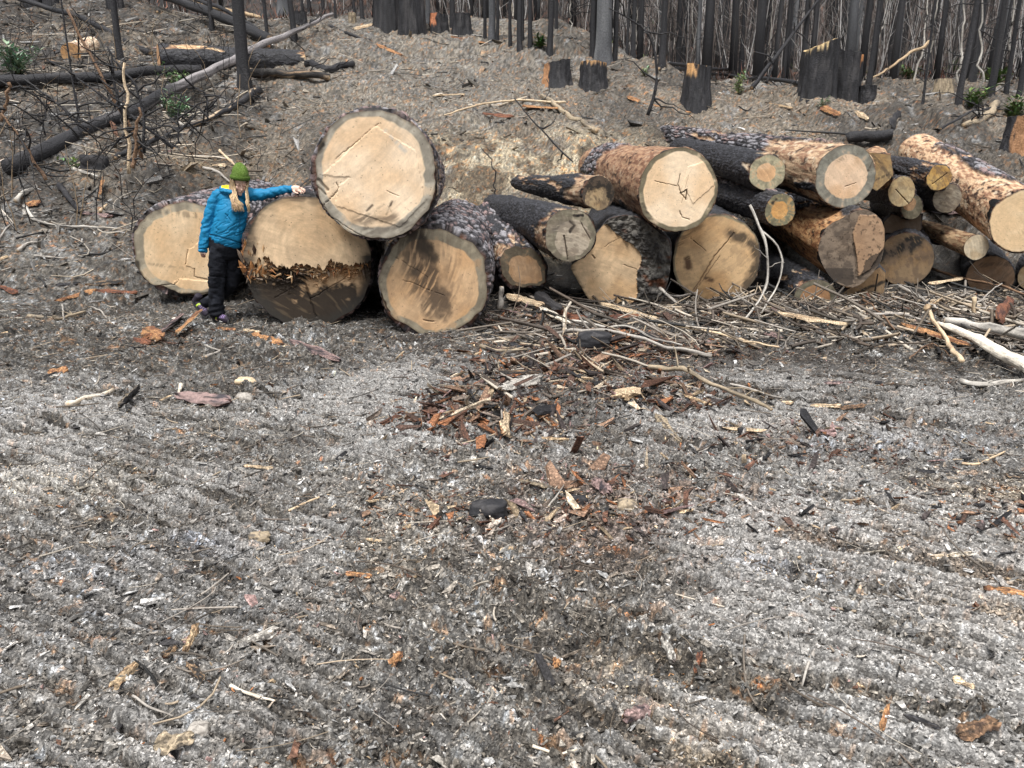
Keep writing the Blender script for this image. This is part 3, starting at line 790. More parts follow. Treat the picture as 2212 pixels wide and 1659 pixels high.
def m_extra(u, v, c, h, dn, dn2, RR):
    n1 = fbm(u * 9, v * 9, o=5, seed=152, g=.6)
    ins = inpoly(u + .018 * n1 + .012 * vn(u * 30, v * 30, seed=154), v + .018 * dn, wuv)
    gb = mixc((.14, .13, .115), (.035, .032, .03), sst(-.25, .3, n1))
    gb = mixc(gb, (.10, .04, .02), sst(.25, .5, fbm(u * 3 + 5, v * 5, o=3, seed=153)))
    c = np.where(ins[..., None], c, gb)
    h = h + np.where(ins, 0, .03 + .07 * n1)
    f = np.sin(np.hypot(u + 1.3, v - .9) * 34 + 3 * dn) * .05
    c = np.where(ins[..., None], c * (1 + f[..., None]), c)
    return c, h
make_log('root-flared log with tooth-shaped pale face and ragged grey bark beside it', (cx, cy), (95, 95), 9.5, (1330, 500), 72, 13.4, 151,
         heart=1.3, bands=(('char', 0, 1.1),), bark_t=.008, outline=[c2(*p) for p in outl], hcol=(.60, .43, .26), saw=70, sawamp=.4,
         cracks=[(U2(cx, cy, 95, [(960, 960), (1060, 900)]), .006, .5), (U2(cx, cy, 95, [(1100, 1080), (1190, 1110)]), .01, .5), (U2(cx, cy, 95, [(880, 1020), (900, 1040)]), .02, .7), (U2(cx, cy, 95, [(1215, 1080), (1200, 1400)]), .02, .7)],
         dirt=[(U2(cx, cy, 95, [(720, 1080), (780, 1200), (850, 1340)]), .09, .7)], extra=m_extra, nr=90, na=300, dirtn=.2)
# N dirty broad
cx, cy = 1838, 538
outn = [(715, 960), (760, 860), (800, 790), (900, 745), (1000, 685), (1060, 680), (1120, 700), (1200, 780), (1205, 950), (1185, 1070), (1100, 1170), (1020, 1240), (960, 1258), (860, 1220), (780, 1130), (735, 1030)]
def n_extra(u, v, c, h, dn, dn2, RR):
    rp = U3(cx, cy, 80, [(960, 850), (1000, 700), (1120, 700), (1200, 790), (1200, 950), (1120, 1120), (1040, 1180), (1020, 1050), (990, 940)])
    ins = inpoly(u + .03 * dn, v + .03 * dn2, rp)
    blot = fbm(u * 5, v * 7, o=5, seed=166, g=.6)
    c = np.where(ins[..., None], mixc(c * (1 + .5 * blot)[..., None], (.40, .25, .15), np.full(u.shape, .55)), mixc(c, mixc((.21, .165, .125), (.09, .072, .058), sst(-.25, .3, blot)), np.full(u.shape, .85)))
    c = mixc(c, (.05, .035, .025), sst(.28, .5, fbm(u * 14, v * 14, o=3, seed=167)) * .7)
    m = inpoly(u + .05 * dn2, v + .05 * dn, U3(cx, cy, 80, [(760, 1130), (1000, 1110), (1010, 1240), (960, 1260), (850, 1220)]))
    m2 = inpoly(u + .05 * dn2, v + .05 * dn, U3(cx, cy, 80, [(1060, 1180), (1080, 1050), (1200, 960), (1190, 1080)]))
    c = mixc(c, (.045, .036, .03), np.where(m | m2, .8, 0))
    h = h + np.where(ins, .02, 0)
    return c, h
make_log('broad muddy log with split two-tone face and orange-brown peeled side', (cx, cy), (75, 88), 9.7, (1662, 440), 48, 13.8, 163,
         heart=1.3, bands=(('peel', 0, 1.1), ('char', .3, 1.1, 90, 70, -.1), ('char', .05, .6, 75, 35, .05)), bark_t=.01, outline=chaikin([c3(*p) for p in outn], 1), hcol=(.33, .23, .145), saw=80,
         cracks=[(U3(cx, cy, 80, [(975, 930), (1010, 1050), (1030, 1190)]), .03, .8)], tint=(.85, .68, .5), extra=n_extra, nr=80, na=260, nA=240, nL=280, dirtn=.6)
# O bottom right round
make_log('round log on the ground below the muddy one, brown heart in grey-green ring', (1762, 644), (48, 40), 9.55, (1655, 570), 30, 13.0, 175,
         heart=.68, hoff=(.0, .04), bands=(('char', 0, 1.1), ('peel', 0, .3, 110, 50, .05)), bark_t=.008, hcol=(.33, .195, .105), scol=(.13, .12, .085), sapmix=.0, nr=50, na=160)
# P quarter piece
make_log('wedge-shaped split log end resting on sticks beside the round ground log', (1868, 624), (40, 40), 10.0, (1850, 560), 26, 12.6, 187, heart=1.3, bands=(('char', 0, 1.1),), bark_t=.006,
         outline=[c3(*p) for p in [(895, 1290), (1040, 1190), (1175, 1095), (1215, 1140), (1205, 1310), (1110, 1365), (960, 1385)]], hcol=(.36, .25, .145),
         dirt=[(U3(1868, 624, 40, [(930, 1350), (1060, 1260), (1200, 1190)]), .12, 1.0, (.05, .04, .03))], nr=40, na=140, dirtn=.3)
# Q wedge behind J
make_log('triangular split log end showing stained wood, behind the longest log', (1908, 372), (25, 40), 10.6, (1890, 340), 26, 13.0, 199, heart=1.3, bands=(('peel', 0, 1.1),), bark_t=.004,
         outline=[c3(*p) for p in [(1090, 270), (1250, 285), (1272, 430), (1240, 475), (1150, 550), (1100, 520), (1080, 400)]], hcol=(.36, .25, .12),
         dirt=[(U3(1908, 372, 30, [(1120, 300), (1260, 460)]), .2, .7), (U3(1908, 372, 30, [(1130, 480), (1230, 430)]), .1, .8)], nr=36, na=120, dirtn=.4, tint=(1, .9, .8))
# R, S, T, U small round ends
make_log('small tan round log end directly right of the longest log', (1947, 414), (30, 34), 10.7, (1850, 400), 24, 13.0, 211, heart=1.2, bands=(('char', 0, 1.1), ('peel', 0, .5, 120, 60, .0)), bark_t=.008,
         hcol=(.42, .33, .19), cracks=[(U3(1947, 414, 30, [(1290, 540), (1390, 640)]), .04, .8)], nr=36, na=130, dirtn=.4)
make_log('small broken log with golden splintered end, highest of the small ones', (2028, 384), (28, 29), 10.8, (1915, 356), 18, 12.6, 223, heart=1.2, bands=(('char', 0, 1.1), ('peel', 0, .3, 160, 60, .0)), bark_t=.012,
         hcol=(.48, .31, .11), cracks=[(U3(2028, 384, 28, [(1560, 500), (1650, 420)]), .05, .7)], dirt=[(U3(2028, 384, 28, [(1580, 390), (1680, 440)]), .3, .5, (.15, .08, .03))], nr=36, na=130, dirtn=.6)
make_log('small grey log end half hidden under the tan round one', (1970, 448), (24, 27), 11.1, (1900, 440), 20, 13.4, 235, heart=.6, hoff=(-.3, .3), bands=(('char', 0, 1.1),), bark_t=.008, hcol=(.36, .22, .12), scol=(.16, .145, .10), sapmix=.1, nr=30, na=110, dirtn=.3)
make_log('small grey weathered log end below the golden splintered one', (2046, 428), (31, 32), 10.95, (1930, 415), 22, 13.2, 247, heart=1.2, bands=(('char', 0, 1.1),), bark_t=.010, hcol=(.27, .225, .155), saw=75, sawamp=1.2, nr=36, na=130, dirtn=.6, wash=.3)
# V bright log on the right edge
cx, cy, r = 2204, 480, 68
make_log('huge light peeled log at the right edge with pinkish bark plates on top', (cx, cy), (70, 69), 10.0, (1985, 332), 45, 14.8, 259,
         heart=1.3, bands=(('peel', 0, 1.1), ('plate', .14, .78, 55, 48, -.35), ('char', .30, .46, 160, 22, .0)), bark_t=.022, hcol=(.74, .58, .38), saw=40, sawamp=.3, nr=70, na=220, nA=260, nL=340, tint=(1.25, 1.22, 1.2), dirtn=.06,
         dirt=[(U3(cx, cy, r, [(2180, 870), (2300, 800)]), .1, .2)])
# W small peeled
make_log('slim barkless log with clean white end, in front of the dark gap', (2109, 534), (27, 28), 10.4, (1985, 490), 19, 12.2, 271, heart=1.3, bands=(('peel', 0, 1.1), ('char', .55, 1.1, 240, 60, .0)), bark_t=.004,
         hcol=(.62, .52, .37), saw=15, sawamp=1.0, nr=36, na=130, nL=90, dirtn=.15, tint=(.8, .78, .72))
# X low brown
make_log('brown log end low on the right, half sunk behind tangled sticks', (2139, 598), (53, 45), 10.6, (2110, 545), 36, 13.4, 283, heart=1.3, bands=(('char', 0, 1.1),), bark_t=.012, hcol=(.27, .175, .11), saw=-50, sawamp=1.0,
         dirt=[(U3(2139, 598, 48, [(2020, 1220), (2110, 1300)]), .25, 1.1, (.012, .01, .01)), (U3(2139, 598, 48, [(1900, 1080), (2100, 1060)]), .12, .6)], nr=44, na=150, dirtn=.3)
make_log('tan log end cut off by the right picture edge, low down', (2232, 598), (34, 32), 10.4, (2230, 560), 26, 13.4, 295, heart=1.3, bands=(('char', 0, 1.1),), bark_t=.006, hcol=(.52, .39, .23), nr=36, na=130, dirtn=.2)
# dark ones behind
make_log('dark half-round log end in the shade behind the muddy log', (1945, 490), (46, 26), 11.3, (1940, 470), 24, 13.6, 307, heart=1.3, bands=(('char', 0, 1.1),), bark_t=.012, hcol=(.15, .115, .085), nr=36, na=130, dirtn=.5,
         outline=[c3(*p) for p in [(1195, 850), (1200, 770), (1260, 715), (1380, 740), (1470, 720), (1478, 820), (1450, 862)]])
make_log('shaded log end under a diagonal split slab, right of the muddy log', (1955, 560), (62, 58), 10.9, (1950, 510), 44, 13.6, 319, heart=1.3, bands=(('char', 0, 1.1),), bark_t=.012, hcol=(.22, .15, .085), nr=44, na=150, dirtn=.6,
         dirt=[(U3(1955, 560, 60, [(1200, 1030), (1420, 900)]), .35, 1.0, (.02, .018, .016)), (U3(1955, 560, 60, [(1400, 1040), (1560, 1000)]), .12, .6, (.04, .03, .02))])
for l in LOGS:
    print('LOG %-60s C0=%s r=%.2f bottom z=%.2f back=%s r1=%.2f gz_back=%.2f' % (l[0][:60], np.round(l[1], 2), l[2], l[5], np.round(l[3], 2), l[4], float(H0(l[3][0], l[3][1]))))

# ------------------------------------------------------------------ generic shapes
def resample(pts, n, wob=0.0, seed=0):
    pts = np.asarray(pts, float)
    d = np.concatenate([[0], np.cumsum(np.linalg.norm(np.diff(pts, axis=0), axis=1))])
    t = np.linspace(0, d[-1], n)
    out = np.stack([np.interp(t, d, pts[:, k]) for k in range(3)], 1)
    if len(pts) > 2:
        for _ in range(max(1, n // 6)):
            out[1:-1] = out[1:-1] * .5 + (out[:-2] + out[2:]) * .25
    if wob:
        for k in range(3):
            w = wob * fbm(t * 2.3 / max(d[-1], .3) * 3, t * 0 + k * 9.1, o=3, seed=seed + k)
            out[:, k] += w - np.linspace(w[0], w[-1], n)
    return out

def tube(path, rad, seg=8, noise=.08, seed=0, flat=1.0, cap=True):
    """returns V, F, (t, angle) per vertex"""
    path = np.asarray(path, float); n = len(path)
    rad = np.broadcast_to(np.asarray(rad, float), (n,)) if np.ndim(rad) <= 1 and np.size(rad) in (1, n) else np.interp(np.linspace(0, 1, n), np.linspace(0, 1, len(rad)), rad)
    tan = np.gradient(path, axis=0); tan /= np.linalg.norm(tan, axis=1)[:, None] + 1e-9
    up = np.array([0, 0, 1.0]) if abs(tan[:, 2]).mean() < .8 else np.array([0, 1.0, 0])
    a = np.cross(tan, up); a /= np.linalg.norm(a, axis=1)[:, None] + 1e-9
    b = np.cross(a, tan)
    th = np.linspace(0, 2 * np.pi, seg, endpoint=False)
    T, A = np.meshgrid(np.linspace(0, 1, n), th, indexing='ij')
    R = rad[:, None] * (1 + noise * fbm(np.cos(A) * 2.5, np.sin(A) * 2.5, T * n * .35, o=2, seed=seed) * 2)
    V = path[:, None, :] + a[:, None, :] * (R * np.cos(A))[..., None] + b[:, None, :] * (R * np.sin(A) * flat)[..., None]
    V = V.reshape(-1, 3); Fc = grid_faces(n, seg, True)
    T = T.ravel(); A = A.ravel()
    if cap:
        V = np.concatenate([V, path[:1] - tan[:1] * rad[0] * .15, path[-1:] + tan[-1:] * rad[-1] * .15])
        i = np.arange(seg); c0 = n * seg; c1_ = c0 + 1
        t0 = np.stack([np.full(seg, c0), (i + 1) % seg, i], 1); t1 = np.stack([np.full(seg, c1_), (n - 1) * seg + i, (n - 1) * seg + (i + 1) % seg], 1)
        T = np.concatenate([T, [-.01, 1.01]]); A = np.concatenate([A, [0, 0]])
        return V, [Fc, np.concatenate([t0, t1])], T, A
    return V, [Fc], T, A

class Acc:
    """collects several pieces into one mesh (for the pieces of ONE thing)"""
    def __init__(s): s.V = []; s.q = []; s.t = []; s.c = []; s.n = 0
    def add(s, V, F, c):
        c = np.broadcast_to(np.asarray(c, float), (len(V), 3))
        for f in F:
            (s.q if f.shape[1] == 4 else s.t).append(f + s.n)
        s.V.append(V); s.c.append(c); s.n += len(V)
    def build(s, name, mat, parent=None, smooth=True):
        fs = []
        if s.q: fs.append(np.concatenate(s.q))
        if s.t: fs.append(np.concatenate(s.t))
        return mk(name, np.concatenate(s.V), fs, mat, parent, np.concatenate(s.c), smooth)

WOODC = {'grey': ((.40, .37, .33), (.20, .18, .16)), 'pale': ((.66, .52, .35), (.42, .30, .19)), 'char': ((.022, .022, .025), (.05, .048, .05)),
         'tan': ((.46, .34, .21), (.22, .14, .08)), 'white': ((.72, .66, .56), (.50, .40, .28)), 'brown': ((.20, .12, .07), (.08, .05, .035)),
         'orange': ((.42, .22, .10), (.20, .09, .05)), 'pink': ((.29, .20, .185), (.05, .042, .048)), 'rust': ((.22, .09, .05), (.09, .04, .03)),
         'greytan': ((.36, .29, .20), (.13, .11, .09)), 'birchchar': ((.30, .28, .28), (.035, .033, .035)), 'blue': ((.085, .088, .095), (.16, .165, .17)), 'scorch': ((.035, .032, .03), (.30, .20, .12)), 'birch': ((.50, .47, .42), (.13, .12, .11))}
def wood_col(kind, T, A, seed, th=.0, inner=None):
    a, b = WOODC[kind]
    n = fbm(np.cos(A) * 1.8, np.sin(A) * 1.8, T * 6, o=3, seed=seed)
    c = mixc(np.broadcast_to(a, (len(T), 3)), b, sst(-.05 + th, .3 + th, n))
    f = fbm(np.cos(A) * 9, np.sin(A) * 9, T * 5, o=2, seed=seed + 3)
    c = c * (1 + .35 * f[:, None])
    if inner is not None:
        m = (T < 0) | (T > 1)
        c = np.where(m[:, None], inner, c)
    return c

def gpath(pp, r, n, wob, seed, lift=0.0):
    pts = np.array([G(x, y) for x, y in pp])
    path = resample(pts, n, wob, seed)
    z = gz(path[:, 0], path[:, 1]) if False else H0(path[:, 0], path[:, 1]) + .01
    # a stiff stick bridges the hollows: it follows only the large shape of the ground
    path[:, 2] = np.maximum(path[:, 2], z) + r * .7 + lift
    return path

def stick(label, pp, wpx, kind, seed, name='stick', cat='stick', lift=0.0, group='sticks and poles strewn around the clearing', twigs=0, taper=.5, wob=.03, Ys=None, flat=1.0, inner=(.55, .40, .25), endlift=0.0):
    g = G(*pp[0]); dep = (np.array(g) - CP) @ FW
    if Ys is not None:
        pts = np.array([P(x, y, Y) for (x, y), Y in zip(pp, Ys)]); dep = np.mean(Ys)
        r = wpx * .5 * dep / F
        L = np.sum(np.linalg.norm(np.diff(pts, axis=0), axis=1))
        path = resample(pts, max(10, int(L / .08)), wob * .4, seed)
    else:
        gs = np.array([G(*q) for q in pp]); dep = ((gs - CP) @ FW).mean()
        r = wpx * .5 * dep / F
        L = np.sum(np.linalg.norm(np.diff(gs, axis=0), axis=1))
        path = gpath(pp, r, max(10, min(60, int(L / .05))), wob * min(L, 1.5) * .6, seed, lift)
        if endlift: path[:, 2] += np.linspace(0, endlift, len(path)) ** 1.0
    n = len(path)
    rad = r * np.linspace(1, taper, n) * (1 + .22 * vn(np.arange(n) * .7, np.zeros(n), seed=seed))
    V, Fc, T, A = tube(path, rad, 9, .10, seed, flat)
    acc = Acc(); acc.add(V, Fc, wood_col(kind, T, A, seed, inner=inner))
    rs = random.Random(seed)
    base = path[0]
    o = acc.build(name, M_STICK)
    if twigs:
        ac = Acc(); v_, f_, t_, a_ = tube(path, rad * .3, 4, 0, seed); ac.add(v_, f_, WOODC[kind][1])
        for k in range(twigs):
            i = rs.randrange(n // 4, n - 1); d = np.array([rs.uniform(-1, 1), rs.uniform(-1, .3), rs.uniform(0.0, .9)]); d /= np.linalg.norm(d)
            l = L * rs.uniform(.08, .25)
            q = resample([path[i], path[i] + d * l * .5, path[i] + d * l + np.array([rs.uniform(-.2, .2) * l, 0, -.2 * l])], 6, l * .08, seed + k)
            v_, f_, t_, a_ = tube(q, rad[i] * np.array([.45, .15]), 5, .05, seed + k)
            ac.add(v_, f_, wood_col(kind, t_, a_, seed + k))
        tw = ac.build('twigs', M_STICK, None)
        recenter(o, base); tw.data.transform(__import__('mathutils').Matrix.Translation(-o.location)); tw.parent = o
    else:
        recenter(o, base)
    return tag(o, label, cat, group)

def slab(label, a, b, wpx, kind, inner, seed, name='bark_piece', cat='bark piece', group='bark pieces scattered on the soil', thick=.018, lift=.0, curl=.25, tilt=25, stand=0.0, splint=.25, mat=None):
    """a broken slab between two photo points; kind = colour of its upper side"""
    A_ = G(*a); B_ = G(*b)
    dep = ((A_ + B_) / 2 - CP) @ FW
    w = wpx * dep / F * 1.15
    ax = B_ - A_; L = np.linalg.norm(ax)
    if L < w * .5:
        ax = ax / (L + 1e-6) * w * .5; L = w * .5
    axn = ax / L
    side = np.cross([0, 0, 1.0], axn); side /= np.linalg.norm(side)
    if side[1] < 0: side = -side
    nrm = np.cross(axn, side)
    if nrm[2] < 0: nrm = -nrm
    s2 = side * math.cos(R_(tilt)) + nrm * math.sin(R_(tilt)); n2 = nrm * math.cos(R_(tilt)) - side * math.sin(R_(tilt))
    nu, nv = 22, 9
    u = np.linspace(0, 1, nu)[:, None]; v = np.linspace(-1, 1, nv)[None, :]
    hw = w * .5 * (.75 + .5 * fbm(u[:, 0] * 4, np.zeros(nu), o=3, seed=seed)) * np.clip(np.minimum(u[:, 0], 1 - u[:, 0]) * 9 + .35, 0, 1)
    endj = splint * w * (vn(v * 5 + seed, v * 0, seed=seed + 2)) * (np.abs(u - .5) * 2) ** 3
    U = A_[None, None, :] + axn * ((u * L) + endj)[..., None] + s2 * (hw[:, None] * v * (1 + .12 * vn(u * 11, v * 0 + 1, seed=seed + 3)))[..., None]
    U = U + n2 * (curl * w * (1 - v ** 2) * .5 + min(.012, .09 * w) * fbm(u * 6 + seed, v * 3, o=3, seed=seed + 4))[..., None]
    U = U + np.array([0, 0, 1]) * (.5 * abs(math.sin(R_(tilt))) * w + .006 + lift + stand * u[..., None])
    th = min(thick, .22 * w) * (.6 + .5 * vn(u * 5, v * 3, seed=seed + 5) ** 2 * 2)
    edge = (1 - np.abs(v) ** 4) * .8 + .2
    Lo = U - n2 * (th * edge)[..., None]
    n1 = fbm(u * 5 + seed, v * 2.2, o=4, seed=seed + 6); n3 = fbm(u * 3, v * 12 + seed, o=3, seed=seed + 7)
    ct = mixc(mixc(np.broadcast_to(WOODC[kind][0], (nu, nv, 3)), WOODC[kind][1], sst(-.05, .3, n1)), (.03, .025, .02), sst(.25, .5, n3) * .7)
    cbm = mixc(np.broadcast_to(WOODC[inner][0], (nu, nv, 3)), WOODC[inner][1], sst(-.1, .3, n3))
    # top = worn face, edges show the inner colour
    VV = np.concatenate([U.reshape(-1, 3), Lo.reshape(-1, 3)]); CC = np.concatenate([ct.reshape(-1, 3), cbm.reshape(-1, 3)])
    n = nu * nv
    f1 = grid_faces(nu, nv); f2 = grid_faces(nu, nv)[:, ::-1] + n
    i = np.arange(nu - 1); e1 = np.stack([i * nv, (i + 1) * nv, (i + 1) * nv + n, i * nv + n], 1); e2 = np.stack([i * nv + nv - 1, i * nv + nv - 1 + n, (i + 1) * nv + nv - 1 + n, (i + 1) * nv + nv - 1], 1)
    j = np.arange(nv - 1); e3 = np.stack([j, j + n, j + 1 + n, j + 1], 1); e4 = np.stack([(nu - 1) * nv + j, (nu - 1) * nv + j + 1, (nu - 1) * nv + j + 1 + n, (nu - 1) * nv + j + n], 1)
    o = mk(name, VV, np.concatenate([f1, f2, e1, e2, e3, e4]), mat or M_CHIP, None, CC, smooth=False)
    recenter(o, A_)
    return tag(o, label, cat, group)

def chunk(label, c, wpx, hpx, kind, seed, name='charred_chunk', cat='wood chunk', group=None, dy=.7, lift=0, grain=2.0):
    g = G(*c); dep = (g - CP) @ FW
    w = wpx * dep / F * .5; h = hpx * dep / F * .55
    n, m = 26, 40
    ph = np.linspace(0.02, np.pi - .02, n)[:, None]; th = np.linspace(0, 2 * np.pi, m, endpoint=False)[None, :]
    X = np.sin(ph) * np.cos(th); Y = np.sin(ph) * np.sin(th); Z = np.cos(ph) + 0 * th
    k = 1 + .28 * fbm(X * 1.3 + seed, Y * 1.3, Z * 1.3, o=2, seed=seed) + .10 * fbm(X * grain, Y * 6, Z * 9, o=3, seed=seed + 1)
    k = k / np.maximum(np.maximum(np.abs(X), np.abs(Y)), np.abs(Z)) ** .45
    V = np.stack([X * k * w, Y * k * w * dy, Z * k * h * .8], -1)
    V = V + g + np.array([0, w * dy * .3, h * .35 + lift])
    cc = wood_col(kind, (Z.ravel() * .5 + .5) * .98, np.broadcast_to(th, X.shape).ravel(), seed)
    o = mk(name, V.reshape(-1, 3), grid_faces(n, m, True), M_STICK, None, cc, smooth=True)
    recenter(o, g)
    return tag(o, label, cat, group)

# ------------------------------------------------------------------ sticks, poles, slabs seen in the photo
lcp = lambda x, y: (.3307 * x, 336.2 + .3307 * y)      # left crop
mcp = lambda x, y: (973.3 + .32 * x, 601.7 + .32 * y)  # middle crop
rcp = lambda x, y: (1592.6 + .2934 * x, 575 + .2934 * y)
def beam():
    pts = np.array([G(2022, 722), G(2150, 785), G(2290, 855)]); pts[:, 2] += [.10, .10, .07]
    path = resample(pts, 60, .02, 96); n = 60
    rad = np.interp(np.linspace(0, 1, n), [0, .1, .5, 1], [.012, .04, .062, .078])
    V, Fc, T, A = tube(path, rad, 20, .10, 96, .8)
    i = np.clip((T * (n - 1)).round().astype(int), 0, n - 1)
    up = (V[:, 2] - path[i][:, 2]) / rad[i] - .5 * (V[:, 1] - path[i][:, 1]) / rad[i]
    c = mixc(wood_col('char', T, A, 97), wood_col('white', T, A, 98, th=.25), sst(-.55, -.40, up + .25 * vn(T * 30, A * 2, seed=99)))
    ac = Acc(); ac.add(V, Fc, c); o = ac.build('split_beam', M_STICK, None, False); recenter(o, pts[0])
    tag(o, 'long white freshly split beam running out at the right edge', 'beam', 'split planks and beams')
def hero():
    S = stick
    S('pale crooked branch lying across the soil left of the leftmost giant log', [lcp(160, 340), lcp(215, 430), lcp(300, 462), lcp(560, 482), lcp(800, 500)], 8, 'birch', 1, twigs=3, taper=.35)
    S('thick curved grey branch end near the left edge, above the pale crooked branch', [lcp(105, 315), lcp(140, 270), lcp(245, 222)], 12, 'birch', 2, taper=.7)
    S('charred black pole pointing down at the pink bark slab', [lcp(390, 215), lcp(450, 290), lcp(535, 385)], 13, 'char', 3, taper=.8)
    S('short pale stick stub beside the pink bark slab', [lcp(655, 378), lcp(700, 330)], 7, 'pale', 4)
    S('bent pale grey stick at the left edge below the pale crooked branch', [lcp(120, 645), lcp(180, 605), lcp(265, 590)], 9, 'grey', 5)
    S('short pale curved stick touching the left picture edge', [lcp(20, 390), lcp(50, 460), lcp(95, 500)], 6, 'grey', 6)
    S('thin pale stick leading down to the left edge', [lcp(0, 550), lcp(60, 490), lcp(95, 470)], 5, 'grey', 7)
    S('rotten dark grey branch half buried left of the woman, low', [lcp(190, 1068), lcp(380, 1085), lcp(560, 1048)], 10, 'greytan', 8, twigs=5)
    S('thin diagonal grey twig left of the orange bark pieces', [lcp(600, 1000), lcp(660, 1045), lcp(720, 1100)], 4, 'grey', 9)
    S('short clean grey stick in front of the woman', [(446, 779), (480, 761)], 7, 'grey', 10, taper=.8)
    S('slightly bent grey stick just above the short clean one', [(443, 750), (470, 760), (508, 764)], 5, 'grey', 11)
    S('thick bone-white stick lying at left in the foreground', [(150, 893), (200, 872), (245, 850)], 12, 'white', 12, taper=.8)
    S('tiny bone-white stump of stick standing beside black and pink slab', [(392, 838), (386, 858)], 9, 'white', 13)
    S('upright grey broken stick at the foot of the soot-streaked giant log', [mcp(325, 200), mcp(345, 55)], 13, 'grey', 14, Ys=(8.35, 8.3), taper=.8)
    S('long white peeled pole sloping down right in front of the flared log', [mcp(690, 420), mcp(820, 405), mcp(1200, 425), mcp(1500, 525), mcp(1760, 565)], 9, 'grey', 15, taper=.8, lift=.03)
    S('second long pale pole behind the white peeled one', [mcp(820, 330), mcp(1000, 365), mcp(1300, 440), mcp(1560, 520)], 7, 'birch', 16, lift=.05)
    S('short straight grey stick right of the soot-streaked giant log', [mcp(280, 335), mcp(480, 380), mcp(560, 410)], 5, 'grey', 17)
    S('curved rotten grey branch below the soot-streaked giant log', [mcp(200, 480), mcp(330, 505), mcp(520, 495)], 9, 'greytan', 18)
    S('thin pale stick poking up beside the white peeled pole', [mcp(1260, 480), mcp(1285, 390), mcp(1318, 315)], 5, 'pale', 19, Ys=(7.3, 7.28, 7.26))
    S('long thin weathered branch sweeping right below the large shaded log', [mcp(1400, 360), mcp(1560, 355), mcp(1800, 410), mcp(2010, 490), mcp(2212, 520)], 6, 'pale', 20, taper=.6, lift=.03)
    S('thick splintered pale pole pointing down right, near the bark heap', [mcp(1330, 650), mcp(1450, 655), mcp(1620, 740), mcp(1900, 850), mcp(2160, 970)], 13, 'greytan', 21, taper=.55, twigs=4, lift=.04)
    S('smooth grey-white stick end right of the thick splintered pole', [mcp(1760, 700), mcp(2000, 760), mcp(2230, 830)], 7, 'grey', 22)
    S('brown rotten pole beside the thick splintered one', [mcp(1330, 720), mcp(1450, 760), mcp(1620, 800)], 12, 'greytan', 23)
    S('pale leaning pole resting on the blond split beam at right', [(2003, 701), (2035, 745), (2074, 812)], 9, 'pale', 24, lift=.1, taper=1.1)
    S('grey-tan log lying at the right edge behind the blond split beam', [(2036, 722), (2110, 733), (2260, 760)], 22, 'birch', 25, taper=1.05, lift=.05)
    S('pale splintered post standing upright in the tangle at right', [(2103, 721), (2104, 642)], 9, 'pale', 26, Ys=(8.0, 7.95), taper=.9)
    S('long dark curved branch over the tangle in front of the low brown log', [(1918, 606), (1945, 597), (1990, 598), (2062, 622), (2180, 653), (2230, 665)], 8, 'brown', 27, lift=.10, taper=.5)
    S('mottled grey branch near the right edge under the blond split beam', [(2074, 832), (2110, 842), (2150, 838), (2225, 826)], 14, 'birch', 28, twigs=4)
    S('straight grey pole leading right toward the blond split beam', [(1880, 694), (1950, 700), (2012, 714)], 7, 'grey', 29, lift=.05)
    S('thin arched twig lying left of the pale leaning pole', [rcp(1265, 720), rcp(1350, 650), rcp(1450, 615), rcp(1570, 710)], 4, 'brown', 30, lift=.03)
    S('bent pale root stick on the soil mound near the right edge', [rcp(1650, 1470), rcp(1740, 1495), rcp(1870, 1430), rcp(2005, 1370)], 7, 'pale', 31, twigs=2)
    S('tall curved bare branch hanging before the stack, its foot arching left', [(1620, 443), (1644, 497), (1661, 548), (1659, 602), (1638, 650), (1608, 692), (1548, 707)], 7, 'birch', 32, Ys=(9.3, 9.2, 9.1, 9.0, 8.9, 8.3, 8.05), taper=.6, twigs=6, wob=.04)
    S('slimmer curved branch forking to the right of the hanging one', [(1644, 497), (1677, 522), (1694, 563), (1686, 602), (1672, 634), (1645, 676)], 4.5, 'birch', 33, Ys=(9.2, 9.1, 9.0, 8.95, 8.9, 8.5), taper=.6, twigs=3)
    S('pale stick running behind the hanging branches along the pile foot', [(1440, 655), (1470, 660), (1540, 640), (1660, 633)], 5, 'grey', 34, lift=.08)
    S('dark pole end poking out between flared log and shaded log', [(1425, 622), (1465, 655)], 8, 'grey', 35, Ys=(9.3, 8.9))
    S('thin dark branch rising right of the round ground log', [(1790, 690), (1850, 672), (1950, 655)], 5, 'brown', 36, lift=.04, twigs=4)
    S('broken brown stick in the tangle pointing down right', [(1860, 660), (1890, 690), (1930, 730)], 6, 'brown', 37, lift=.05)
    S('short brown split stick leaning up right in the tangle', [(1998, 690), (2035, 655)], 10, 'tan', 38, lift=.05)
    S('slender pale diagonal twig near the right tangle', [(2105, 680), (2160, 640)], 4, 'grey', 39, lift=.12)
    S('grey crooked stick in the tangle between the two rusty bark plates', [(1940, 640), (1975, 665), (2020, 700)], 8, 'grey', 40, lift=.1, twigs=3)
    S('long pale stick lying flat in the tangle above the grey-tan log', [(2065, 680), (2110, 684), (2165, 690)], 5, 'grey', 41, lift=.08)
    S('bleached stick with forked tip near the left foreground bark heap', [(500, 1497), (540, 1512), (595, 1528)], 9, 'white', 42, taper=.6)
    S('curved whitish stick at lower left, partly buried', [(288, 1512), (330, 1545), (375, 1562)], 7, 'grey', 43)
    S('thin pale splinter lying in the mid-left soil', [(625, 1120), (665, 1103), (700, 1085)], 6, 'pale', 44)
    S('thin stem standing bent right of the charred lump in the mid foreground', [(1185, 1110), (1200, 1092), (1218, 1062)], 5, 'grey', 45, lift=.02)
    S('pale forked stick near the lower right, above the cream wood block', [(1755, 1440), (1740, 1470), (1730, 1497)], 8, 'grey', 46)
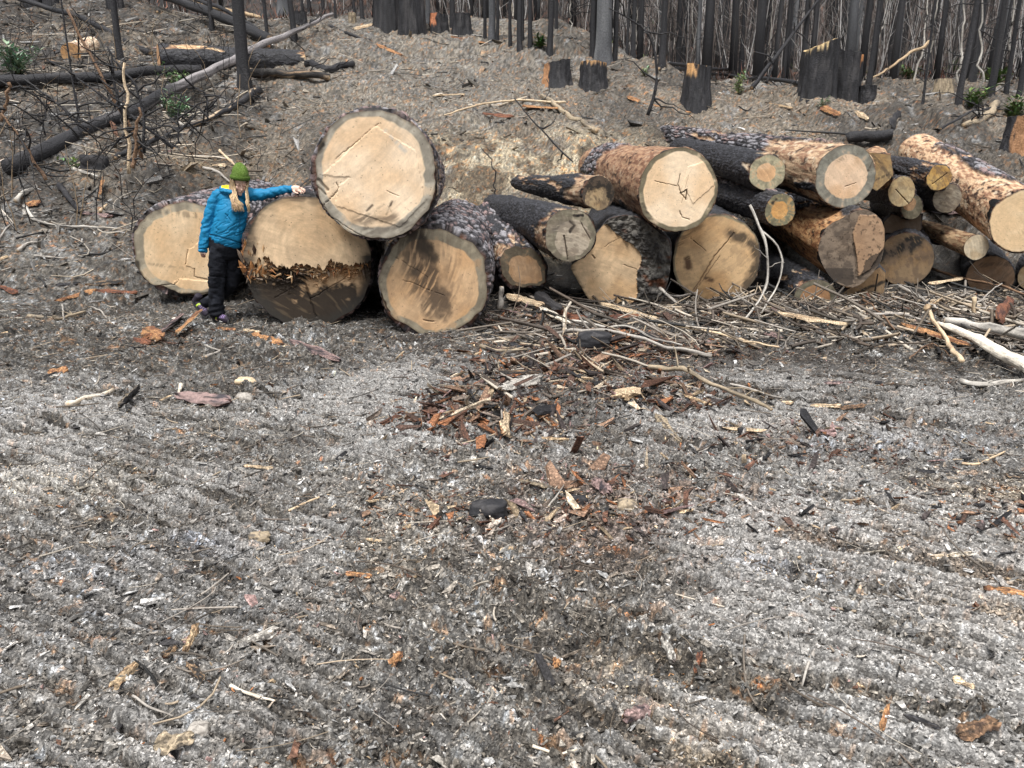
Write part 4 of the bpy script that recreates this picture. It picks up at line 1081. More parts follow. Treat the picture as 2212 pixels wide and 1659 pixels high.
    S('long thin grey stick at the very bottom centre', [(1150, 1650), (1200, 1646), (1245, 1648)], 9, 'white', 47)
    S('short grey stick at left edge beside the leftmost bark scraps', [(75, 556), (140, 563)], 5, 'grey', 48)
    S('straight twig standing out of the soil between woman and orange bark', [(135, 668), (138, 702)], 4, 'grey', 49, lift=.03)
    S('weathered pole lying by the dark hole at lower left', [(820, 1088), (850, 1078), (880, 1062)], 4, 'pale', 50)
    S('lone grey stick in the churned slope right of the green plant', [(160, 370), (215, 395)], 9, 'birch', 51)
    S('grey pole on the slope above the woman, aimed at her hat', [(440, 372), (470, 385), (500, 402)], 8, 'grey', 52)
    S('pale thin pole crossing behind the woman hat', [(475, 330), (495, 350), (540, 395)], 6, 'pale', 53)

    B = slab
    B('pinkish and black bark slab left of the leftmost giant log', lcp(535, 375), lcp(735, 412), 16, 'pink', 'rust', 60)
    B('orange bark sheet among charred scraps near the upper left', lcp(165, 330), lcp(255, 300), 20, 'orange', 'rust', 61)
    B('long orange-brown bark strip left of the woman', lcp(370, 965), lcp(630, 905), 14, 'orange', 'rust', 62, curl=.4)
    B('black and orange bark strip just above the long one', lcp(570, 870), lcp(800, 850), 15, 'scorch', 'orange', 63)
    B('dark brown bark strip ending near the leftmost giant log', lcp(640, 905), lcp(890, 910), 14, 'rust', 'orange', 64)
    B('charred thin slab left of the black and orange strip', lcp(370, 868), lcp(520, 848), 11, 'char', 'brown', 65)
    B('squarish orange bark plate, left one before the woman', (312, 722), (352, 742), 32, 'orange', 'rust', 66, tilt=35)
    B('upright jagged orange bark plate, nearest the woman', (386, 735), (430, 700), 34, 'orange', 'pale', 67, tilt=40, stand=.05)
    B('black slab with pink scales between two orange plates', (347, 728), (394, 688), 24, 'pink', 'char', 68, thick=.04, tilt=30)
    B('small dark red bark piece left of the squarish orange plate', (290, 735), (325, 742), 16, 'rust', 'orange', 69)
    B('lone small orange bark flake on open soil at left', (107, 812), (146, 808), 18, 'orange', 'orange', 70)
    B('narrow orange bark slab in front of the splintered giant log', (548, 730), (608, 745), 16, 'orange', 'rust', 71)
    B('short tan bark slab behind the narrow orange one', (528, 724), (562, 726), 10, 'pale', 'rust', 72)
    B('long black slab with a pink scaled face, before the three giant logs', (628, 742), (735, 790), 22, 'pink', 'char', 73, thick=.05, tilt=32)
    B('shiny black and dark red bark stack in the left foreground', (383, 864), (497, 880), 30, 'pink', 'rust', 74, thick=.045, tilt=28, mat=M_BARK)
    B('small bark slab at the woman toe, brown', (470, 722), (510, 722), 11, 'orange', 'rust', 75)
    B('big black bark slab sloping down between logs and white pole', mcp(500, 100), mcp(745, 300), 20, 'char', 'rust', 76, thick=.04, lift=.06, tilt=30)
    B('shredded pale wood strip beside the big black slab', mcp(380, 175), mcp(620, 245), 24, 'pale', 'white', 77, lift=.06, splint=.6)
    B('continuation of shredded wood, paler and thinner, lower right', mcp(610, 255), mcp(790, 345), 16, 'white', 'pale', 78, lift=.04, splint=.5)
    B('long pale bark plank in front of the flared log', mcp(1015, 215), mcp(1390, 312), 15, 'pale', 'rust', 79, lift=.04, tilt=20)
    B('flat dark red bark sheet right of the shredded wood', mcp(700, 250), mcp(900, 300), 30, 'rust', 'rust', 80, lift=.02, tilt=10)
    B('flat dark red bark sheet below the long pale plank', mcp(1080, 290), mcp(1400, 280), 26, 'rust', 'brown', 81, lift=.02, tilt=12)
    B('dark curled bark sheet right of the charred block', mcp(1350, 380), mcp(1500, 490), 16, 'brown', 'pale', 82)
    B('orange-edged dark slab on the bark heap', mcp(310, 720), mcp(600, 705), 14, 'scorch', 'orange', 83, lift=.04)
    B('frayed silvery wood chunk on top of the bark heap', mcp(340, 850), mcp(610, 745), 30, 'birch', 'pale', 84, thick=.06, lift=.05, splint=.7)
    B('pale orange block standing in the bark heap', mcp(365, 1130), mcp(380, 1000), 34, 'pale', 'orange', 85, thick=.05, tilt=55, lift=.02)
    B('orange ribbed bark slab right of the bark heap', mcp(530, 920), mcp(740, 1012), 13, 'orange', 'rust', 86)
    B('tan thin slab under the orange ribbed one', mcp(500, 1085), mcp(800, 1118), 10, 'tan', 'brown', 87)
    B('brown leaf-shaped bark sheet in the middle', mcp(1170, 895), mcp(1270, 830), 26, 'tan', 'brown', 88, tilt=35)
    B('curled grey and tan bark sheet pair on pale dust', mcp(1385, 980), mcp(1550, 1110), 20, 'greytan', 'tan', 89)
    B('dark wavy bark slab at the left of the thick splintered pole', mcp(1060, 700), mcp(1250, 780), 16, 'greytan', 'brown', 90)
    B('black slab with orange rim under the thick splintered pole', mcp(1240, 790), mcp(1440, 860), 18, 'scorch', 'orange', 91, thick=.03)
    B('thin brown slab at the foot of the thick splintered pole', mcp(1570, 845), mcp(1760, 915), 10, 'tan', 'brown', 92)
    B('purple-pink bark block in the middle foreground', mcp(965, 1400), mcp(1070, 1480), 26, 'pink', 'pink', 93, thick=.05, tilt=40)
    B('wide grey bark shell above the charred lump', mcp(460, 1450), mcp(690, 1445), 12, 'greytan', 'brown', 94, curl=.5)
    B('heavy split plank with black underside and blond top', (1668, 698), (1826, 742), 20, 'pale', 'char', 95, thick=.09, lift=.09, name='split_plank', cat='plank', group='split planks and beams', tilt=15)
    beam()
    B('orange torn slab crossing under the white split beam', (1948, 710), (2090, 768), 15, 'orange', 'pale', 97, thick=.03, lift=.03, splint=.6)
    B('short blond plank lying on the tangle before the low brown log', (2002, 640), (2074, 632), 9, 'pale', 'orange', 98, thick=.02, lift=.12, name='split_plank', cat='plank', group='split planks and beams')
    B('rust-coloured bark plate standing in the tangle near the right edge', (2150, 722), (2180, 675), 36, 'rust', 'orange', 99, tilt=55, lift=.03)
    B('reddish bark sheet on the pile under the grey weathered log end', (1992, 470), (2104, 472), 30, 'pink', 'rust', 100)
    B('short orange-tan slab right of the curled pink flake', rcp(0, 545), rcp(140, 600), 9, 'pale', 'orange', 101)
    B('curled pinkish bark flake left of the heavy split plank', rcp(210, 495), rcp(320, 580), 16, 'pink', 'pink', 102)
    B('blond thin plank on grey soil, right of the pole tip', rcp(205, 1000), rcp(410, 1025), 9, 'pale', 'orange', 103)
    B('jumble slab with black and blond sides in the right mid ground', rcp(545, 1060), rcp(760, 1080), 16, 'pale', 'char', 104)
    B('dark brown slab right beside the black and blond jumble', rcp(760, 1090), rcp(940, 1085), 13, 'brown', 'pale', 105)
    B('flat pinkish flake in the right mid ground', rcp(620, 905), rcp(840, 890), 9, 'pink', 'tan', 106)
    B('black and orange scraps near the right edge root stick', rcp(1840, 1400), rcp(1930, 1500), 18, 'scorch', 'orange', 107)
    B('thick orange-brown wood wedge cut by the right picture edge', (2122, 1288), (2235, 1312), 26, 'orange', 'brown', 108, thick=.05)
    B('bright white torn splinter lying at right', (2008, 1218), (2092, 1226), 17, 'white', 'white', 109, splint=.8)
    B('cream rectangular wood chip at lower right', (2052, 1506), (2098, 1520), 22, 'pale', 'pale', 110, curl=.0, splint=.1, tilt=20)
    B('upright orange chip near the bottom right', (1898, 1618), (1912, 1580), 20, 'orange', 'pale', 111, tilt=45)
    B('pinkish grey weathered slab standing in sawdust', (1452, 1452), (1432, 1400), 28, 'birch', 'pink', 112, tilt=50)
    B('rusty upright splinter right of the pinkish grey slab', (1500, 1475), (1512, 1432), 18, 'rust', 'orange', 113, tilt=50)
    B('orange diamond-shaped chip in the lower centre', (846, 1448), (868, 1424), 24, 'orange', 'pale', 114, tilt=40)
    B('tan chip pointing down in the dark lower centre', (1196, 1437), (1206, 1462), 20, 'orange', 'tan', 115, tilt=45)
    B('flat brown-orange stick chip left of the pink chip', (748, 1258), (802, 1256), 12, 'orange', 'orange', 116, curl=0)
    B('small rosy square chip on the soil in the lower centre', (848, 1316), (866, 1308), 18, 'pink', 'pink', 117, curl=0)
    B('pointed grey-brown bark shard in the lower left heap', (400, 1420), (432, 1380), 22, 'tan', 'orange', 118, tilt=50, stand=.04)
    B('dark slab with blond edges in the lower left heap', (408, 1450), (440, 1482), 22, 'scorch', 'pale', 119, tilt=35, thick=.035)
    B('pale brown bark sheet left of the lower left heap', (245, 1500), (300, 1452), 26, 'tan', 'orange', 120)
    B('dark red and black nub in the lower left heap', (355, 1430), (380, 1405), 24, 'scorch', 'rust', 121, thick=.04)
    B('layered black, orange and grey bark pieces right of the lower left heap', (520, 1400), (600, 1375), 26, 'birch', 'orange', 122, thick=.03)
    B('brown bark shell with hollow at the bottom centre right', (1345, 1580), (1400, 1560), 28, 'pink', 'orange', 123, curl=.6, thick=.03, tilt=40)
    B('broad pale bark sheet at the very bottom left', (340, 1648), (420, 1618), 50, 'greytan', 'grey', 124, tilt=20, thick=.02, splint=.1, curl=.1)
    B('brown bark wedge in the bottom right corner', (2060, 1650), (2140, 1625), 34, 'brown', 'tan', 125, tilt=30, thick=.04)
    B('dark half-buried plank near the bottom right', (1945, 1600), (2020, 1630), 16, 'char', 'brown', 126)
    B('black twisted chip at the right edge', rcp(1965, 1610), rcp(2120, 1625), 12, 'scorch', 'tan', 127)
    B('black short plank left of the bark at right edge', rcp(1310, 1575), rcp(1610, 1560), 12, 'char', 'greytan', 128)
    B('orange and black bark scrap in the left middle ground', (530, 1020), (590, 1025), 12, 'pale', 'orange', 129)
    B('leftmost dark scrap cluster on the soil at the picture edge', lcp(0, 880), lcp(120, 920), 14, 'rust', 'scorch', 130)
    B('upright tan chip on the slope between green plant and leftmost log', (217, 432), (224, 408), 22, 'orange', 'pale', 131, tilt=55)
    B('blond chip at the foot of the tan mound', (462, 378), (492, 374), 14, 'pale', 'white', 132)
    B('dark round-ended slab at left, half dug into the soil', (265, 905), (300, 868), 34, 'greytan', 'char', 133, tilt=60, thick=.03)
    K = chunk
    K('black charred wood block in front of the flared log', (1282, 752), 78, 44, 'char', 200, group='charred lumps lying on the soil')
    K('black charred lump with grained top in the middle foreground', (1055, 1125), 82, 50, 'char', 201, group='charred lumps lying on the soil')
    K('small black lump above and right of the grained one', (1250, 1085), 40, 30, 'char', 202, group='charred lumps lying on the soil')
    K('smooth grey round stone beside the black and red bark stack', (527, 868), 38, 30, 'grey', 203, name='stone', cat='stone', group='stones lying on the soil')
    K('blond torn wood lump resting behind the round stone', (530, 835), 40, 20, 'pale', 204, name='wood_lump', cat='wood chunk')
    K('blue-black lump on the slope beside the green leaf sprig', (205, 372), 58, 50, 'char', 205, group='charred lumps lying on the soil')
    K('pale grey clod in the very foreground left of centre', (430, 1600), 50, 36, 'grey', 206, name='stone', cat='stone', group='stones lying on the soil')
    K('grey clod with dull surface near the lower left heap', (560, 1170), 44, 30, 'greytan', 207, name='stone', cat='stone', group='stones lying on the soil')
    K('small dark lump right of pale sawdust in the right middle', (1602, 945), 20, 18, 'char', 208, group='charred lumps lying on the soil')
    K('small dark lump on the right mid ground', (1898, 830), 14, 12, 'char', 209, group='charred lumps lying on the soil')
    K('tan stone among bark crumbs right of centre', (1355, 1100), 44, 36, 'greytan', 210, name='stone', cat='stone', group='stones lying on the soil')
hero()

# ------------------------------------------------------------------ burnt forest, stumps, fallen trunks
k4 = lambda x, y: (.34 * x, .34 * y)
k5 = lambda x, y: (707.8 + .36 * x, .36 * y)
k6 = lambda x, y: (1415.7 + .36 * x, .36 * y)
def stump(label, x0, x1, ytop, ybase, seed, slope=0.0, topw=.8, topc=(.62, .42, .24), cut=True, kind='char', side=None, tall=None):
    g = G((x0 + x1) / 2, ybase - 2); dep = (g - CP) @ FW
    r = (x1 - x0) * .5 * dep / F; h = (ybase - ytop) * dep / F if tall is None else tall
    g = g + np.array([0, r * .7, 0])
    root = thing('stump', label, 'stump', g, 'burnt tree stumps' if cut else 'burnt tree stumps')
    nA, nL = 90, 30
    th = np.linspace(0, 2 * np.pi, nA, endpoint=False); t = np.linspace(0, 1, nL)
    T, A = np.meshgrid(t, th, indexing='ij')
    fl = 1 + .22 * (1 - T) ** 2 * np.abs(vn(np.cos(A) * 3 + seed, np.sin(A) * 3, seed=seed + 11)) + .12 * vn(np.cos(A) * 2.2 + seed, np.sin(A) * 2.2, seed=seed) + .10 * np.abs(vn(np.cos(A) * 6, np.sin(A) * 6 + seed, T * .8, seed=seed + 1))
    R = r * (topw + (1 - topw) * (1 - T) ** 1.8) * fl + .03 * fbm(np.cos(A) * 9, np.sin(A) * 9, T * 6, o=3, seed=seed + 2)
    htop = h * (1 + slope * np.cos(A)) * (1 + .025 * vn(np.cos(A) * 5, np.sin(A) * 5, seed=seed + 3))
    Z = -.25 + T * (htop + .25)
    V = np.stack([R * np.cos(A), R * np.sin(A), Z], -1) + g
    n = fbm(np.cos(A) * 3, np.sin(A) * 3, T * 3, o=4, seed=seed + 4)
    c = mixc(np.broadcast_to(WOODC[kind][0], V.shape), WOODC[kind][1], sst(.0, .5, n))
    c = c * (1 + .6 * fbm(np.cos(A) * 14, np.sin(A) * 14, T * 3, o=2, seed=seed + 5))[..., None]
    if side:
        a0, w, t0, cc = side
        da = np.abs((A - R_(a0) + np.pi) % (2 * np.pi) - np.pi) + .25 * vn(A * 4, T * 5, seed=seed + 6)
        c = mixc(c, cc, (1 - sst(w - .08, w + .08, da)) * sst(t0 - .05, t0 + .05, T + .1 * vn(A * 9, T * 2, seed=seed + 7)))
    mk('bark', V.reshape(-1, 3), grid_faces(nL, nA, True), M_CHAR, root, c.reshape(-1, 3))
    if cut or True:
        rr = np.linspace(0, 1, 14); RR, AF = np.meshgrid(rr, th, indexing='ij')
        Rt = R[-1][None, :] * RR * .98; Zt = htop[-1][None, :] * RR + h * (1 - RR) - .01 * (RR > .95) + .02 * fbm(Rt * np.cos(AF) * 6, Rt * np.sin(AF) * 6, o=3, seed=seed + 8)
        Vt = np.stack([Rt * np.cos(AF), Rt * np.sin(AF), Zt], -1) + g
        nn = fbm(RR * np.cos(AF) * 3, RR * np.sin(AF) * 3, o=3, seed=seed + 9)
        ct = mixc(np.broadcast_to(topc, Vt.shape), np.array(topc) * .35, sst(.0, .4, nn))
        ct = mixc(ct, (.03, .03, .03), sst(.9, 1, RR))
        mk('cut_face' if cut else 'broken_top', Vt.reshape(-1, 3), grid_faces(14, nA, True), M_FACE, root, ct.reshape(-1, 3))
    return root
stump('left of two waist-high burnt stumps, orange split wood down its left side', 1167, 1243, 142, 191, 401, slope=.10, topw=.68, side=(200, .5, .1, (.42, .22, .11)), topc=(.70, .46, .24))
stump('right of the two waist-high burnt stumps, thin orange rim on top', 1248, 1317, 141, 197, 402, slope=-.03, topw=.74, side=(270, 2.0, .97, (.55, .33, .16)))
stump('lone rugged black stump with orange corner, left of the tallest stump', 1471, 1550, 150, 235, 403, slope=-.05, topw=.70, side=(215, .5, .80, (.62, .36, .16)))
stump('tallest black stump with bright slanting yellow cut top', 1736, 1810, 116, 218, 404, slope=.13, topw=.96, topc=(.80, .58, .30), side=(235, .75, .96, (.8, .6, .32)))
stump('black broken stump grown against the tallest stump, dark top', 1800, 1860, 124, 220, 405, slope=-.05, topw=1.0, topc=(.02, .02, .02), cut=False, side=(330, .35, .8, (.55, .25, .10)))
stump('small fluted black stump at the right foot of the tallest stump', 1857, 1897, 192, 223, 406, topw=.85, topc=(.03, .03, .03), cut=False)
stump('huge burnt stump at top centre, left one of a joined pair', 800, 872, -45, 68, 407, topw=.8, topc=(.03, .03, .03), cut=False)
stump('huge burnt stump at top centre, right one of a joined pair', 858, 918, -30, 74, 408, topw=.85, topc=(.03, .03, .03), cut=False)
stump('black stump with orange torn corner, right of the huge pair', 927, 970, 37, 73, 409, slope=-.04, topw=.85, topc=(.75, .5, .26), side=(225, .5, .6, (.50, .20, .10)))
stump('broad black rounded stump right of the orange-cornered one', 970, 1026, 30, 79, 410, topw=.62, topc=(.02, .02, .02), cut=False)
stump('small black stump on the upper slope beside a slanting dark pole', 632, 664, 28, 57, 411, topw=.8, topc=(.03, .03, .03), cut=False)
stump('little grey stump at top left of the huge pair', 752, 769, 36, 57, 412, topw=.9, topc=(.2, .18, .16), kind='greytan')
stump('weathered grey stump at the right among green shrubs', 2020, 2072, 172, 206, 413, topw=.7, topc=(.2, .17, .14), kind='greytan', cut=False)
stump('dark burnt stump in the top left corner, wide one', 44, 84, -40, 18, 414, topw=.85, topc=(.02, .02, .02), cut=False)
stump('dark burnt stump in the top left corner, narrower one', 88, 122, -60, 16, 415, topw=.85, topc=(.02, .02, .02), cut=False)
stump('dark stump base at the top left, left of the thick standing trunk', 228, 262, -50, 26, 416, topw=.85, topc=(.02, .02, .02), cut=False)

TREE_N = [0]
def tree(label, px, base_y, wpx, seed, lean=0.0, kind='char', H=None, branches=10, group='burnt trees of the forest', Y=None, xy=None, r=None, name='burnt_tree', stub=None, small=False):
    if xy is None:
        g = G(px, base_y); dep = (g - CP) @ FW; r = wpx * .5 * dep / F
    else:
        g = np.array([xy[0], xy[1], float(H0(*xy))])
    rs = random.Random(seed)
    H = H or min(20, 6 + r * 60)
    root = thing(name, label, 'tree', g, group)
    n = 7 if small else 16
    z = np.linspace(-.4, H, n) if small else np.concatenate([[-.5, -.2, 0, .2, .45], np.linspace(.9, H, n - 5)])
    path = np.stack([g[0] + lean * np.clip(z, 0, None) + .06 * np.cumsum([rs.uniform(-1, 1) for _ in range(n)]) * (.5 if small else .25), g[1] + 0 * z, g[2] + z], 1)
    path[:, 0] -= path[0, 0] - g[0]
    rad = r * (1 - .55 * z.clip(0) / H) * (1 + .30 * np.exp(-z.clip(0) / .25))
    V, Fc, T, A = tube(path, rad, 6 if small else 14, .07, seed)
    c = wood_col(kind, T, A, seed, th=.15)
    if stub:
        t0, cc = stub; m = (T < t0) & (T > 0)
        c = np.where(m[:, None] & (np.sin(A * 2 + seed) > -.3)[:, None], cc, c)
    mk('trunk', V, Fc, M_CHAR, root, c)
    if branches:
        ac = Acc(); v_, f_, t_, a_ = tube(path[1:], rad[1:] * .3, 3, 0, seed, cap=False); ac.add(v_, f_, WOODC[kind][0])
        for k in range(branches):
            hz = H * (rs.uniform(.12, 1.0) if not small else rs.uniform(.1, .9)); i = np.interp(hz, z, np.arange(n)); p0 = np.array([np.interp(hz, z, path[:, q]) for q in range(3)])
            a = rs.uniform(0, 6.28); l = rs.uniform(.25, .9) * (1.3 - hz / H) * (1 if r > .08 else .6)
            d = np.array([math.cos(a), math.sin(a), rs.uniform(-.45, .25)])
            q = np.array([p0, p0 + d * l * .5, p0 + d * l + np.array([0, 0, rs.uniform(-.25, .15) * l])])
            v_, f_, t_, a_ = tube(resample(q, 4, l * .05, seed + k), np.array([.012, .004]) * (1 + r * 3), 3, 0, seed, cap=False)
            ac.add(v_, f_, WOODC[kind][0])
        ac.build('branches', M_CHAR, root)
    TREE_N[0] += 1
    return root

T_ = [  # x, base y, width, lean, kind, label
    (258, 128, 14, 0, 'char', 'slim black trunk standing above the round tan log at upper left'),
    (529, 192, 27, 0, 'char', 'thick black trunk standing between the felled charred logs, nearest on the left slope'),
    (459, 70, 10, 0, 'char', 'thin black trunk left of the thick nearest trunk, on the upper slope'),
    (580, 104, 8, -.01, 'char', 'thin burnt trunk with orange peeled foot on the upper slope'),
    (636, 95, 12, -.04, 'char', 'slightly leaning burnt trunk beside the small black stump'),
    (613, 32, 26, 0, 'blue', 'wide grey-sided trunk at top left of centre'),
    (173, 272, 4, -.01, 'char', 'very thin black snag rising across the left slope'),
    (668, 27, 8, .0, 'char', 'thin dark trunk right of the wide grey-sided one'),
    (783, 45, 8, -.01, 'char', 'narrow dark trunk just left of the huge stump pair'),
    (766, 35, 6, 0, 'char', 'narrowest dark trunk left of the huge stump pair'),
    (724, 38, 5, 0, 'char', 'thin faint trunk in the gap at top left of centre'),
    (700, 30, 5, 0, 'char', 'second thin faint trunk in the gap at top left of centre'),
    (925, 50, 10, .0, 'blue', 'grey-lit trunk behind the orange-cornered stump'),
    (978, 60, 12, 0, 'char', 'dark trunk rising behind the broad rounded stump'),
    (1048, 84, 7, 0, 'char', 'first thin trunk right of the broad rounded stump'),
    (1061, 90, 14, 0, 'blue', 'stout grey-blue trunk right of the broad rounded stump'),
    (1073, 92, 7, .0, 'char', 'thin dark trunk touching the stout grey-blue one'),
    (1100, 100, 7, .005, 'char', 'thin black trunk left of the white flaring snag'),
    (1122, 107, 11, 0, 'char', 'straight black trunk right of the white flaring snag'),
    (1131, 92, 6, 0, 'char', 'thin trunk behind the straight black one by the white snag'),
    (1146, 102, 9, 0, 'char', 'black trunk at the crest above the sandy mound'),
    (1187, 118, 12, 0, 'char', 'black trunk standing alone at the crest above the left cut stump'),
    (1201, 65, 7, 0, 'char', 'short-looking trunk behind the lone crest trunk'),
    (1281, 131, 14, 0, 'char', 'dark trunk glued to the left of the thickest blue-grey tree'),
    (1304, 137, 34, 0, 'blue', 'thickest blue-grey burnt tree at the crest, centre right'),
    (1326, 134, 11, 0, 'char', 'dark trunk glued to the right of the thickest blue-grey tree'),
    (1356, 120, 6, 0, 'char', 'thin trunk right of the thickest blue-grey tree'),
    (1365, 128, 10, 0, 'char', 'medium black trunk right of the thickest blue-grey tree'),
    (1401, 84, 7, 0, 'char', 'slim trunk behind the bent sapling'),
    (1430, 146, 14, .008, 'char', 'black trunk just right of the bent sapling'),
    (1461, 155, 14, .01, 'char', 'black trunk above the lone rugged stump, left one'),
    (1474, 145, 9, .01, 'char', 'black trunk above the lone rugged stump, right one'),
    (1484, 150, 6, -.01, 'char', 'thin black stem above the lone rugged stump'),
    (1527, 138, 8, 0, 'blue', 'pale grey slender trunk right of the lone rugged stump'),
    (1564, 152, 14, 0, 'char', 'straight jet-black trunk between rugged stump and leafy sprout'),
    (1600, 165, 11, 0, 'char', 'black trunk above the leafy sprout'),
    (1617, 145, 7, .03, 'char', 'leaning thin trunk right of the leafy sprout'),
    (1632, 135, 17, 0, 'blue', 'blurry grey trunk between leafy sprout and tallest stump'),
    (1695, 174, 12, 0, 'char', 'black trunk left of the tallest stump, first one'),
    (1716, 138, 9, 0, 'char', 'black trunk left of the tallest stump, farther one'),
    (1732, 192, 12, .0, 'char', 'black trunk touching the tallest stump on its left'),
    (1750, 128, 7, 0, 'char', 'faint trunk behind the tallest stump'),
    (1794, 118, 16, .02, 'char', 'thick black trunk rising behind the tallest stump'),
    (1811, 122, 9, 0, 'char', 'dark trunk left of the scaly pine'),
    (1876, 193, 12, .015, 'char', 'black trunk between the tallest stump and the leaning tan pole'),
    (1895, 142, 8, .0, 'char', 'thin trunk crossing behind the leaning tan pole'),
    (1922, 146, 15, 0, 'char', 'blue-dark broad trunk above the green shrubs'),
    (1948, 138, 9, 0, 'char', 'medium trunk right of the blue-dark broad one'),
    (1963, 141, 9, 0, 'char', 'straight trunk above the weathered grey stump'),
    (2006, 163, 12, .0, 'char', 'dark trunk behind the weathered grey stump'),
    (2030, 160, 7, .0, 'char', 'thin dark trunk above the weathered grey stump'),
    (2067, 238, 13, .055, 'char', 'leaning black trunk nearest on the right slope'),
    (2100, 182, 14, .0, 'char', 'trunk with drooping dead branches at upper right'),
    (2139, 213, 14, .0, 'char', 'black trunk in the right corner thicket'),
    (2175, 200, 9, .0, 'char', 'thin trunk near the right picture edge'),
    (2200, 215, 10, .0, 'char', 'trunk at the right picture edge above green shrubs'),
    (1992, 236, 5, -.01, 'char', 'thin crooked sapling stem left of the leaning nearest trunk'),
]
for i, (x, by, w, le, kd, lb) in enumerate(T_):
    st_ = (.16, (.45, .22, .10)) if 'orange peeled foot' in lb else None
    tree(lb, x, by, w, 500 + i, lean=le, kind=kd, branches=(26 if w > 6 else 10), group=None, stub=st_)
# the scaly pine behind the tallest stump
g = G(1834, 132)
def pine():
    dep = (g - CP) @ FW; r = 40 * .5 * dep / F
    root = thing('burnt_pine', 'pine trunk with large grey bark scales behind the tallest stump', 'tree', g)
    th = np.linspace(0, 2 * np.pi, 80, endpoint=False); z = np.linspace(-.3, 14, 260)
    Z, A = np.meshgrid(z, th, indexing='ij')
    f1, f2, rr = worley(A * r / .13, Z / .32, seed=611)
    e = sst(.03, .2, f2 - f1)
    R = r * (1 - .02 * Z) + .03 * e
    V = np.stack([g[0] + R * np.cos(A), g[1] + R * np.sin(A), g[2] + Z], -1)
    c = mixc((.018, .018, .02), mixc((.10, .105, .115), (.20, .20, .205), rr), e)
    mk('trunk', V.reshape(-1, 3), grid_faces(260, 80, True), M_CHAR, root, c.reshape(-1, 3))
pine()
# background trees, each one a trunk of its own
rs = random.Random(77)
placed = [(G(x, by)[0], G(x, by)[1]) for (x, by, *_r) in T_]
cnt = 0
while cnt < 240:
    y = 30 + 60 * rs.random() ** 1.5
    u = rs.uniform(-.75, .80)
    x = u * y
    if u < -.12 and y < 34: continue
    if any((x - a) ** 2 + (y - b) ** 2 < .5 for a, b in placed): continue
    placed.append((x, y)); cnt += 1
    kd = rs.choice(['char', 'char', 'char', 'blue'])
    tree('bare burnt trunk deep in the forest behind the clearing', 0, 0, 0, 900 + cnt, xy=(x, y), r=rs.uniform(.05, .22), lean=rs.uniform(-.03, .03), kind=kd, branches=9, small=True,
         group='bare burnt trunks deep in the forest')

# leaning and fallen trunks
def fallen(label, pp, w0, w1, kind, seed, lift=0.0, up=None, twigs=0, name='fallen_trunk', cat='fallen trunk', inner=(.55, .38, .22), patches=0.0, Ys=None, wob=.06, group='fallen charred trunks', grad=None):
    pts = np.array([G(x, y) for x, y in pp]) if Ys is None else np.array([P(x, y, Y) for (x, y), Y in zip(pp, Ys)])
    if up is not None: pts[:, 2] += np.asarray(up)
    deps = (pts - CP) @ FW
    r0 = w0 * .5 * deps[0] / F; r1 = w1 * .5 * deps[-1] / F
    if Ys is None: pts[:, 2] += np.linspace(r0, r1, len(pts)) * .7 + lift
    L = np.sum(np.linalg.norm(np.diff(pts, axis=0), axis=1))
    path = resample(pts, max(16, int(L / .15)), wob, seed)
    V, Fc, T, A = tube(path, np.linspace(r0, r1, len(path)), 18, .05, seed)
    c = wood_col(kind, T, A, seed, th=.12, inner=inner)
    if grad: c = mixc(wood_col('char', T, A, seed + 1, th=.12), c, sst(grad - .1, grad + .1, T + .12 * vn(T * 14, A, seed=seed + 2)))
    if patches:
        m = sst(patches, patches + .08, fbm(np.cos(A) * 1.6, np.sin(A) * 1.6, T * 9, o=3, seed=seed + 9))
        c = mixc(c, (.50, .38, .26), m)
    o = mk(name, V, Fc, M_CHAR, None, c)
    base = pts[0]; recenter(o, base)
    tag(o, label, cat, group)
    if twigs:
        rs = random.Random(seed); ac = Acc(); v_, f_, t_, a_ = tube(path, np.linspace(r0, r1, len(path)) * .3, 4, 0, seed); ac.add(v_, f_, (.025, .024, .025))
        for k in range(twigs):
            i = rs.randrange(2, len(path) - 1); a = rs.uniform(0, 6.28); l = rs.uniform(.2, 1.0)
            d = np.array([math.cos(a), math.sin(a) * .6, rs.uniform(-.7, .8)])
            q = np.array([path[i], path[i] + d * l * .5, path[i] + d * l + np.array([rs.uniform(-.2, .2), 0, rs.uniform(-.3, .3)]) * l])
            v_, f_, t_, a_ = tube(resample(q, 6, l * .1, seed + k), np.array([.018, .005]), 4, 0, seed, cap=False)
            ac.add(v_, f_, (.025, .024, .025))
        tw = ac.build('branches', M_CHAR)
        from mathutils import Matrix
        tw.data.transform(Matrix.Translation(-o.location)); tw.parent = o
    return o
fallen('long burnt trunk slanting from lower left up to the right across the slope', [(22, 378), (720, 66)], 38, 7, 'birchchar', 701, up=(.05, .35), twigs=22, wob=.10, grad=.36)
fallen('thick black pole slanting down right behind the nearest trunk, top left', [k4(840, -10), k4(1300, 180), k4(1720, 325)], 15, 22, 'char', 702, up=(.3, .5, .2), twigs=12)
fallen('thin black pole above the thick slanting one, top left', [k4(1100, -10), k4(1400, 140), k4(1650, 285)], 8, 8, 'char', 703, up=(.3, .4, .2), twigs=8)
fallen('thin black trunk sloping down right from the top left corner', [k4(0, 25), k4(480, 180), k4(960, 365)], 9, 13, 'char', 704, up=(.2, .3, 0), twigs=14)
fallen('straight charred log lying level across the left slope', [(-30, 195), (200, 190), (440, 183)], 23, 19, 'char', 705, twigs=8, lift=.1)
fallen('charred log with blond broken end, right of the nearest left trunk', [(540, 178), (640, 178), (712, 180)], 19, 15, 'scorch', 706, twigs=4, patches=.2, inner=(.7, .52, .3))
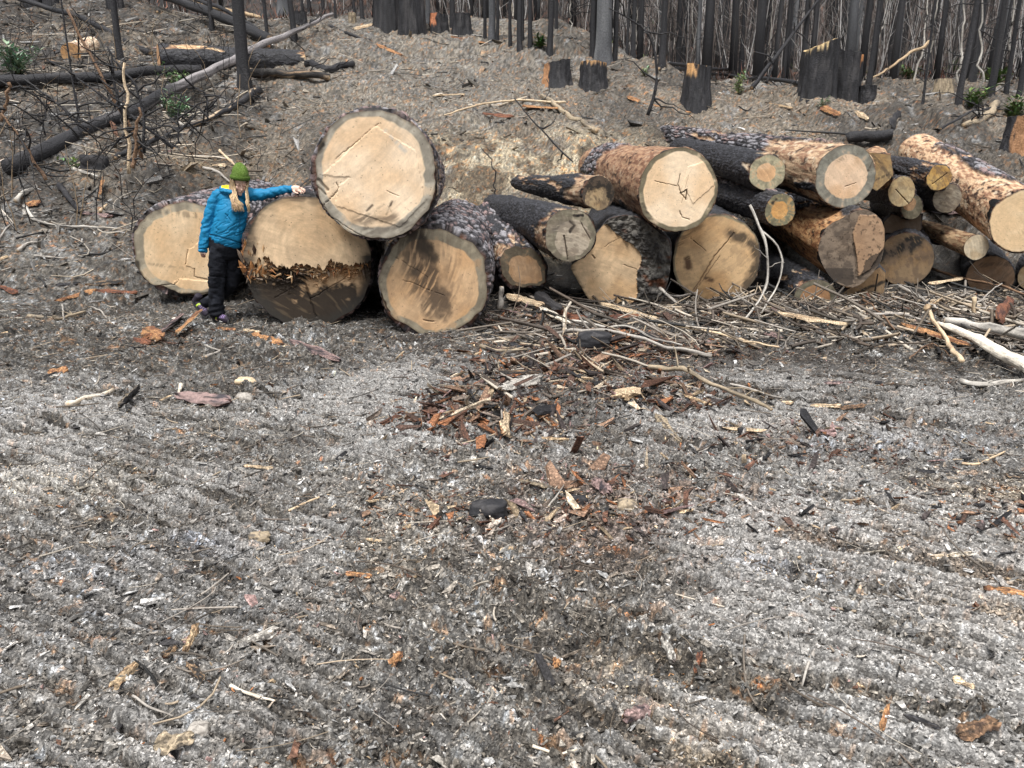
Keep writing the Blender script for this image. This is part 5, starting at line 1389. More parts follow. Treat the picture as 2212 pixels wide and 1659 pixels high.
fallen('curved black root log right of the big felled log', [(665, 145), (710, 160), (762, 150)], 16, 13, 'char', 707, twigs=5)
fallen('dark pole on the upper slope pointing at the huge stump pair', [(674, 54), (740, 70), (802, 90)], 11, 4, 'char', 708)
fallen('rising charred branch with torn orange foot below the nearest left trunk', [(374, 292), (430, 282), (490, 255), (560, 205)], 9, 17, 'char', 709, twigs=12, patches=.25, lift=.06)
fallen('low black branch lying left of the tan mound', [(250, 345), (300, 325), (370, 290)], 12, 7, 'char', 710, twigs=6)
fallen('black log lying under the straight level one, far left', [(100, 140), (180, 146), (300, 160)], 9, 8, 'scorch', 711, twigs=6)
fallen('blond split slash log at top left', [(420, 10), (500, 32), (560, 42)], 9, 9, 'tan', 712, patches=.0)
fallen('dark log under the blond slash log', [(340, 30), (440, 36), (520, 48)], 8, 7, 'char', 713)
fallen('charred pole fallen behind the stumps at right', [(1423, 152), (1560, 164), (1728, 184)], 9, 9, 'char', 714, twigs=6)
fallen('second charred pole fallen farther behind the stumps at right', [(1430, 142), (1580, 152), (1700, 160)], 7, 7, 'char', 715)
fallen('small black log with cut blond top behind the longest log', [(1828, 316), (1860, 314), (1925, 316)], 24, 22, 'char', 716, lift=.1)
fallen('grey pole sliding down the sandy bank behind the stack', [(1170, 214), (1215, 245), (1288, 305)], 9, 12, 'greytan', 717, lift=.05)
fallen('long pale thin pole lying on the brow of the sandy bank', [(960, 256), (1050, 238), (1120, 228), (1222, 228)], 3.5, 5, 'pale', 718, lift=.06, wob=.03)
fallen('twisted root log near the right edge behind the bright log', [(2150, 236), (2125, 262), (2080, 285)], 18, 12, 'greytan', 719, twigs=10)
fallen('bare dark branch resting on the right slope, tip up right', [(2030, 296), (2090, 270), (2157, 246)], 5, 4, 'char', 720, lift=.1, twigs=4)
fallen('tan leaning pole right of the tallest stump', [(1884, 168), (1945, 128), (2006, 90)], 4, 7, 'tan', 721, Ys=(19.5, 20.5, 21.5), twigs=3)
fallen('black leaning pole crossing the trunks left of the tallest stump', [(1624, 190), (1690, 105), (1768, 0)], 10, 5, 'char', 722, Ys=(18.5, 19, 19.5), twigs=8)
fallen('bent burnt sapling with kinked top above the middle stack', [(1399, 249), (1416, 212), (1421, 162), (1417, 110), (1408, 76), (1370, 48), (1316, 18)], 8, 2.5, 'char', 723, Ys=(15.6, 15.6, 15.6, 15.6, 15.6, 15.5, 15.4), twigs=8, wob=.02, name='burnt_sapling', cat='tree')
fallen('thin black twig standing in the sandy bank, slanting', [(1111, 212), (1150, 260), (1237, 349)], 2.5, 3.5, 'char', 724, Ys=(12.6, 12.4, 12.2), twigs=2, wob=.02, name='burnt_sapling', cat='sapling')
fallen('short black stem poking up left of the black pointing log', [(1070, 420), (1062, 360), (1040, 320)], 3, 2, 'char', 725, Ys=(11.6, 11.6, 11.6), name='burnt_sapling', cat='sapling')
fallen('arched black stem at the foot of the leaning pole', [(1655, 180), (1672, 140), (1663, 118), (1630, 112)], 6, 3, 'char', 726, Ys=(18.5, 18.5, 18.5, 18.5), wob=.02, name='burnt_sapling', cat='sapling')
# snags on the left slope
for i, (lb, pp, w0, w1, kd, dY) in enumerate([
    ('leaning grey snag with orange breaks crossing the left slope', [(145, 20), (190, 110), (238, 204), (285, 285), (306, 345)], 5, 9, 'brown', 12.9),
    ('bare brown stem slanting down right at the left picture edge', [(2, 245), (50, 315), (99, 388)], 4, 8, 'brown', 11.9),
    ('thin black stem slanting over the left picture edge stem', [(51, 170), (120, 225), (190, 279)], 3, 5, 'char', 13.5),
    ('black stem slanting down right across the straight level log', [(102, 129), (190, 190), (272, 245), (374, 320)], 3, 6, 'char', 12.6),
    ('upright pale splintered stake left of the slanting trunk', [(269, 136), (272, 230), (279, 375)], 5, 8, 'pale', 12.2),
    ('black upright stem beside the pale splintered stake', [(232, 100), (245, 170), (272, 262)], 4, 7, 'char', 12.7),
    ('thin black upright sprout on the left slope, low', [(98, 200), (98, 292)], 2.5, 3.5, 'char', 12.8),
    ('thin black upright sprout just right of the low one', [(165, 200), (168, 300)], 2.5, 3.5, 'char', 12.6),
    ('thin upright black stem right of the green bush', [(393, 200), (392, 312)], 2.5, 3.5, 'char', 13.0),
    ('crooked black stem standing before the green bush', [(405, 190), (440, 200), (448, 262)], 3, 4, 'char', 13.0),
    ('split-topped grey snag at the far left edge', [(18, 178), (15, 215), (2, 262)], 7, 6, 'brown', 12.4),
    ('black forked stem leaning right above the pale stake', [(245, 128), (290, 180), (318, 265), (312, 330)], 4, 7, 'char', 12.5),
    ('broken dark stem bundle at the foot of the leaning grey snag', [(300, 232), (290, 300), (285, 362)], 5, 10, 'brown', 12.0)]):
    fallen(lb, pp, w0, w1, kd, 740 + i, Ys=[dY] * len(pp), twigs=7, wob=.05, name='burnt_snag', cat='snag', group='thin burnt snags on the left slope')

# big felled logs lying on the left slope
gB = G(360, 160); Yb_ = gB[1]
make_log('big felled charred log on the left slope with long blond torn strip on top', (343, 130), (9, 32), Yb_, (655, 136), 27, Yb_ + 1.6, 801, rw=(.36, .36), heart=1.3, turn=.0 + .0, bark_t=.012, hcol=(.62, .38, .22),
         bands=(('char', 0, 1.1), ('peel', .05, .42, 80, 38, -.25), ('peel', .96, 1.1)), nL=120, nA=130, nr=30, na=110, group='felled logs on the left slope', tint=(1.2, 1.15, 1.0))
gB = G(170, 133)
make_log('short round log with brown sawn face and creamy scorched bark, upper left', (153, 114), (23, 22), gB[1], (196, 98), 20, gB[1] + 1.0, 802, heart=1.3, bark_t=.006, hcol=(.42, .25, .12),
         bands=(('peel', 0, 1.1),), tint=(1.5, 1.7, 1.9), nL=60, nA=90, nr=26, na=100, group='felled logs on the left slope', dirtn=.6)
gB = G(2200, 330)
stump('charred root stump at the right edge behind the bright log', 2170, 2240, 262, 338, 420, topw=.6, topc=(.02, .02, .02), cut=False, side=(250, .5, -.1, (.3, .16, .08)))
slab('orange slab pile on the brow above the sandy bank', (1130, 238), (1215, 243), 11, 'orange', 'rust', 850, thick=.05, lift=.05)
slab('dark rusty slab below the brow of the sandy bank', (1045, 250), (1110, 272), 14, 'rust', 'tan', 851, thick=.05)
slab('blond shredded patch of wood on the upper track', (935, 212), (1002, 205), 12, 'pale', 'pale', 852, lift=.01, tilt=5)
slab('orange slab below the huge stump pair', (815, 102), (868, 122), 12, 'orange', 'rust', 853, tilt=20)
slab('blond slab at the left foot of the huge stump pair', (765, 68), (806, 60), 12, 'pale', 'orange', 854, tilt=30)
slab('blond long slab right of the broad rounded stump', (975, 78), (1052, 92), 9, 'orange', 'pale', 855, tilt=15)
slab('orange split slab right of the tall curved sapling foot', (1390, 222), (1492, 242), 8, 'orange', 'char', 856)
slab('orange chip left of the tall curved sapling foot', (1358, 210), (1382, 222), 14, 'orange', 'pale', 857)
slab('orange chip leaning on the lone rugged stump', (1484, 228), (1504, 215), 15, 'orange', 'orange', 858, tilt=50)
slab('black and tan slab below the tallest stump', (1660, 226), (1712, 243), 8, 'tan', 'char', 859)
slab('orange chip heap in the middle of the right slope', (1775, 255), (1812, 272), 16, 'orange', 'pale', 860, tilt=40)
slab('pale chip right of the orange chip heap', (1848, 240), (1875, 262), 12, 'pale', 'pink', 861, tilt=40)
slab('upright black slab right of the small black log', (1922, 290), (1940, 268), 24, 'char', 'char', 862, tilt=60)

# ------------------------------------------------------------------ thicket of pale dead saplings
def thicket():
    rs = np.random.RandomState(5)
    ac = Acc()
    N = 3600
    y = 33 + 45 * rs.rand(N) ** 1.2; u = rs.uniform(-.2, .78, N)
    u = np.where(rs.rand(N) < .25, rs.uniform(-.75, -.0, N), u)
    x = u * y; ok = ~((u < -.1) & (y < 42)); x = x[ok]; y = y[ok]; N = len(x)
    z0 = H0(x, y) - .1
    n = 7
    t = np.linspace(0, 1, n)
    Hh = rs.uniform(2.5, 7.5, N); lean = rs.normal(0, .10, (N, 2))
    wob = np.cumsum(rs.normal(0, .07, (N, n, 2)), 1)
    Pt = np.zeros((N, n, 3))
    Pt[:, :, 0] = x[:, None] + lean[:, :1] * Hh[:, None] * t + wob[:, :, 0]; Pt[:, :, 1] = y[:, None] + lean[:, 1:] * Hh[:, None] * t + wob[:, :, 1]; Pt[:, :, 2] = z0[:, None] + Hh[:, None] * t
    r = rs.uniform(.012, .032, N)[:, None] * (1 - .7 * t)[None, :] * (y / 45)[:, None] ** .5
    shade = rs.choice([0, 1, 2], N, p=[.24, .38, .38]); cols = np.array([[.62, .60, .58], [.21, .175, .155], [.04, .037, .037]])[shade] * rs.uniform(.7, 1.25, (N, 1))
    def strands(Pt, r, cols):
        N, n, _ = Pt.shape
        k = 3; an = np.arange(k) * 2 * np.pi / k
        off = np.stack([np.cos(an), np.sin(an), np.zeros(k)], 1)
        V = Pt[:, :, None, :] + r[:, :, None, None] * off[None, None]
        idx = np.arange(N * n * k).reshape(N, n, k)
        q = np.stack([idx[:, :-1, :], np.roll(idx, -1, 2)[:, :-1, :], np.roll(idx, -1, 2)[:, 1:, :], idx[:, 1:, :]], -1).reshape(-1, 4)
        ac.add(V.reshape(-1, 3), [q], np.repeat(cols, n * k, 0))
    strands(Pt, r, cols)
    # side twigs
    for rep in range(8):
        i = rs.randint(1, n - 1, N); p0 = Pt[np.arange(N), i]
        a = rs.uniform(0, 6.28, N); l = rs.uniform(.4, 1.5, N)
        d = np.stack([np.cos(a) * .8, np.sin(a) * .8, rs.uniform(.1, 1.2, N)], 1) * l[:, None]
        q = np.stack([p0, p0 + d * .5 + rs.normal(0, .06, (N, 3)), p0 + d], 1)
        strands(q, np.tile(np.array([.010, .008, .004]), (N, 1)) * (y / 45)[:, None] ** .5, cols * .9)
    o = ac.build('sapling_thicket', M_STICK)
    tag(o, 'dense thicket of pale leafless saplings among the burnt trunks', 'thicket', kind='stuff')
thicket()
def undergrowth():
    """low dead brush, rusty and grey, on the forest floor"""
    rs = np.random.RandomState(9); ac = Acc()
    N = 14000
    y = 31 + 40 * rs.rand(N) ** 1.3; u = rs.uniform(-.72, .80, N); x = u * y
    z = H0(x, y)
    l = rs.uniform(.2, .9, N); a = rs.uniform(0, 6.28, N); up = rs.uniform(.1, 1, N)
    p0 = np.stack([x, y, z], 1); p1 = p0 + np.stack([np.cos(a) * l * .6, np.sin(a) * l * .6, up * l], 1); pm = (p0 + p1) / 2 + rs.normal(0, .06, (N, 3))
    w = rs.uniform(.008, .022, N)[:, None] * np.stack([-np.sin(a), np.cos(a), np.zeros(N)], 1)
    V = np.stack([p0 - w, p0 + w, pm + w, p1, pm - w], 1)
    idx = np.arange(N * 5).reshape(N, 5)
    q = idx[:, [0, 1, 2, 4]]; t = idx[:, [4, 2, 3]]
    pal = np.array([[.16, .07, .045], [.10, .05, .035], [.03, .028, .028], [.28, .26, .24], [.08, .10, .04]])
    c = pal[rs.choice(5, N, p=[.26, .22, .27, .19, .06])] * rs.uniform(.7, 1.4, (N, 1))
    ac.add(V.reshape(-1, 3), [q, t], np.repeat(c, 5, 0))
    o = ac.build('forest_undergrowth', M_STICK)
    tag(o, 'rust-brown and grey dead brush covering the forest floor', 'undergrowth', kind='stuff')
undergrowth()

# ------------------------------------------------------------------ green shrubs
def shrub(label, px, py, wpx, hpx, seed, n=220, col=(.10, .22, .09), leaf=.09, name='green_shrub', cat='shrub', group='green shrubs on the burnt slope'):
    g = G(px, py); dep = (g - CP) @ FW; W = wpx * .5 * dep / F; Hh = hpx * dep / F
    rs = random.Random(seed)
    root = thing(name, label, cat, g, group)
    st_ = Acc(); lf = Acc()
    tips = []
    for k in range(max(5, n // 26)):
        a = rs.uniform(0, 6.28); d = np.array([math.cos(a) * W * rs.uniform(.2, 1), math.sin(a) * W * rs.uniform(.1, .9), Hh * rs.uniform(.4, 1)])
        q = resample([g, g + d * [.4, .4, .6], g + d], 6, .03, seed + k); tips.append(q)
        v_, f_, t_, a_ = tube(q, np.array([.010, .004]), 4, 0, seed, cap=False); st_.add(v_, f_, (.10, .09, .04))
    for k in range(n):
        q = tips[rs.randrange(len(tips))]; p = q[rs.randrange(1, 6)] + np.array([rs.gauss(0, W * .16), rs.gauss(0, W * .16), rs.gauss(0, Hh * .08)])
        p[2] = max(p[2], g[2] + .03)
        a = rs.uniform(0, 6.28); e = rs.uniform(-.3, .8); d = np.array([math.cos(a) * math.cos(e), math.sin(a) * math.cos(e), math.sin(e)])
        s = np.cross(d, [0, 0, 1]); s /= np.linalg.norm(s); nn = np.cross(s, d)
        L = leaf * rs.uniform(.4, 1.25); w = L * .2
        v = np.array([p, p + d * L * .5 + s * w + nn * .01, p + d * L, p + d * L * .5 - s * w + nn * .01])
        c = np.array(col) * rs.uniform(.35, 1.35); c[0] *= rs.uniform(.8, 1.4)
        lf.add(v, [np.array([[0, 1, 2, 3]])], c)
    st_.build('stem', M_STICK, root); lf.build('foliage', M_LEAF, root, smooth=False)
shrub('bluish green leafy bush at the left picture edge', 40, 165, 90, 60, 901, n=620, col=(.20, .33, .22), leaf=.17)
shrub('green leafy bush behind the slanting burnt trunk, lower clump', 385, 262, 76, 58, 902, n=420, col=(.20, .34, .20), leaf=.14)
shrub('green leafy bush above the slanting burnt trunk, upper clump', 385, 205, 60, 52, 903, n=260, col=(.20, .33, .15), leaf=.13)
shrub('leaf sprig with round green leaves by the slanting trunk base', 165, 365, 60, 26, 904, n=40, col=(.28, .45, .18), leaf=.12)
shrub('leafy yellow-green sprout right of the lone rugged stump', 1595, 200, 34, 44, 905, n=130, col=(.30, .42, .20), leaf=.13)
shrub('pale green sprout below the tallest stump', 1772, 250, 26, 22, 906, n=60, col=(.32, .42, .30), leaf=.1)
shrub('deep green shrub under the leaning tan pole', 1962, 172, 60, 30, 907, n=240, col=(.09, .17, .05), leaf=.2)
shrub('deep green shrub right of the leaning nearest trunk', 2100, 238, 60, 36, 908, n=260, col=(.12, .22, .06), leaf=.15)
shrub('green shrub in the right corner behind the bright log', 2190, 248, 60, 42, 909, n=320, col=(.12, .22, .07), leaf=.14)
shrub('dark conifer seedling between two trunks at the crest', 1166, 108, 26, 26, 910, n=160, col=(.07, .14, .04), leaf=.16)
shrub('green shrub among trunks above the weathered grey stump', 2055, 160, 70, 30, 911, n=220, col=(.09, .16, .05), leaf=.2)
shrub('small green shrub right of the blurry grey trunk', 1880, 172, 26, 18, 912, n=80, col=(.2, .3, .12), leaf=.14)
shrub('pale green sprig by the mound right of the cut stumps', 1392, 165, 26, 16, 913, n=70, col=(.32, .42, .26), leaf=.13)
shrub('green shrub half hidden behind the dead branches at upper right', 2150, 190, 60, 34, 914, n=240, col=(.10, .18, .05), leaf=.2)

# the white flaring snag at the crest
fallen('white bare snag shining between the trunks at top centre', [(1108, 62), (1108, 30), (1112, -40)], 14, 7, 'white', 930, Ys=(40, 40, 40), name='white_snag', cat='snag', group=None, wob=.05)
for i, (x, y0, x1, w) in enumerate([(1365 + 5, 118, 1376, 3), (1500, 120, 1496, 3.4), (1540, 122, 1546, 3.5), (1590, 125, 1578, 3), (1655, 130, 1668, 3.4), (1900, 150, 1920, 3.4), (1975, 185, 2010, 4), (2110, 205, 2125, 5), (2070, 190, 2090, 5), (2000, 170, 2030, 4), (2180, 190, 2190, 4), (1240, 95, 1236, 3), (1455, 110, 1462, 3)]):
    g0 = G(x, y0)
    fallen('thin whitish dead sapling at the forest edge', [(x, y0), ((x + x1) / 2 + (-4 if i % 2 else 5), y0 * .5), (x1, -30)], w, w * .6, 'birch', 950 + i, Ys=(g0[1],) * 3, name='dead_sapling', cat='sapling', twigs=7, wob=.12,
           group='thin whitish dead saplings at the forest edge')

# ------------------------------------------------------------------ the woman leaning on the splintered log
PY = 8.45
def W(px, py, dy=0.0): return P(px, py, PY + dy)
PXM = ((np.array(W(500, 500)) - CP) @ FW) / F            # metres per photo pixel at her distance
def etube(pts, rx, ry, seg=28, cap=True):
    """loft along pts, rx sideways radii, ry depth radii (towards the camera); rounded ends"""
    pts = np.asarray(pts, float); n = len(pts)
    rx = np.asarray(rx, float); ry = np.asarray(ry, float)
    m = n * 5
    s = np.linspace(0, n - 1, m)
    def cat(v):
        v = np.asarray(v, float); out = []
        for t in s:
            i = int(min(n - 2, math.floor(t))); f = t - i
            p0, p1, p2, p3 = v[max(0, i - 1)], v[i], v[i + 1], v[min(n - 1, i + 2)]
            out.append(.5 * ((2 * p1) + (-p0 + p2) * f + (2 * p0 - 5 * p1 + 4 * p2 - p3) * f * f + (-p0 + 3 * p1 - 3 * p2 + p3) * f ** 3))
        return np.array(out)
    c = cat(pts); a = cat(rx); b = cat(ry)
    tan = np.gradient(c, axis=0); tan /= np.linalg.norm(tan, axis=1)[:, None]
    dep = np.array([0, -1.0, 0])
    bb = dep[None] - tan * (tan @ dep)[:, None]; bb /= np.linalg.norm(bb, axis=1)[:, None]
    aa = np.cross(tan, bb)
    if cap:
        k = 4; h = (a[0] + b[0]) * .25; h2 = (a[-1] + b[-1]) * .25
        q = np.linspace(1, 0, k, endpoint=False)
        c = np.concatenate([c[:1] - tan[:1] * h * np.sqrt(q)[:, None], c, c[-1:] + tan[-1:] * h2 * np.sqrt(q[::-1])[:, None]])
        sc0 = np.sqrt(np.clip(1 - q, 0.02, 1)); 
        a = np.concatenate([a[0] * sc0, a, a[-1] * sc0[::-1]]); b = np.concatenate([b[0] * sc0, b, b[-1] * sc0[::-1]])
        aa = np.concatenate([np.repeat(aa[:1], k, 0), aa, np.repeat(aa[-1:], k, 0)]); bb = np.concatenate([np.repeat(bb[:1], k, 0), bb, np.repeat(bb[-1:], k, 0)])
    th = np.linspace(0, 2 * np.pi, seg, endpoint=False)
    V = c[:, None] + aa[:, None] * (a[:, None] * np.cos(th))[..., None] + bb[:, None] * (b[:, None] * np.sin(th))[..., None]
    M = len(c)
    i = np.arange(seg)
    Fq = grid_faces(M, seg, True)
    VV = np.concatenate([V.reshape(-1, 3), c[:1], c[-1:]])
    t0 = np.stack([np.full(seg, M * seg), (i + 1) % seg, i], 1); t1 = np.stack([np.full(seg, M * seg + 1), (M - 1) * seg + i, (M - 1) * seg + (i + 1) % seg], 1)
    return VV, [Fq, np.concatenate([t0, t1])]
def ell(c, r, R=None, n=16, m=24):
    ph = np.linspace(.02, np.pi - .02, n)[:, None]; th = np.linspace(0, 2 * np.pi, m, endpoint=False)[None]
    V = np.stack([np.sin(ph) * np.cos(th) * r[0], np.sin(ph) * np.sin(th) * r[1], np.cos(ph) * r[2] + 0 * th], -1).reshape(-1, 3)
    if R is not None: V = V @ R.T
    i = np.arange(m)
    top = np.stack([np.full(m, n * m), i, (i + 1) % m], 1); bot = np.stack([np.full(m, n * m + 1), (n - 1) * m + (i + 1) % m, (n - 1) * m + i], 1)
    tp = np.array([0, 0, r[2]]); 
    if R is not None: tp = R @ tp
    return np.concatenate([V + c, [c + tp], [c - tp]]), [grid_faces(n, m, True)[:, ::-1], np.concatenate([top, bot])]

def fuse(name, shapes, voxel, mat, colfun, parent=None, smooth_it=3, disp=None):
    ac = Acc()
    for V, Fc in shapes: ac.add(V, Fc, (1, 1, 1))
    o = ac.build('tmp_' + name, mat)
    m = o.modifiers.new('r', 'REMESH'); m.mode = 'VOXEL'; m.voxel_size = voxel; m.use_smooth_shade = True
    s = o.modifiers.new('s', 'SMOOTH'); s.factor = .5; s.iterations = smooth_it
    dg = bpy.context.evaluated_depsgraph_get()
    ev = o.evaluated_get(dg); me = bpy.data.meshes.new_from_object(ev)
    me.name = name
    old = o.data
    bpy.data.objects.remove(o); bpy.data.meshes.remove(old)
    co = np.empty(len(me.vertices) * 3); me.vertices.foreach_get('co', co); co = co.reshape(-1, 3)
    no = np.empty(len(me.vertices) * 3); me.vertex_normals.foreach_get('vector', no); no = no.reshape(-1, 3)
    if disp is not None:
        co = co + no * disp(co, no)[:, None]
        me.vertices.foreach_set('co', co.ravel())
    col = np.clip(colfun(co), .002, .95)
    for a in list(me.color_attributes): me.color_attributes.remove(a)
    a = me.color_attributes.new('Col', 'FLOAT_COLOR', 'POINT')
    c4 = np.ones((len(co), 4)); c4[:, :3] = col; a.data.foreach_set('color', c4.ravel())
    me.polygons.foreach_set('use_smooth', np.ones(len(me.polygons), bool))
    me.materials.clear(); me.materials.append(mat); me.update()
    ob = bpy.data.objects.new(name, me); COL.objects.link(ob)
    if parent is not None:
        ob.parent = parent; ob.location = -Vector(parent.location)
    return ob

M_CLOTH = vmat('jacket_cloth', .6, .3, (60, .08), (300, .1, .001))
M_TROUS = vmat('trouser_cloth', .85, .15, (40, .2), (250, .1, .001))
M_SKIN = vmat('skin', .55, .35, (40, .05), (200, .05, .0005))
M_HAIR = vmat('hair', .5, .35, (50, .12), (120, .1, .001))
M_KNIT = vmat('knit_wool', .95, .1, (160, .22), (260, .5, .002))
M_SHOE = vmat('shoe', .7, .3, (60, .15), (120, .1, .001))

def person():
    u = PXM
    # head frame: turned to the picture's right, bowed
    yaw, bow, roll = R_(30), R_(22), R_(-4)
    fwd = np.array([math.sin(yaw) * math.cos(bow), -math.cos(yaw) * math.cos(bow), -math.sin(bow)])
    up = np.array([0, 0, 1.0]); xr = np.cross(fwd, up); xr /= np.linalg.norm(xr)      # her... sideways axis
    up = np.cross(xr, fwd)
    up2 = up * math.cos(roll) + xr * math.sin(roll); xr = xr * math.cos(roll) - up * math.sin(roll); up = up2
    HR = np.stack([xr, fwd, up], 1)
    HC = W(518, 394, -.02)
    def hl(x, y, z): return HC + HR @ np.array([x, y, z])
    # ---- body: one surface from head to legs
    sh = []
    sh.append(ell(HC + HR @ np.array([0, -.012, .02]), (.073, .093, .102), HR))
    sh.append(ell(HC + HR @ np.array([0, .022, -.055]), (.058, .066, .072), HR))
    sh.append(ell(HC + HR @ np.array([0, .066, -.098]), (.026, .022, .022), HR, 12, 16))      # chin
    sh.append(ell(HC + HR @ np.array([0, .094, -.040]), (.013, .020, .017), HR, 12, 16))       # nose tip
    sh.append(etube([hl(0, .080, .005), hl(0, .090, -.020), hl(0, .098, -.038)], [.008, .010, .012], [.010, .012, .012], 12))
    sh.append(etube([hl(-.024, .076, -.072), hl(0, .089, -.068), hl(.024, .076, -.072)], [.007, .009, .007], [.006, .008, .006], 12))
    for s in (-1, 1):
        sh.append(ell(HC + HR @ np.array([s * .078, -.005, -.015]), (.010, .020, .030), HR, 10, 14))
        sh.append(ell(HC + HR @ np.array([s * .036, .060, -.035]), (.026, .024, .026), HR, 10, 14))     # cheeks
        sh.append(ell(HC + HR @ np.array([s * .033, .078, .002]), (.017, .012, .011), HR, 10, 14))      # lids
        sh.append(etube([hl(s * .012, .088, .018), hl(s * .034, .086, .022), hl(s * .054, .070, .016)], [.006] * 3, [.006] * 3, 8))
    neck0 = W(500, 428, .03)
    sh.append(etube([neck0, hl(0, -.02, -.07)], [.056, .052], [.056, .052]))
    # slim torso, arms and legs under the clothes
    sh.append(etube([W(499, 424, .03), W(501, 450, .03), W(498, 482, .03), W(489, 520, .03), W(485, 545, .03)], [.10, .125, .12, .135, .12], [.07, .09, .085, .10, .09]))
    shL, elL, wrL = W(472, 427, .02), W(451, 478, .0), W(440, 540, -.03)
    shR, elR, wrR = W(528, 421, .02), W(578, 419, .04), W(630, 409, .02)
    sh.append(etube([shL, elL, wrL], [.045, .036, .026], [.045, .036, .026]))
    sh.append(etube([shR, elR, wrR], [.045, .036, .027], [.045, .036, .022]))
    hipL, knL, anL = W(474, 545, .0), W(469, 600, -.04), W(470, 676, .02)
    hipR, knR, anR = W(502, 545, .05), W(502, 606, .10), W(442, 658, .30)
    sh.append(etube([hipL, knL, anL, W(472, 690, .02)], [.075, .055, .038, .03], [.08, .06, .04, .04]))
    sh.append(etube([hipR, knR, (np.array(knR) * .45 + np.array(anR) * .55), anR], [.075, .055, .048, .036], [.08, .06, .05, .04]))
    # hand on the log: palm down, knuckles up, fingers drooping over the bark
    pm = W(640, 408, .0)
    sh.append(etube([wrR, W(636, 408, .005), W(646, 409, -.005)], [.024, .036, .036], [.026, .030, .022], 16))
    fx = [(0, [(646, 406), (653, 407), (658, 410), (659, 413)], .03), (1, [(647, 408), (654, 410), (658, 413), (658, 416)], .008), (2, [(646, 410), (652, 413), (655, 416), (655, 418)], -.016), (3, [(644, 412), (649, 415), (651, 418), (651, 420)], -.036)]
    for k, pp, dy in fx:
        sh.append(etube([W(x, y, dy) for x, y in pp], [.0095, .0085, .008, .007], [.0095, .0085, .008, .007], 10))
    sh.append(etube([W(634, 412, -.03), W(638, 416, -.05), W(644, 418, -.06)], [.012, .010, .008], [.012, .010, .008], 10))
    # hanging hand, mostly inside the cuff
    sh.append(etube([wrL, W(438, 544, -.03), W(438, 549, -.035)], [.022, .028, .024], [.022, .022, .018], 16))
    for k in range(4):
        q0 = W(435 + 2.2 * k, 549, -.04 + .004 * k); q1 = W(436.5 + 2. * k, 554, -.04); q2 = W(438 + 1.7 * k, 556 - abs(k - 1.5), -.02)
        sh.append(etube([q0, q1, q2], [.0085, .0078, .007], [.0085, .0078, .007], 8))
    sh.append(etube([W(441, 545, -.05), W(443, 549, -.05), W(442, 552, -.05)], [.010, .009, .008], [.010, .009, .008], 8))
    iHR = HR.T
    def bcol(co):
        c = np.broadcast_to(np.array([.84, .58, .46]), co.shape).copy()
        l = (co - HC) @ HR
        hd = (np.abs(l[:, 2]) < .16) & (np.abs(l[:, 0]) < .12) & (np.abs(l[:, 1]) < .14)
        def spot(x, y, z, rx, rz, col, k=.8):
            nonlocal c
            d = ((np.abs(l[:, 0]) - x) / rx) ** 2 + ((l[:, 2] - z) / rz) ** 2
            m = np.exp(-d * 1.5) * (l[:, 1] > y) * hd * k
            c = mixc(c, col, m)
        spot(0, .05, -.071, .024, .007, (.50, .20, .17), .8)
        spot(0, .05, -.0715, .022, .0018, (.18, .05, .045), .8)
        spot(.033, .05, -.006, .018, .0035, (.05, .03, .022), .95)
        spot(.034, .05, .022, .022, .0045, (.35, .22, .13), .7)
        spot(.034, .05, .004, .016, .008, (.55, .32, .26), .4)
        spot(.040, .03, -.040, .022, .020, (.75, .38, .30), .35)
        spot(0, .08, -.050, .011, .006, (.45, .19, .14), .5)
        low = co[:, 2] < W(440, 548)[2]; lx = (co[:, 0] < W(448, 548)[0]) & low & (co[:, 2] > W(440, 572)[2])
        c = np.where(lx[:, None], np.array([.30, .16, .12]), c)
        return c
    root = fuse('person', sh, .0042, M_SKIN, bcol, None, 2)
    recenter(root, G(472, 692))
    tag(root, 'woman in blue jacket, black trousers and green beanie, head bowed, arm on the log', 'person')
    # ---- jacket
    jk = []
    jk.append(etube([W(502, 413, .02), W(501, 425, .03), W(502, 445, .02), W(500, 470, .0), W(494, 498, -.01), W(488, 521, .0)],
                    [.085, .145, .160, .166, .170, .170], [.075, .10, .128, .135, .138, .130], 40))
    jk.append(ell(np.array(W(513, 453, -.08)), (.075, .06, .065)))
    jk.append(etube([W(480, 421, .03), W(470, 428, .02), W(457, 455, .01), W(449, 482, .0), W(443, 512, -.02), W(438, 541, -.03)],
                    [.070, .076, .067, .061, .057, .051], [.075, .076, .068, .061, .057, .050], 30))
    jk.append(etube([W(518, 418, .03), W(532, 419, .02), W(556, 421, .02), W(580, 418, .03), W(606, 412, .03), W(630, 408, .02)],
                    [.070, .072, .062, .054, .046, .040], [.075, .078, .066, .056, .048, .042], 30))
    # collar and hood
    for k in range(2):
        pass
    th = np.linspace(R_(-20), R_(250), 14)
    hood = [W(504, 411, .03) + np.array([.105 * math.cos(t + R_(40)), .10 * math.sin(t + R_(40)), .022 * math.sin(t)]) for t in th]
    jk.append(etube(hood, [.030] * 14, [.036] * 14, 16))
    jb = np.array([.007, .185, .37])
    def fold(co, no):
        x, y, z = co[:, 0], co[:, 1], co[:, 2]
        px = 1106 + F * (co[:, 0]) / ((co - CP) @ FW); py = 829.5 - F * ((co - CP) @ UP) / ((co - CP) @ FW)
        f = 0
        tor = (px > 452)
        q = (py + (px - 495) * .38)
        f = .012 * fbm(px * .035, q * .055, o=2, seed=71) - .009 * (1 - np.abs(fbm(px * .05, q * .14, o=2, seed=72)) * 3).clip(0, 1) ** 2
        sl = px < 462
        f = np.where(sl, .003 * np.sin(py * .42 + px * .25 + 5 * fbm(px * .05, py * .05, seed=73)) * sst(430, 470, py) + .010 * fbm(px * .1, py * .15, seed=74), f)
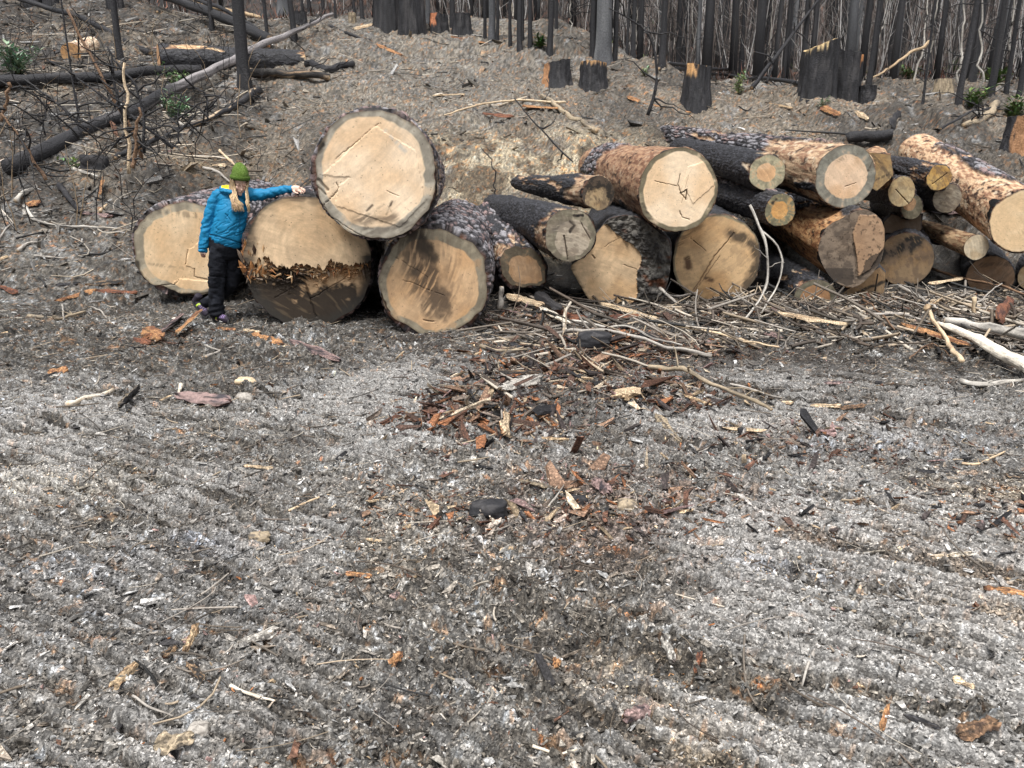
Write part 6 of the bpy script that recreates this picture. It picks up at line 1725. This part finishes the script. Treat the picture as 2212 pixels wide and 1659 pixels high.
        ar = px > 545
        f = np.where(ar, .0025 * np.sin(px * .30 - py * .35 + 5 * fbm(px * .05, py * .05, seed=75)) + .009 * fbm(px * .1, py * .1, seed=76), f)
        # zip line down the front, hem and cuffs drawn in
        zx = 517 + (py - 430) * .035
        f = f - .010 * np.exp(-((px - zx) / 1.0) ** 2) * (no[:, 1] < 0) * (py > 428)
        pk = seg_dist(px, py, [(487, 462), (499, 478)])
        f = f - .012 * (1 - sst(.4, 1.5, pk)) * (no[:, 1] < 0)
        f = f - .014 * np.exp(-((py - (516 + (px - 487) * .28)) / 1.4) ** 2) * tor - .012 * np.exp(-((py - 538) / 1.2) ** 2) * sl - .008 * np.exp(-((px - 624) / 1.2) ** 2)
        return f
    def jcol(co):
        px = 1106 + F * (co[:, 0]) / ((co - CP) @ FW); py = 829.5 - F * ((co - CP) @ UP) / ((co - CP) @ FW)
        c = np.broadcast_to(jb, co.shape).copy() * (1 + .15 * fbm(co[:, 0] * 14, co[:, 2] * 14, co[:, 1] * 14, o=3, seed=77))[:, None]
        zx = 517 + (py - 430) * .035
        c = mixc(c, (.002, .07, .15), np.exp(-((px - zx) / .8) ** 2) * (py > 428) * .7)
        # yellow lining shows inside the hood
        d = np.linalg.norm((co - W(504, 411, .03)) * np.array([1, 1, .8]), axis=1)
        m = (d < .112) & (co[:, 2] > W(500, 409)[2]) & (px < 500)
        m2 = (px < 500) & (px > 478) & (py < 406)
        return np.where((m | m2)[:, None], np.array([.75, .58, .03]), c)
    fuse('jacket', jk, .0065, M_CLOTH, jcol, root, 3, fold)
    # ---- trousers
    tr = []
    tr.append(etube([W(489, 512, .02), W(487, 530, .02), W(486, 546, .03)], [.165, .172, .165], [.12, .135, .13], 36))
    tr.append(etube([W(473, 540, .0), W(470, 570, -.03), W(468, 600, -.03), W(467, 635, .0), W(467, 660, .02), W(468, 677, .02)], [.092, .088, .082, .076, .076, .080], [.115, .105, .095, .085, .082, .085], 32))
    tr.append(etube([W(503, 540, .06), W(505, 572, .08), W(503, 600, .10), W(492, 622, .15), W(466, 642, .24), W(443, 655, .30)], [.088, .080, .074, .070, .062, .056], [.10, .10, .09, .08, .07, .062], 32))
    def tfold(co, no):
        px = 1106 + F * (co[:, 0]) / ((co - CP) @ FW); py = 829.5 - F * ((co - CP) @ UP) / ((co - CP) @ FW)
        f = .011 * fbm(px * .07, py * .09, co[:, 1] * 3, o=3, seed=81) + .008 * np.abs(vn((px - py * .5) * .09, py * .11, seed=82))
        f = f + .006 * np.sin(py * .5 + px * .15) * sst(650, 672, py) - .014 * (1 - sst(.4, 1.6, np.abs(py - 598 - .1 * (px - 468)))) * (px < 492)
        return f
    def tcol(co):
        n = fbm(co[:, 0] * 10, co[:, 2] * 10, co[:, 1] * 10, o=3, seed=83)
        c = mixc(np.broadcast_to((.010, .011, .015), co.shape), (.030, .033, .043), sst(0, .5, n))
        z0 = co[:, 2]
        return mixc(c, (.075, .08, .085), sst(.13, .02, z0) * sst(-.3, .3, n) * .6)
    fuse('trousers', tr, .0065, M_TROUS, tcol, root, 2, tfold)
    # ---- shoes
    def shoe(heel, toe, roll_up, stripe, lace):
        heel = np.array(heel); toe = np.array(toe); d = toe - heel; L = np.linalg.norm(d); d /= L
        s = np.cross(d, [0, 0, 1.0]); s /= np.linalg.norm(s); n = np.cross(s, d)
        p = lambda a, b, c=0: heel + d * a * L + n * b + s * c
        up_ = [etube([p(.0, .03), p(.25, .035), p(.5, .035), p(.78, .028), p(.97, .022)], [.035, .038, .042, .045, .030], [.036, .038, .036, .028, .02], 20),
               etube([p(.12, .04), p(.16, .09), p(.17, .12)], [.042, .044, .043], [.045, .045, .045], 20)]
        def col(co):
            a = (co - heel) @ d / L; b = (co - heel) @ n; q = (co - heel) @ s
            c = np.broadcast_to((.028, .022, .034), co.shape).copy()
            m1 = np.abs(a - .30 - b * 2.2) < .045
            c = np.where((m1 & (b > .0))[:, None], stripe, c)
            m2 = (np.abs(np.sin(a * 34)) > .62) & (a > .42) & (a < .86) & (b > .04)
            return np.where(m2[:, None], lace, c)
        o = fuse('shoe', up_, .0055, M_SHOE, col, root, 2)
        so = etube([p(-.03, -.004), p(.2, -.004), p(.5, -.002), p(.8, .0), p(1.03, .008)], [.034, .038, .042, .046, .03], [.016, .016, .015, .014, .011], 20)
        # shoe sole as a sub-part
        ac = Acc(); ac.add(so[0], so[1], (.05, .05, .05))
        k = ac.build('sole', M_SHOE); k.parent = o; k.matrix_parent_inverse.identity()
        k.location = (0, 0, 0)
        return o
    shoe(W(462, 689, .06), W(493, 697, -.08), 0, np.array([.55, .75, .05]), np.array([.24, .17, .34]))
    shoe(W(420, 652, .36), W(447, 684, .22), 0, np.array([.60, .80, .05]), np.array([.15, .11, .20]))
    # ---- beanie
    ph = np.linspace(0.02, 1.0, 40)[:, None]; th = np.linspace(0, 2 * np.pi, 96, endpoint=False)[None]
    zz = -.012 + ph * .155
    pr = np.sqrt(np.clip(1 - ((ph - .0) ** 3.4), .0, 1)) * (1 - .12 * ph) ; pr = np.maximum(pr, .03)
    rib = 1 + .016 * np.cos(th * 30)
    lean_ = -.035 * ph ** 1.5
    Vb = np.stack([.087 * pr * rib * np.cos(th), lean_ + .112 * pr * rib * np.sin(th) - .004, zz + .050 + .26 * (.112 * pr * np.sin(th)) * (1 - ph) + 0 * th + .004 * vn(np.cos(th) * 3, np.sin(th) * 3, ph * 3, seed=5)], -1).reshape(-1, 3) @ HR.T + HC
    n1 = vn(np.cos(th) * 12 + 0 * ph, np.sin(th) * 12 + 0 * ph, ph * 22, seed=6)
    cb = mixc(np.broadcast_to((.075, .135, .022), n1.shape + (3,)), (.14, .21, .055), sst(-.6, .6, n1)).reshape(-1, 3)
    ac = Acc(); ac.add(Vb, [grid_faces(40, 96, True)], cb)
    bn = ac.build('beanie', M_KNIT, root)
    t2 = np.linspace(0, 1, 14)[:, None]
    rr = .010 * np.sin(t2 * np.pi) ** .6
    Vr = np.stack([(.0885 + rr) * rib * np.cos(th), (.1135 + rr) * rib * np.sin(th) - .004, .030 + t2 * .046 + .26 * .112 * np.sin(th)], -1).reshape(-1, 3) @ HR.T + HC
    n2 = vn(np.cos(th) * 12 + 0 * t2, np.sin(th) * 12 + 0 * t2, t2 * 9, seed=7)
    cr = mixc(np.broadcast_to((.065, .12, .02), n2.shape + (3,)), (.12, .19, .045), sst(-.6, .6, n2)).reshape(-1, 3)
    ac = Acc(); ac.add(Vr, [grid_faces(14, 96, True)], cr)
    k = ac.build('folded_brim', M_KNIT); k.parent = bn
    # ---- long blond hair, falling forward either side of the face
    rs = np.random.RandomState(3); hr_ = Acc()
    def lock(p, w, seed, c, n=12):
        q = resample(p, n, .010, seed)
        v_, f_, t_, a_ = tube(q, w * np.array([.8, 1.0, 1.0, .8, .25]), 6, .1, seed, .7)
        cc = mixc(np.broadcast_to(np.array(c) * .6, (len(v_), 3)), np.array(c) * 1.25, sst(.0, .6, t_))
        hr_.add(v_, f_, cc)
    base_c = np.array([.50, .37, .22])
    for k in range(240):
        t = rs.rand(); j = rs.normal(0, 1, 4); g_ = rs.rand()
        col = base_c * rs.uniform(.40, 1.3) * np.array([1, rs.uniform(.92, 1.02), rs.uniform(.8, 1.1)])
        s0 = hl(.084 - .010 * t, .050 - .13 * t, .045)        # falls on the picture's left
        p = [s0, W(495 + 12 * (1 - t) + .8 * j[0], 409, -.10 + .10 * t), W(497 + 13 * (1 - t) + j[1], 424, -.15 + .07 * t),
             W(500 + 17 * g_ + .8 * j[2], 437, -.17), W(504 + 22 * g_ + 1.5 * j[3], 442 + 16 * rs.rand(), -.18)]
        lock(p, .0048, k, col)
    for k in range(120):
        t = rs.rand(); j = rs.normal(0, 1, 4)
        col = base_c * rs.uniform(.45, 1.3)
        s0 = hl(-.082 + .010 * t, .050 - .12 * t, .045)
        p = [s0, W(532 + j[0] * .8, 408, -.10 + .08 * t), W(533.5 + 1.2 * j[1], 424, -.14 + .06 * t), W(535 + 1.2 * j[2], 438, -.16), W(534 + 6 * rs.rand(), 444 + 15 * rs.rand(), -.17)]
        lock(p, .0046, 300 + k, col)
    for k in range(50):     # back of the head
        a = rs.uniform(200, 340); ca, sa = math.cos(R_(a)), math.sin(R_(a))
        s0 = hl(.085 * ca, .10 * sa, .02)
        lock([s0, hl(.088 * ca, .105 * sa, -.06), W(500 + 16 * ca, 424, .06), W(500 + 18 * ca, 436, .05)], .011, 400 + k, base_c * rs.uniform(.5, 1))
    hr_.build('hair', M_HAIR, root)
person()

# ------------------------------------------------------------------ loose chips, crumbs and twigs of the clearing floor (past counting)
def zone_mix(x, y, rs):
    """how red-brown the litter is at a place"""
    red = np.zeros_like(x)
    for (px, py, sx, sy, k) in [(1060, 880, .5, .5, 1.7), (1230, 800, .8, .5, 1.4), (1330, 740, 1.0, .5, 1.2), (1400, 860, .5, .35, 1.3), (1400, 1120, .7, .8, .45), (1250, 1050, .4, .4, .45), (1750, 960, .7, .4, .5), (960, 1150, .5, .6, .35), (1150, 690, .5, .5, 1.0),
                                (2050, 680, 1.4, .6, .8), (1550, 690, 1.2, .35, .9), (380, 735, .5, .3, .5), (2150, 1150, .5, .5, .4), (1000, 1500, 1.2, .5, .22), (560, 1380, .4, .3, .5)]:
        g = ZC.setdefault((px, py), G0(px, py))
        red = np.maximum(red, k * np.exp(-((x - g[0]) / sx) ** 2 - ((y - g[1]) / sy) ** 2))
    return np.clip(red, 0, 1)
ZC = {}
def chips(name, label, N, ylo, yhi, smin, smax, seed, elong=(1, 3.2), thin=(.12, .35), power=2.2, thick_lift=.4, pal='mix', region=None, dens_pow=0.0, tiltsd=.35, rounded=False, soil=0.0):
    rs = np.random.RandomState(seed)
    # uniform over the ground seen (a little more each side)
    y = ylo + (yhi - ylo) * rs.rand(N * 3) ** (1.0 / (1.0 + dens_pow)) if dens_pow >= 0 else ylo * (yhi / ylo) ** rs.rand(N * 3)
    x = rs.uniform(-1, 1, len(y)) * (.86 * y + .4)
    keep = np.ones(len(x), bool)
    if region is not None: keep = rs.rand(len(x)) < region(x, y)
    x = x[keep][:N]; y = y[keep][:N]; N = len(x)
    s = smin * (1 - rs.rand(N) * (1 - (smin / smax) ** power)) ** (-1 / power)
    el = rs.uniform(*elong, N); L = s * np.sqrt(el); Wd = s / np.sqrt(el); T = Wd * rs.uniform(*thin, N)
    a = rs.normal(R_(-20), 1.1, N)
    if rounded: base = np.array([[-.7, -.7, -.8], [.8, -.6, -.7], [.7, .7, -.8], [-.8, .7, -.7], [-.6, -.55, .8], [.6, -.5, 1.0], [.5, .6, .8], [-.6, .6, 1.0]])
    else: base = np.array([[-1, -.7, -1], [1, -.5, -1], [1, .6, -1], [-.9, .8, -1], [-1, -.7, 1], [1, -.5, 1], [1, .6, 1], [-.9, .8, 1.0]])
    v = base[None] * (1 + rs.normal(0, .34, (N, 8, 3)) * np.array([1, 1, .3]))
    # pointed ends for some
    pt = rs.rand(N) < (.0 if rounded else .5)
    v[pt, 1:3, 1] *= .35; v[pt, 5:7, 1] *= .35
    v = v * np.stack([L, Wd, T], 1)[:, None, :] * .5
    tx = rs.normal(0, tiltsd, N); ty = rs.normal(0, tiltsd, N)
    def rot(v, ax1, ax2, an):
        c, s_ = np.cos(an)[:, None], np.sin(an)[:, None]
        p, q = v[:, :, ax1] * c - v[:, :, ax2] * s_, v[:, :, ax1] * s_ + v[:, :, ax2] * c
        v = v.copy(); v[:, :, ax1] = p; v[:, :, ax2] = q
        return v
    v = rot(v, 1, 2, tx); v = rot(v, 0, 2, ty); v = rot(v, 0, 1, a)
    z = gz(x, y); z = np.maximum(z, (gz(x + .012, y) + gz(x - .012, y) + gz(x, y + .015) + gz(x, y - .015)) / 4) + .002
    v = v + np.stack([x, y, z + T * thick_lift + .18 * Wd * np.abs(tx) + .15 * L * np.abs(ty)], 1)[:, None, :]
    red = zone_mix(x, y, rs)
    P1 = np.array([[.17, .165, .158], [.28, .272, .26], [.43, .425, .415], [.04, .038, .039], [.66, .65, .63], [.30, .25, .20], [.52, .39, .25], [.38, .16, .065], [.14, .075, .05], [.36, .24, .22]])
    w0 = np.array([.26, .27, .15, .11, .035, .10, .03, .012, .02, .006]); w1 = np.array([.08, .06, .05, .19, .03, .12, .10, .10, .18, .09])
    cum = np.cumsum(w0[None] * (1 - red[:, None]) / w0.sum() + w1[None] * red[:, None] / w1.sum(), 1)
    k = (rs.rand(N)[:, None] > cum).sum(1).clip(0, 9)
    if pal == 'bark': 
        P1 = np.array([[.24, .105, .05], [.12, .06, .04], [.05, .04, .038], [.02, .02, .022], [.24, .15, .10], [.42, .32, .21], [.27, .18, .17], [.20, .16, .13], [.55, .45, .33], [.10, .06, .045]])
        k = rs.choice(10, N, p=[.10, .20, .18, .08, .10, .06, .04, .12, .03, .09])
    if pal == 'pale':
        P1 = np.array([[.66, .54, .38], [.60, .46, .30], [.75, .68, .55], [.5, .36, .22], [.70, .6, .45], [.4, .34, .28], [.62, .5, .36], [.55, .3, .14], [.66, .6, .5], [.45, .38, .3]])
        k = rs.randint(0, 10, N)
    c = P1[k] * rs.uniform(.72, 1.32, (N, 1))
    if soil:
        own = soil_color(x, y, False) * rs.choice([.45, .8, 1.1, 1.5, 2.1], N, p=[.2, .3, .27, .17, .06])[:, None]
        c = np.where((rs.rand(N) < soil)[:, None], own, c)
    cv = np.repeat(c, 8, 0).reshape(N, 8, 3) * rs.uniform(.85, 1.15, (N, 8, 1))
    # a charred or soiled end on some
    ch = (rs.rand(N) < .18)[:, None, None] * np.array([1, 0, 0, 1, 1, 0, 0, 1])[None, :, None]
    cv = cv * (1 - .75 * ch)
    i = np.arange(N)[:, None, None] * 8
    f = np.array([[0, 3, 2, 1], [4, 5, 6, 7], [0, 1, 5, 4], [1, 2, 6, 5], [2, 3, 7, 6], [3, 0, 4, 7]])[None] + i
    o = mk(name, v.reshape(-1, 3), f.reshape(-1, 4), M_CHIP, None, cv.reshape(-1, 3), smooth=rounded)
    tag(o, label, 'debris', kind='stuff')
    print('chips verts', name, N * 8)

chips('bark_heap', 'larger torn bark plates piled in heaps before the stack', 3600, 4.4, 9.4, .04, .20, 6, power=1.9, pal='bark', elong=(1.5, 4.5), region=lambda x, y: zone_mix(x, y, None) ** 3, tiltsd=.38)
openg = lambda x, y: 1 - .0 * x
chips('soil_crumbs', 'small grey clods and crumbs covering the churned clearing', 80000, 1.35, 6.0, .005, .028, 1, power=2.6, elong=(1, 1.9), thin=(.4, .85), tiltsd=.5, soil=.93)
chips('wood_chips', 'small wood and bark chips strewn over the whole clearing', 58000, 1.4, 9.3, .008, .06, 2, power=2.4, dens_pow=.6, soil=.45, region=lambda x, y: 1 - .6 * tread(x, y)[0])
chips('bark_litter', 'thick litter of broken bark in front of the log stack', 42000, 3.2, 9.8, .014, .12, 3, power=2.1, pal='bark', elong=(1.2, 4), region=lambda x, y: zone_mix(x, y, None) ** 1.3, tiltsd=.4)
chips('slope_litter', 'bark and wood scraps scattered over the slope behind the stack', 15000, 9.3, 30, .03, .25, 4, power=2.3, elong=(1, 5), dens_pow=.3, soil=.5, region=lambda x, y: .35 + .65 * (x / y < -.25))
def sawdust_mask(x, y):
    m = 0
    for (px_, py_, sx, sy, c, k) in PATCH:
        if c[0] > .5: m = np.maximum(m, k * np.exp(-((x - px_) / sx / .9) ** 2 - ((y - py_) / sy / .9) ** 2))
    return m
chips('sawdust', 'pale sawdust crumbs gathered in patches', 26000, 1.8, 8, .004, .022, 5, power=2, pal='pale', region=sawdust_mask, elong=(1, 3), tiltsd=.6)

def twigs(name, label, N, ylo, yhi, lmin, lmax, r, seed, cols, region=None, up=.15, dens_pow=.5):
    rs = np.random.RandomState(seed)
    y = ylo + (yhi - ylo) * rs.rand(N * 4) ** (1 / (1 + dens_pow)); x = rs.uniform(-1, 1, len(y)) * (.82 * y + .3)
    if region is not None:
        k = rs.rand(len(x)) < region(x, y); x = x[k]; y = y[k]
    x = x[:N]; y = y[:N]; N = len(x)
    L = lmin * (lmax / lmin) ** (rs.rand(N) ** 1.6); a = rs.uniform(0, np.pi, N) * .8 + rs.choice([0, 2.2], N); n = 5
    t = np.linspace(-.5, .5, n)
    bend = rs.normal(0, .16, (N, 2))
    px = x[:, None] + np.cos(a)[:, None] * L[:, None] * t + bend[:, :1] * L[:, None] * (t ** 2 * 4 - 1) * .5
    py = y[:, None] + np.sin(a)[:, None] * L[:, None] * t + bend[:, 1:] * L[:, None] * (t ** 2 * 4 - 1) * .5
    slope = rs.normal(0, up, N)
    zc = gz(x, y); zz = np.maximum(H0(px, py) + .012, (zc[:, None] + .01 + slope[:, None] * L[:, None] * (t + .3)))
    Pt = np.stack([px, py, zz], -1)
    rad = (r[0] + (r[1] - r[0]) * rs.rand(N) ** 2)[:, None] * (1 - .35 * (t + .5))[None]
    k = 4; an = np.arange(k) * 2 * np.pi / k
    d = np.stack([np.cos(a), np.sin(a), 0 * a], 1); s = np.stack([-np.sin(a), np.cos(a), 0 * a], 1)
    V = Pt[:, :, None, :] + rad[:, :, None, None] * (s[:, None, None, :] * np.cos(an)[None, None, :, None] + np.array([0, 0, 1.0])[None, None, None, :] * np.sin(an)[None, None, :, None])
    idx = np.arange(N * n * k).reshape(N, n, k)
    q = np.stack([idx[:, :-1], np.roll(idx, -1, 2)[:, :-1], np.roll(idx, -1, 2)[:, 1:], idx[:, 1:]], -1).reshape(-1, 4)
    cc = np.array(cols)[rs.randint(0, len(cols), N)] * rs.uniform(.6, 1.3, (N, 1))
    o = mk(name, V.reshape(-1, 3), q, M_STICK, None, np.repeat(cc, n * k, 0))
    tag(o, label, 'debris', kind='stuff')
GC = [(.30, .27, .235), (.36, .29, .21), (.17, .145, .12), (.09, .07, .055), (.03, .03, .03), (.46, .41, .34), (.13, .105, .08), (.07, .06, .05), (.11, .09, .075)]
twigs('twig_litter', 'thin broken twigs and fibres scattered over the soil', 5200, 1.5, 9.5, .03, .38, (.0012, .006), 11, GC)
twigs('stick_tangle', 'tangled sticks and branch bits along the foot of the log stack', 3400, 6.2, 10.2, .15, 1.0, (.004, .024), 12, GC, region=lambda x, y: np.clip(sst(-.6, .2, x) * sst(6.4, 7.4, y) * .45 + sst(1.6, 3.0, x) * sst(6.8, 7.6, y) * (1 - sst(9.6, 10.4, y)) * 1.2, 0, 1), up=.25)
twigs('slope_slash', 'burnt slash, dead twigs and stalks lying on the left slope', 2300, 10, 26, .2, 1.5, (.004, .020), 13, [(.03, .03, .03), (.03, .03, .03), (.10, .08, .06), (.42, .36, .28), (.28, .24, .2), (.05, .05, .05), (.5, .45, .38)],
      region=lambda x, y: np.clip(.12 + sst(-.22, -.42, x / y), 0, 1), up=.3)
# standing thin burnt stalks of the brush on the left slope
twigs('splinter_heap', 'sticks, splinters and bark strips heaped in front of the stack', 900, 4.6, 8.2, .10, .6, (.004, .018), 14, GC, region=lambda x, y: np.clip(zone_mix(x, y, None) * 1.2 - .5, 0, 1) * (y > 4.7), up=.3)
def stalks():
    rs = np.random.RandomState(21); ac = Acc()
    for k in range(190):
        y = rs.uniform(11.3, 24); x = y * rs.uniform(-.72, -.30)
        z = float(H0(x, y)); h = rs.uniform(.3, 1.3)
        p = resample([(x, y, z - .03), (x + rs.normal(0, .1), y, z + h * .5), (x + rs.normal(0, .35), y + rs.normal(0, .2), z + h)], 5, .04, k)
        v_, f_, t_, a_ = tube(p, np.array([.010, .004]), 3, 0, k, cap=False)
        ac.add(v_, f_, (.022, .021, .022) if rs.rand() < .75 else (.30, .22, .14))
        for j in range(3):
            i = rs.randint(1, 4); l = h * rs.uniform(.2, .5); d = np.array([rs.normal(), rs.normal() * .5, rs.uniform(-.2, .8)]); d /= np.linalg.norm(d)
            v_, f_, t_, a_ = tube(resample([p[i], p[i] + d * l], 3, .02, j), np.array([.006, .003]), 3, 0, k, cap=False)
            ac.add(v_, f_, (.022, .021, .022))
    o = ac.build('burnt_brush', M_STICK); tag(o, 'black bare stalks of burnt brush standing on the left slope', 'brush', kind='stuff')
stalks()
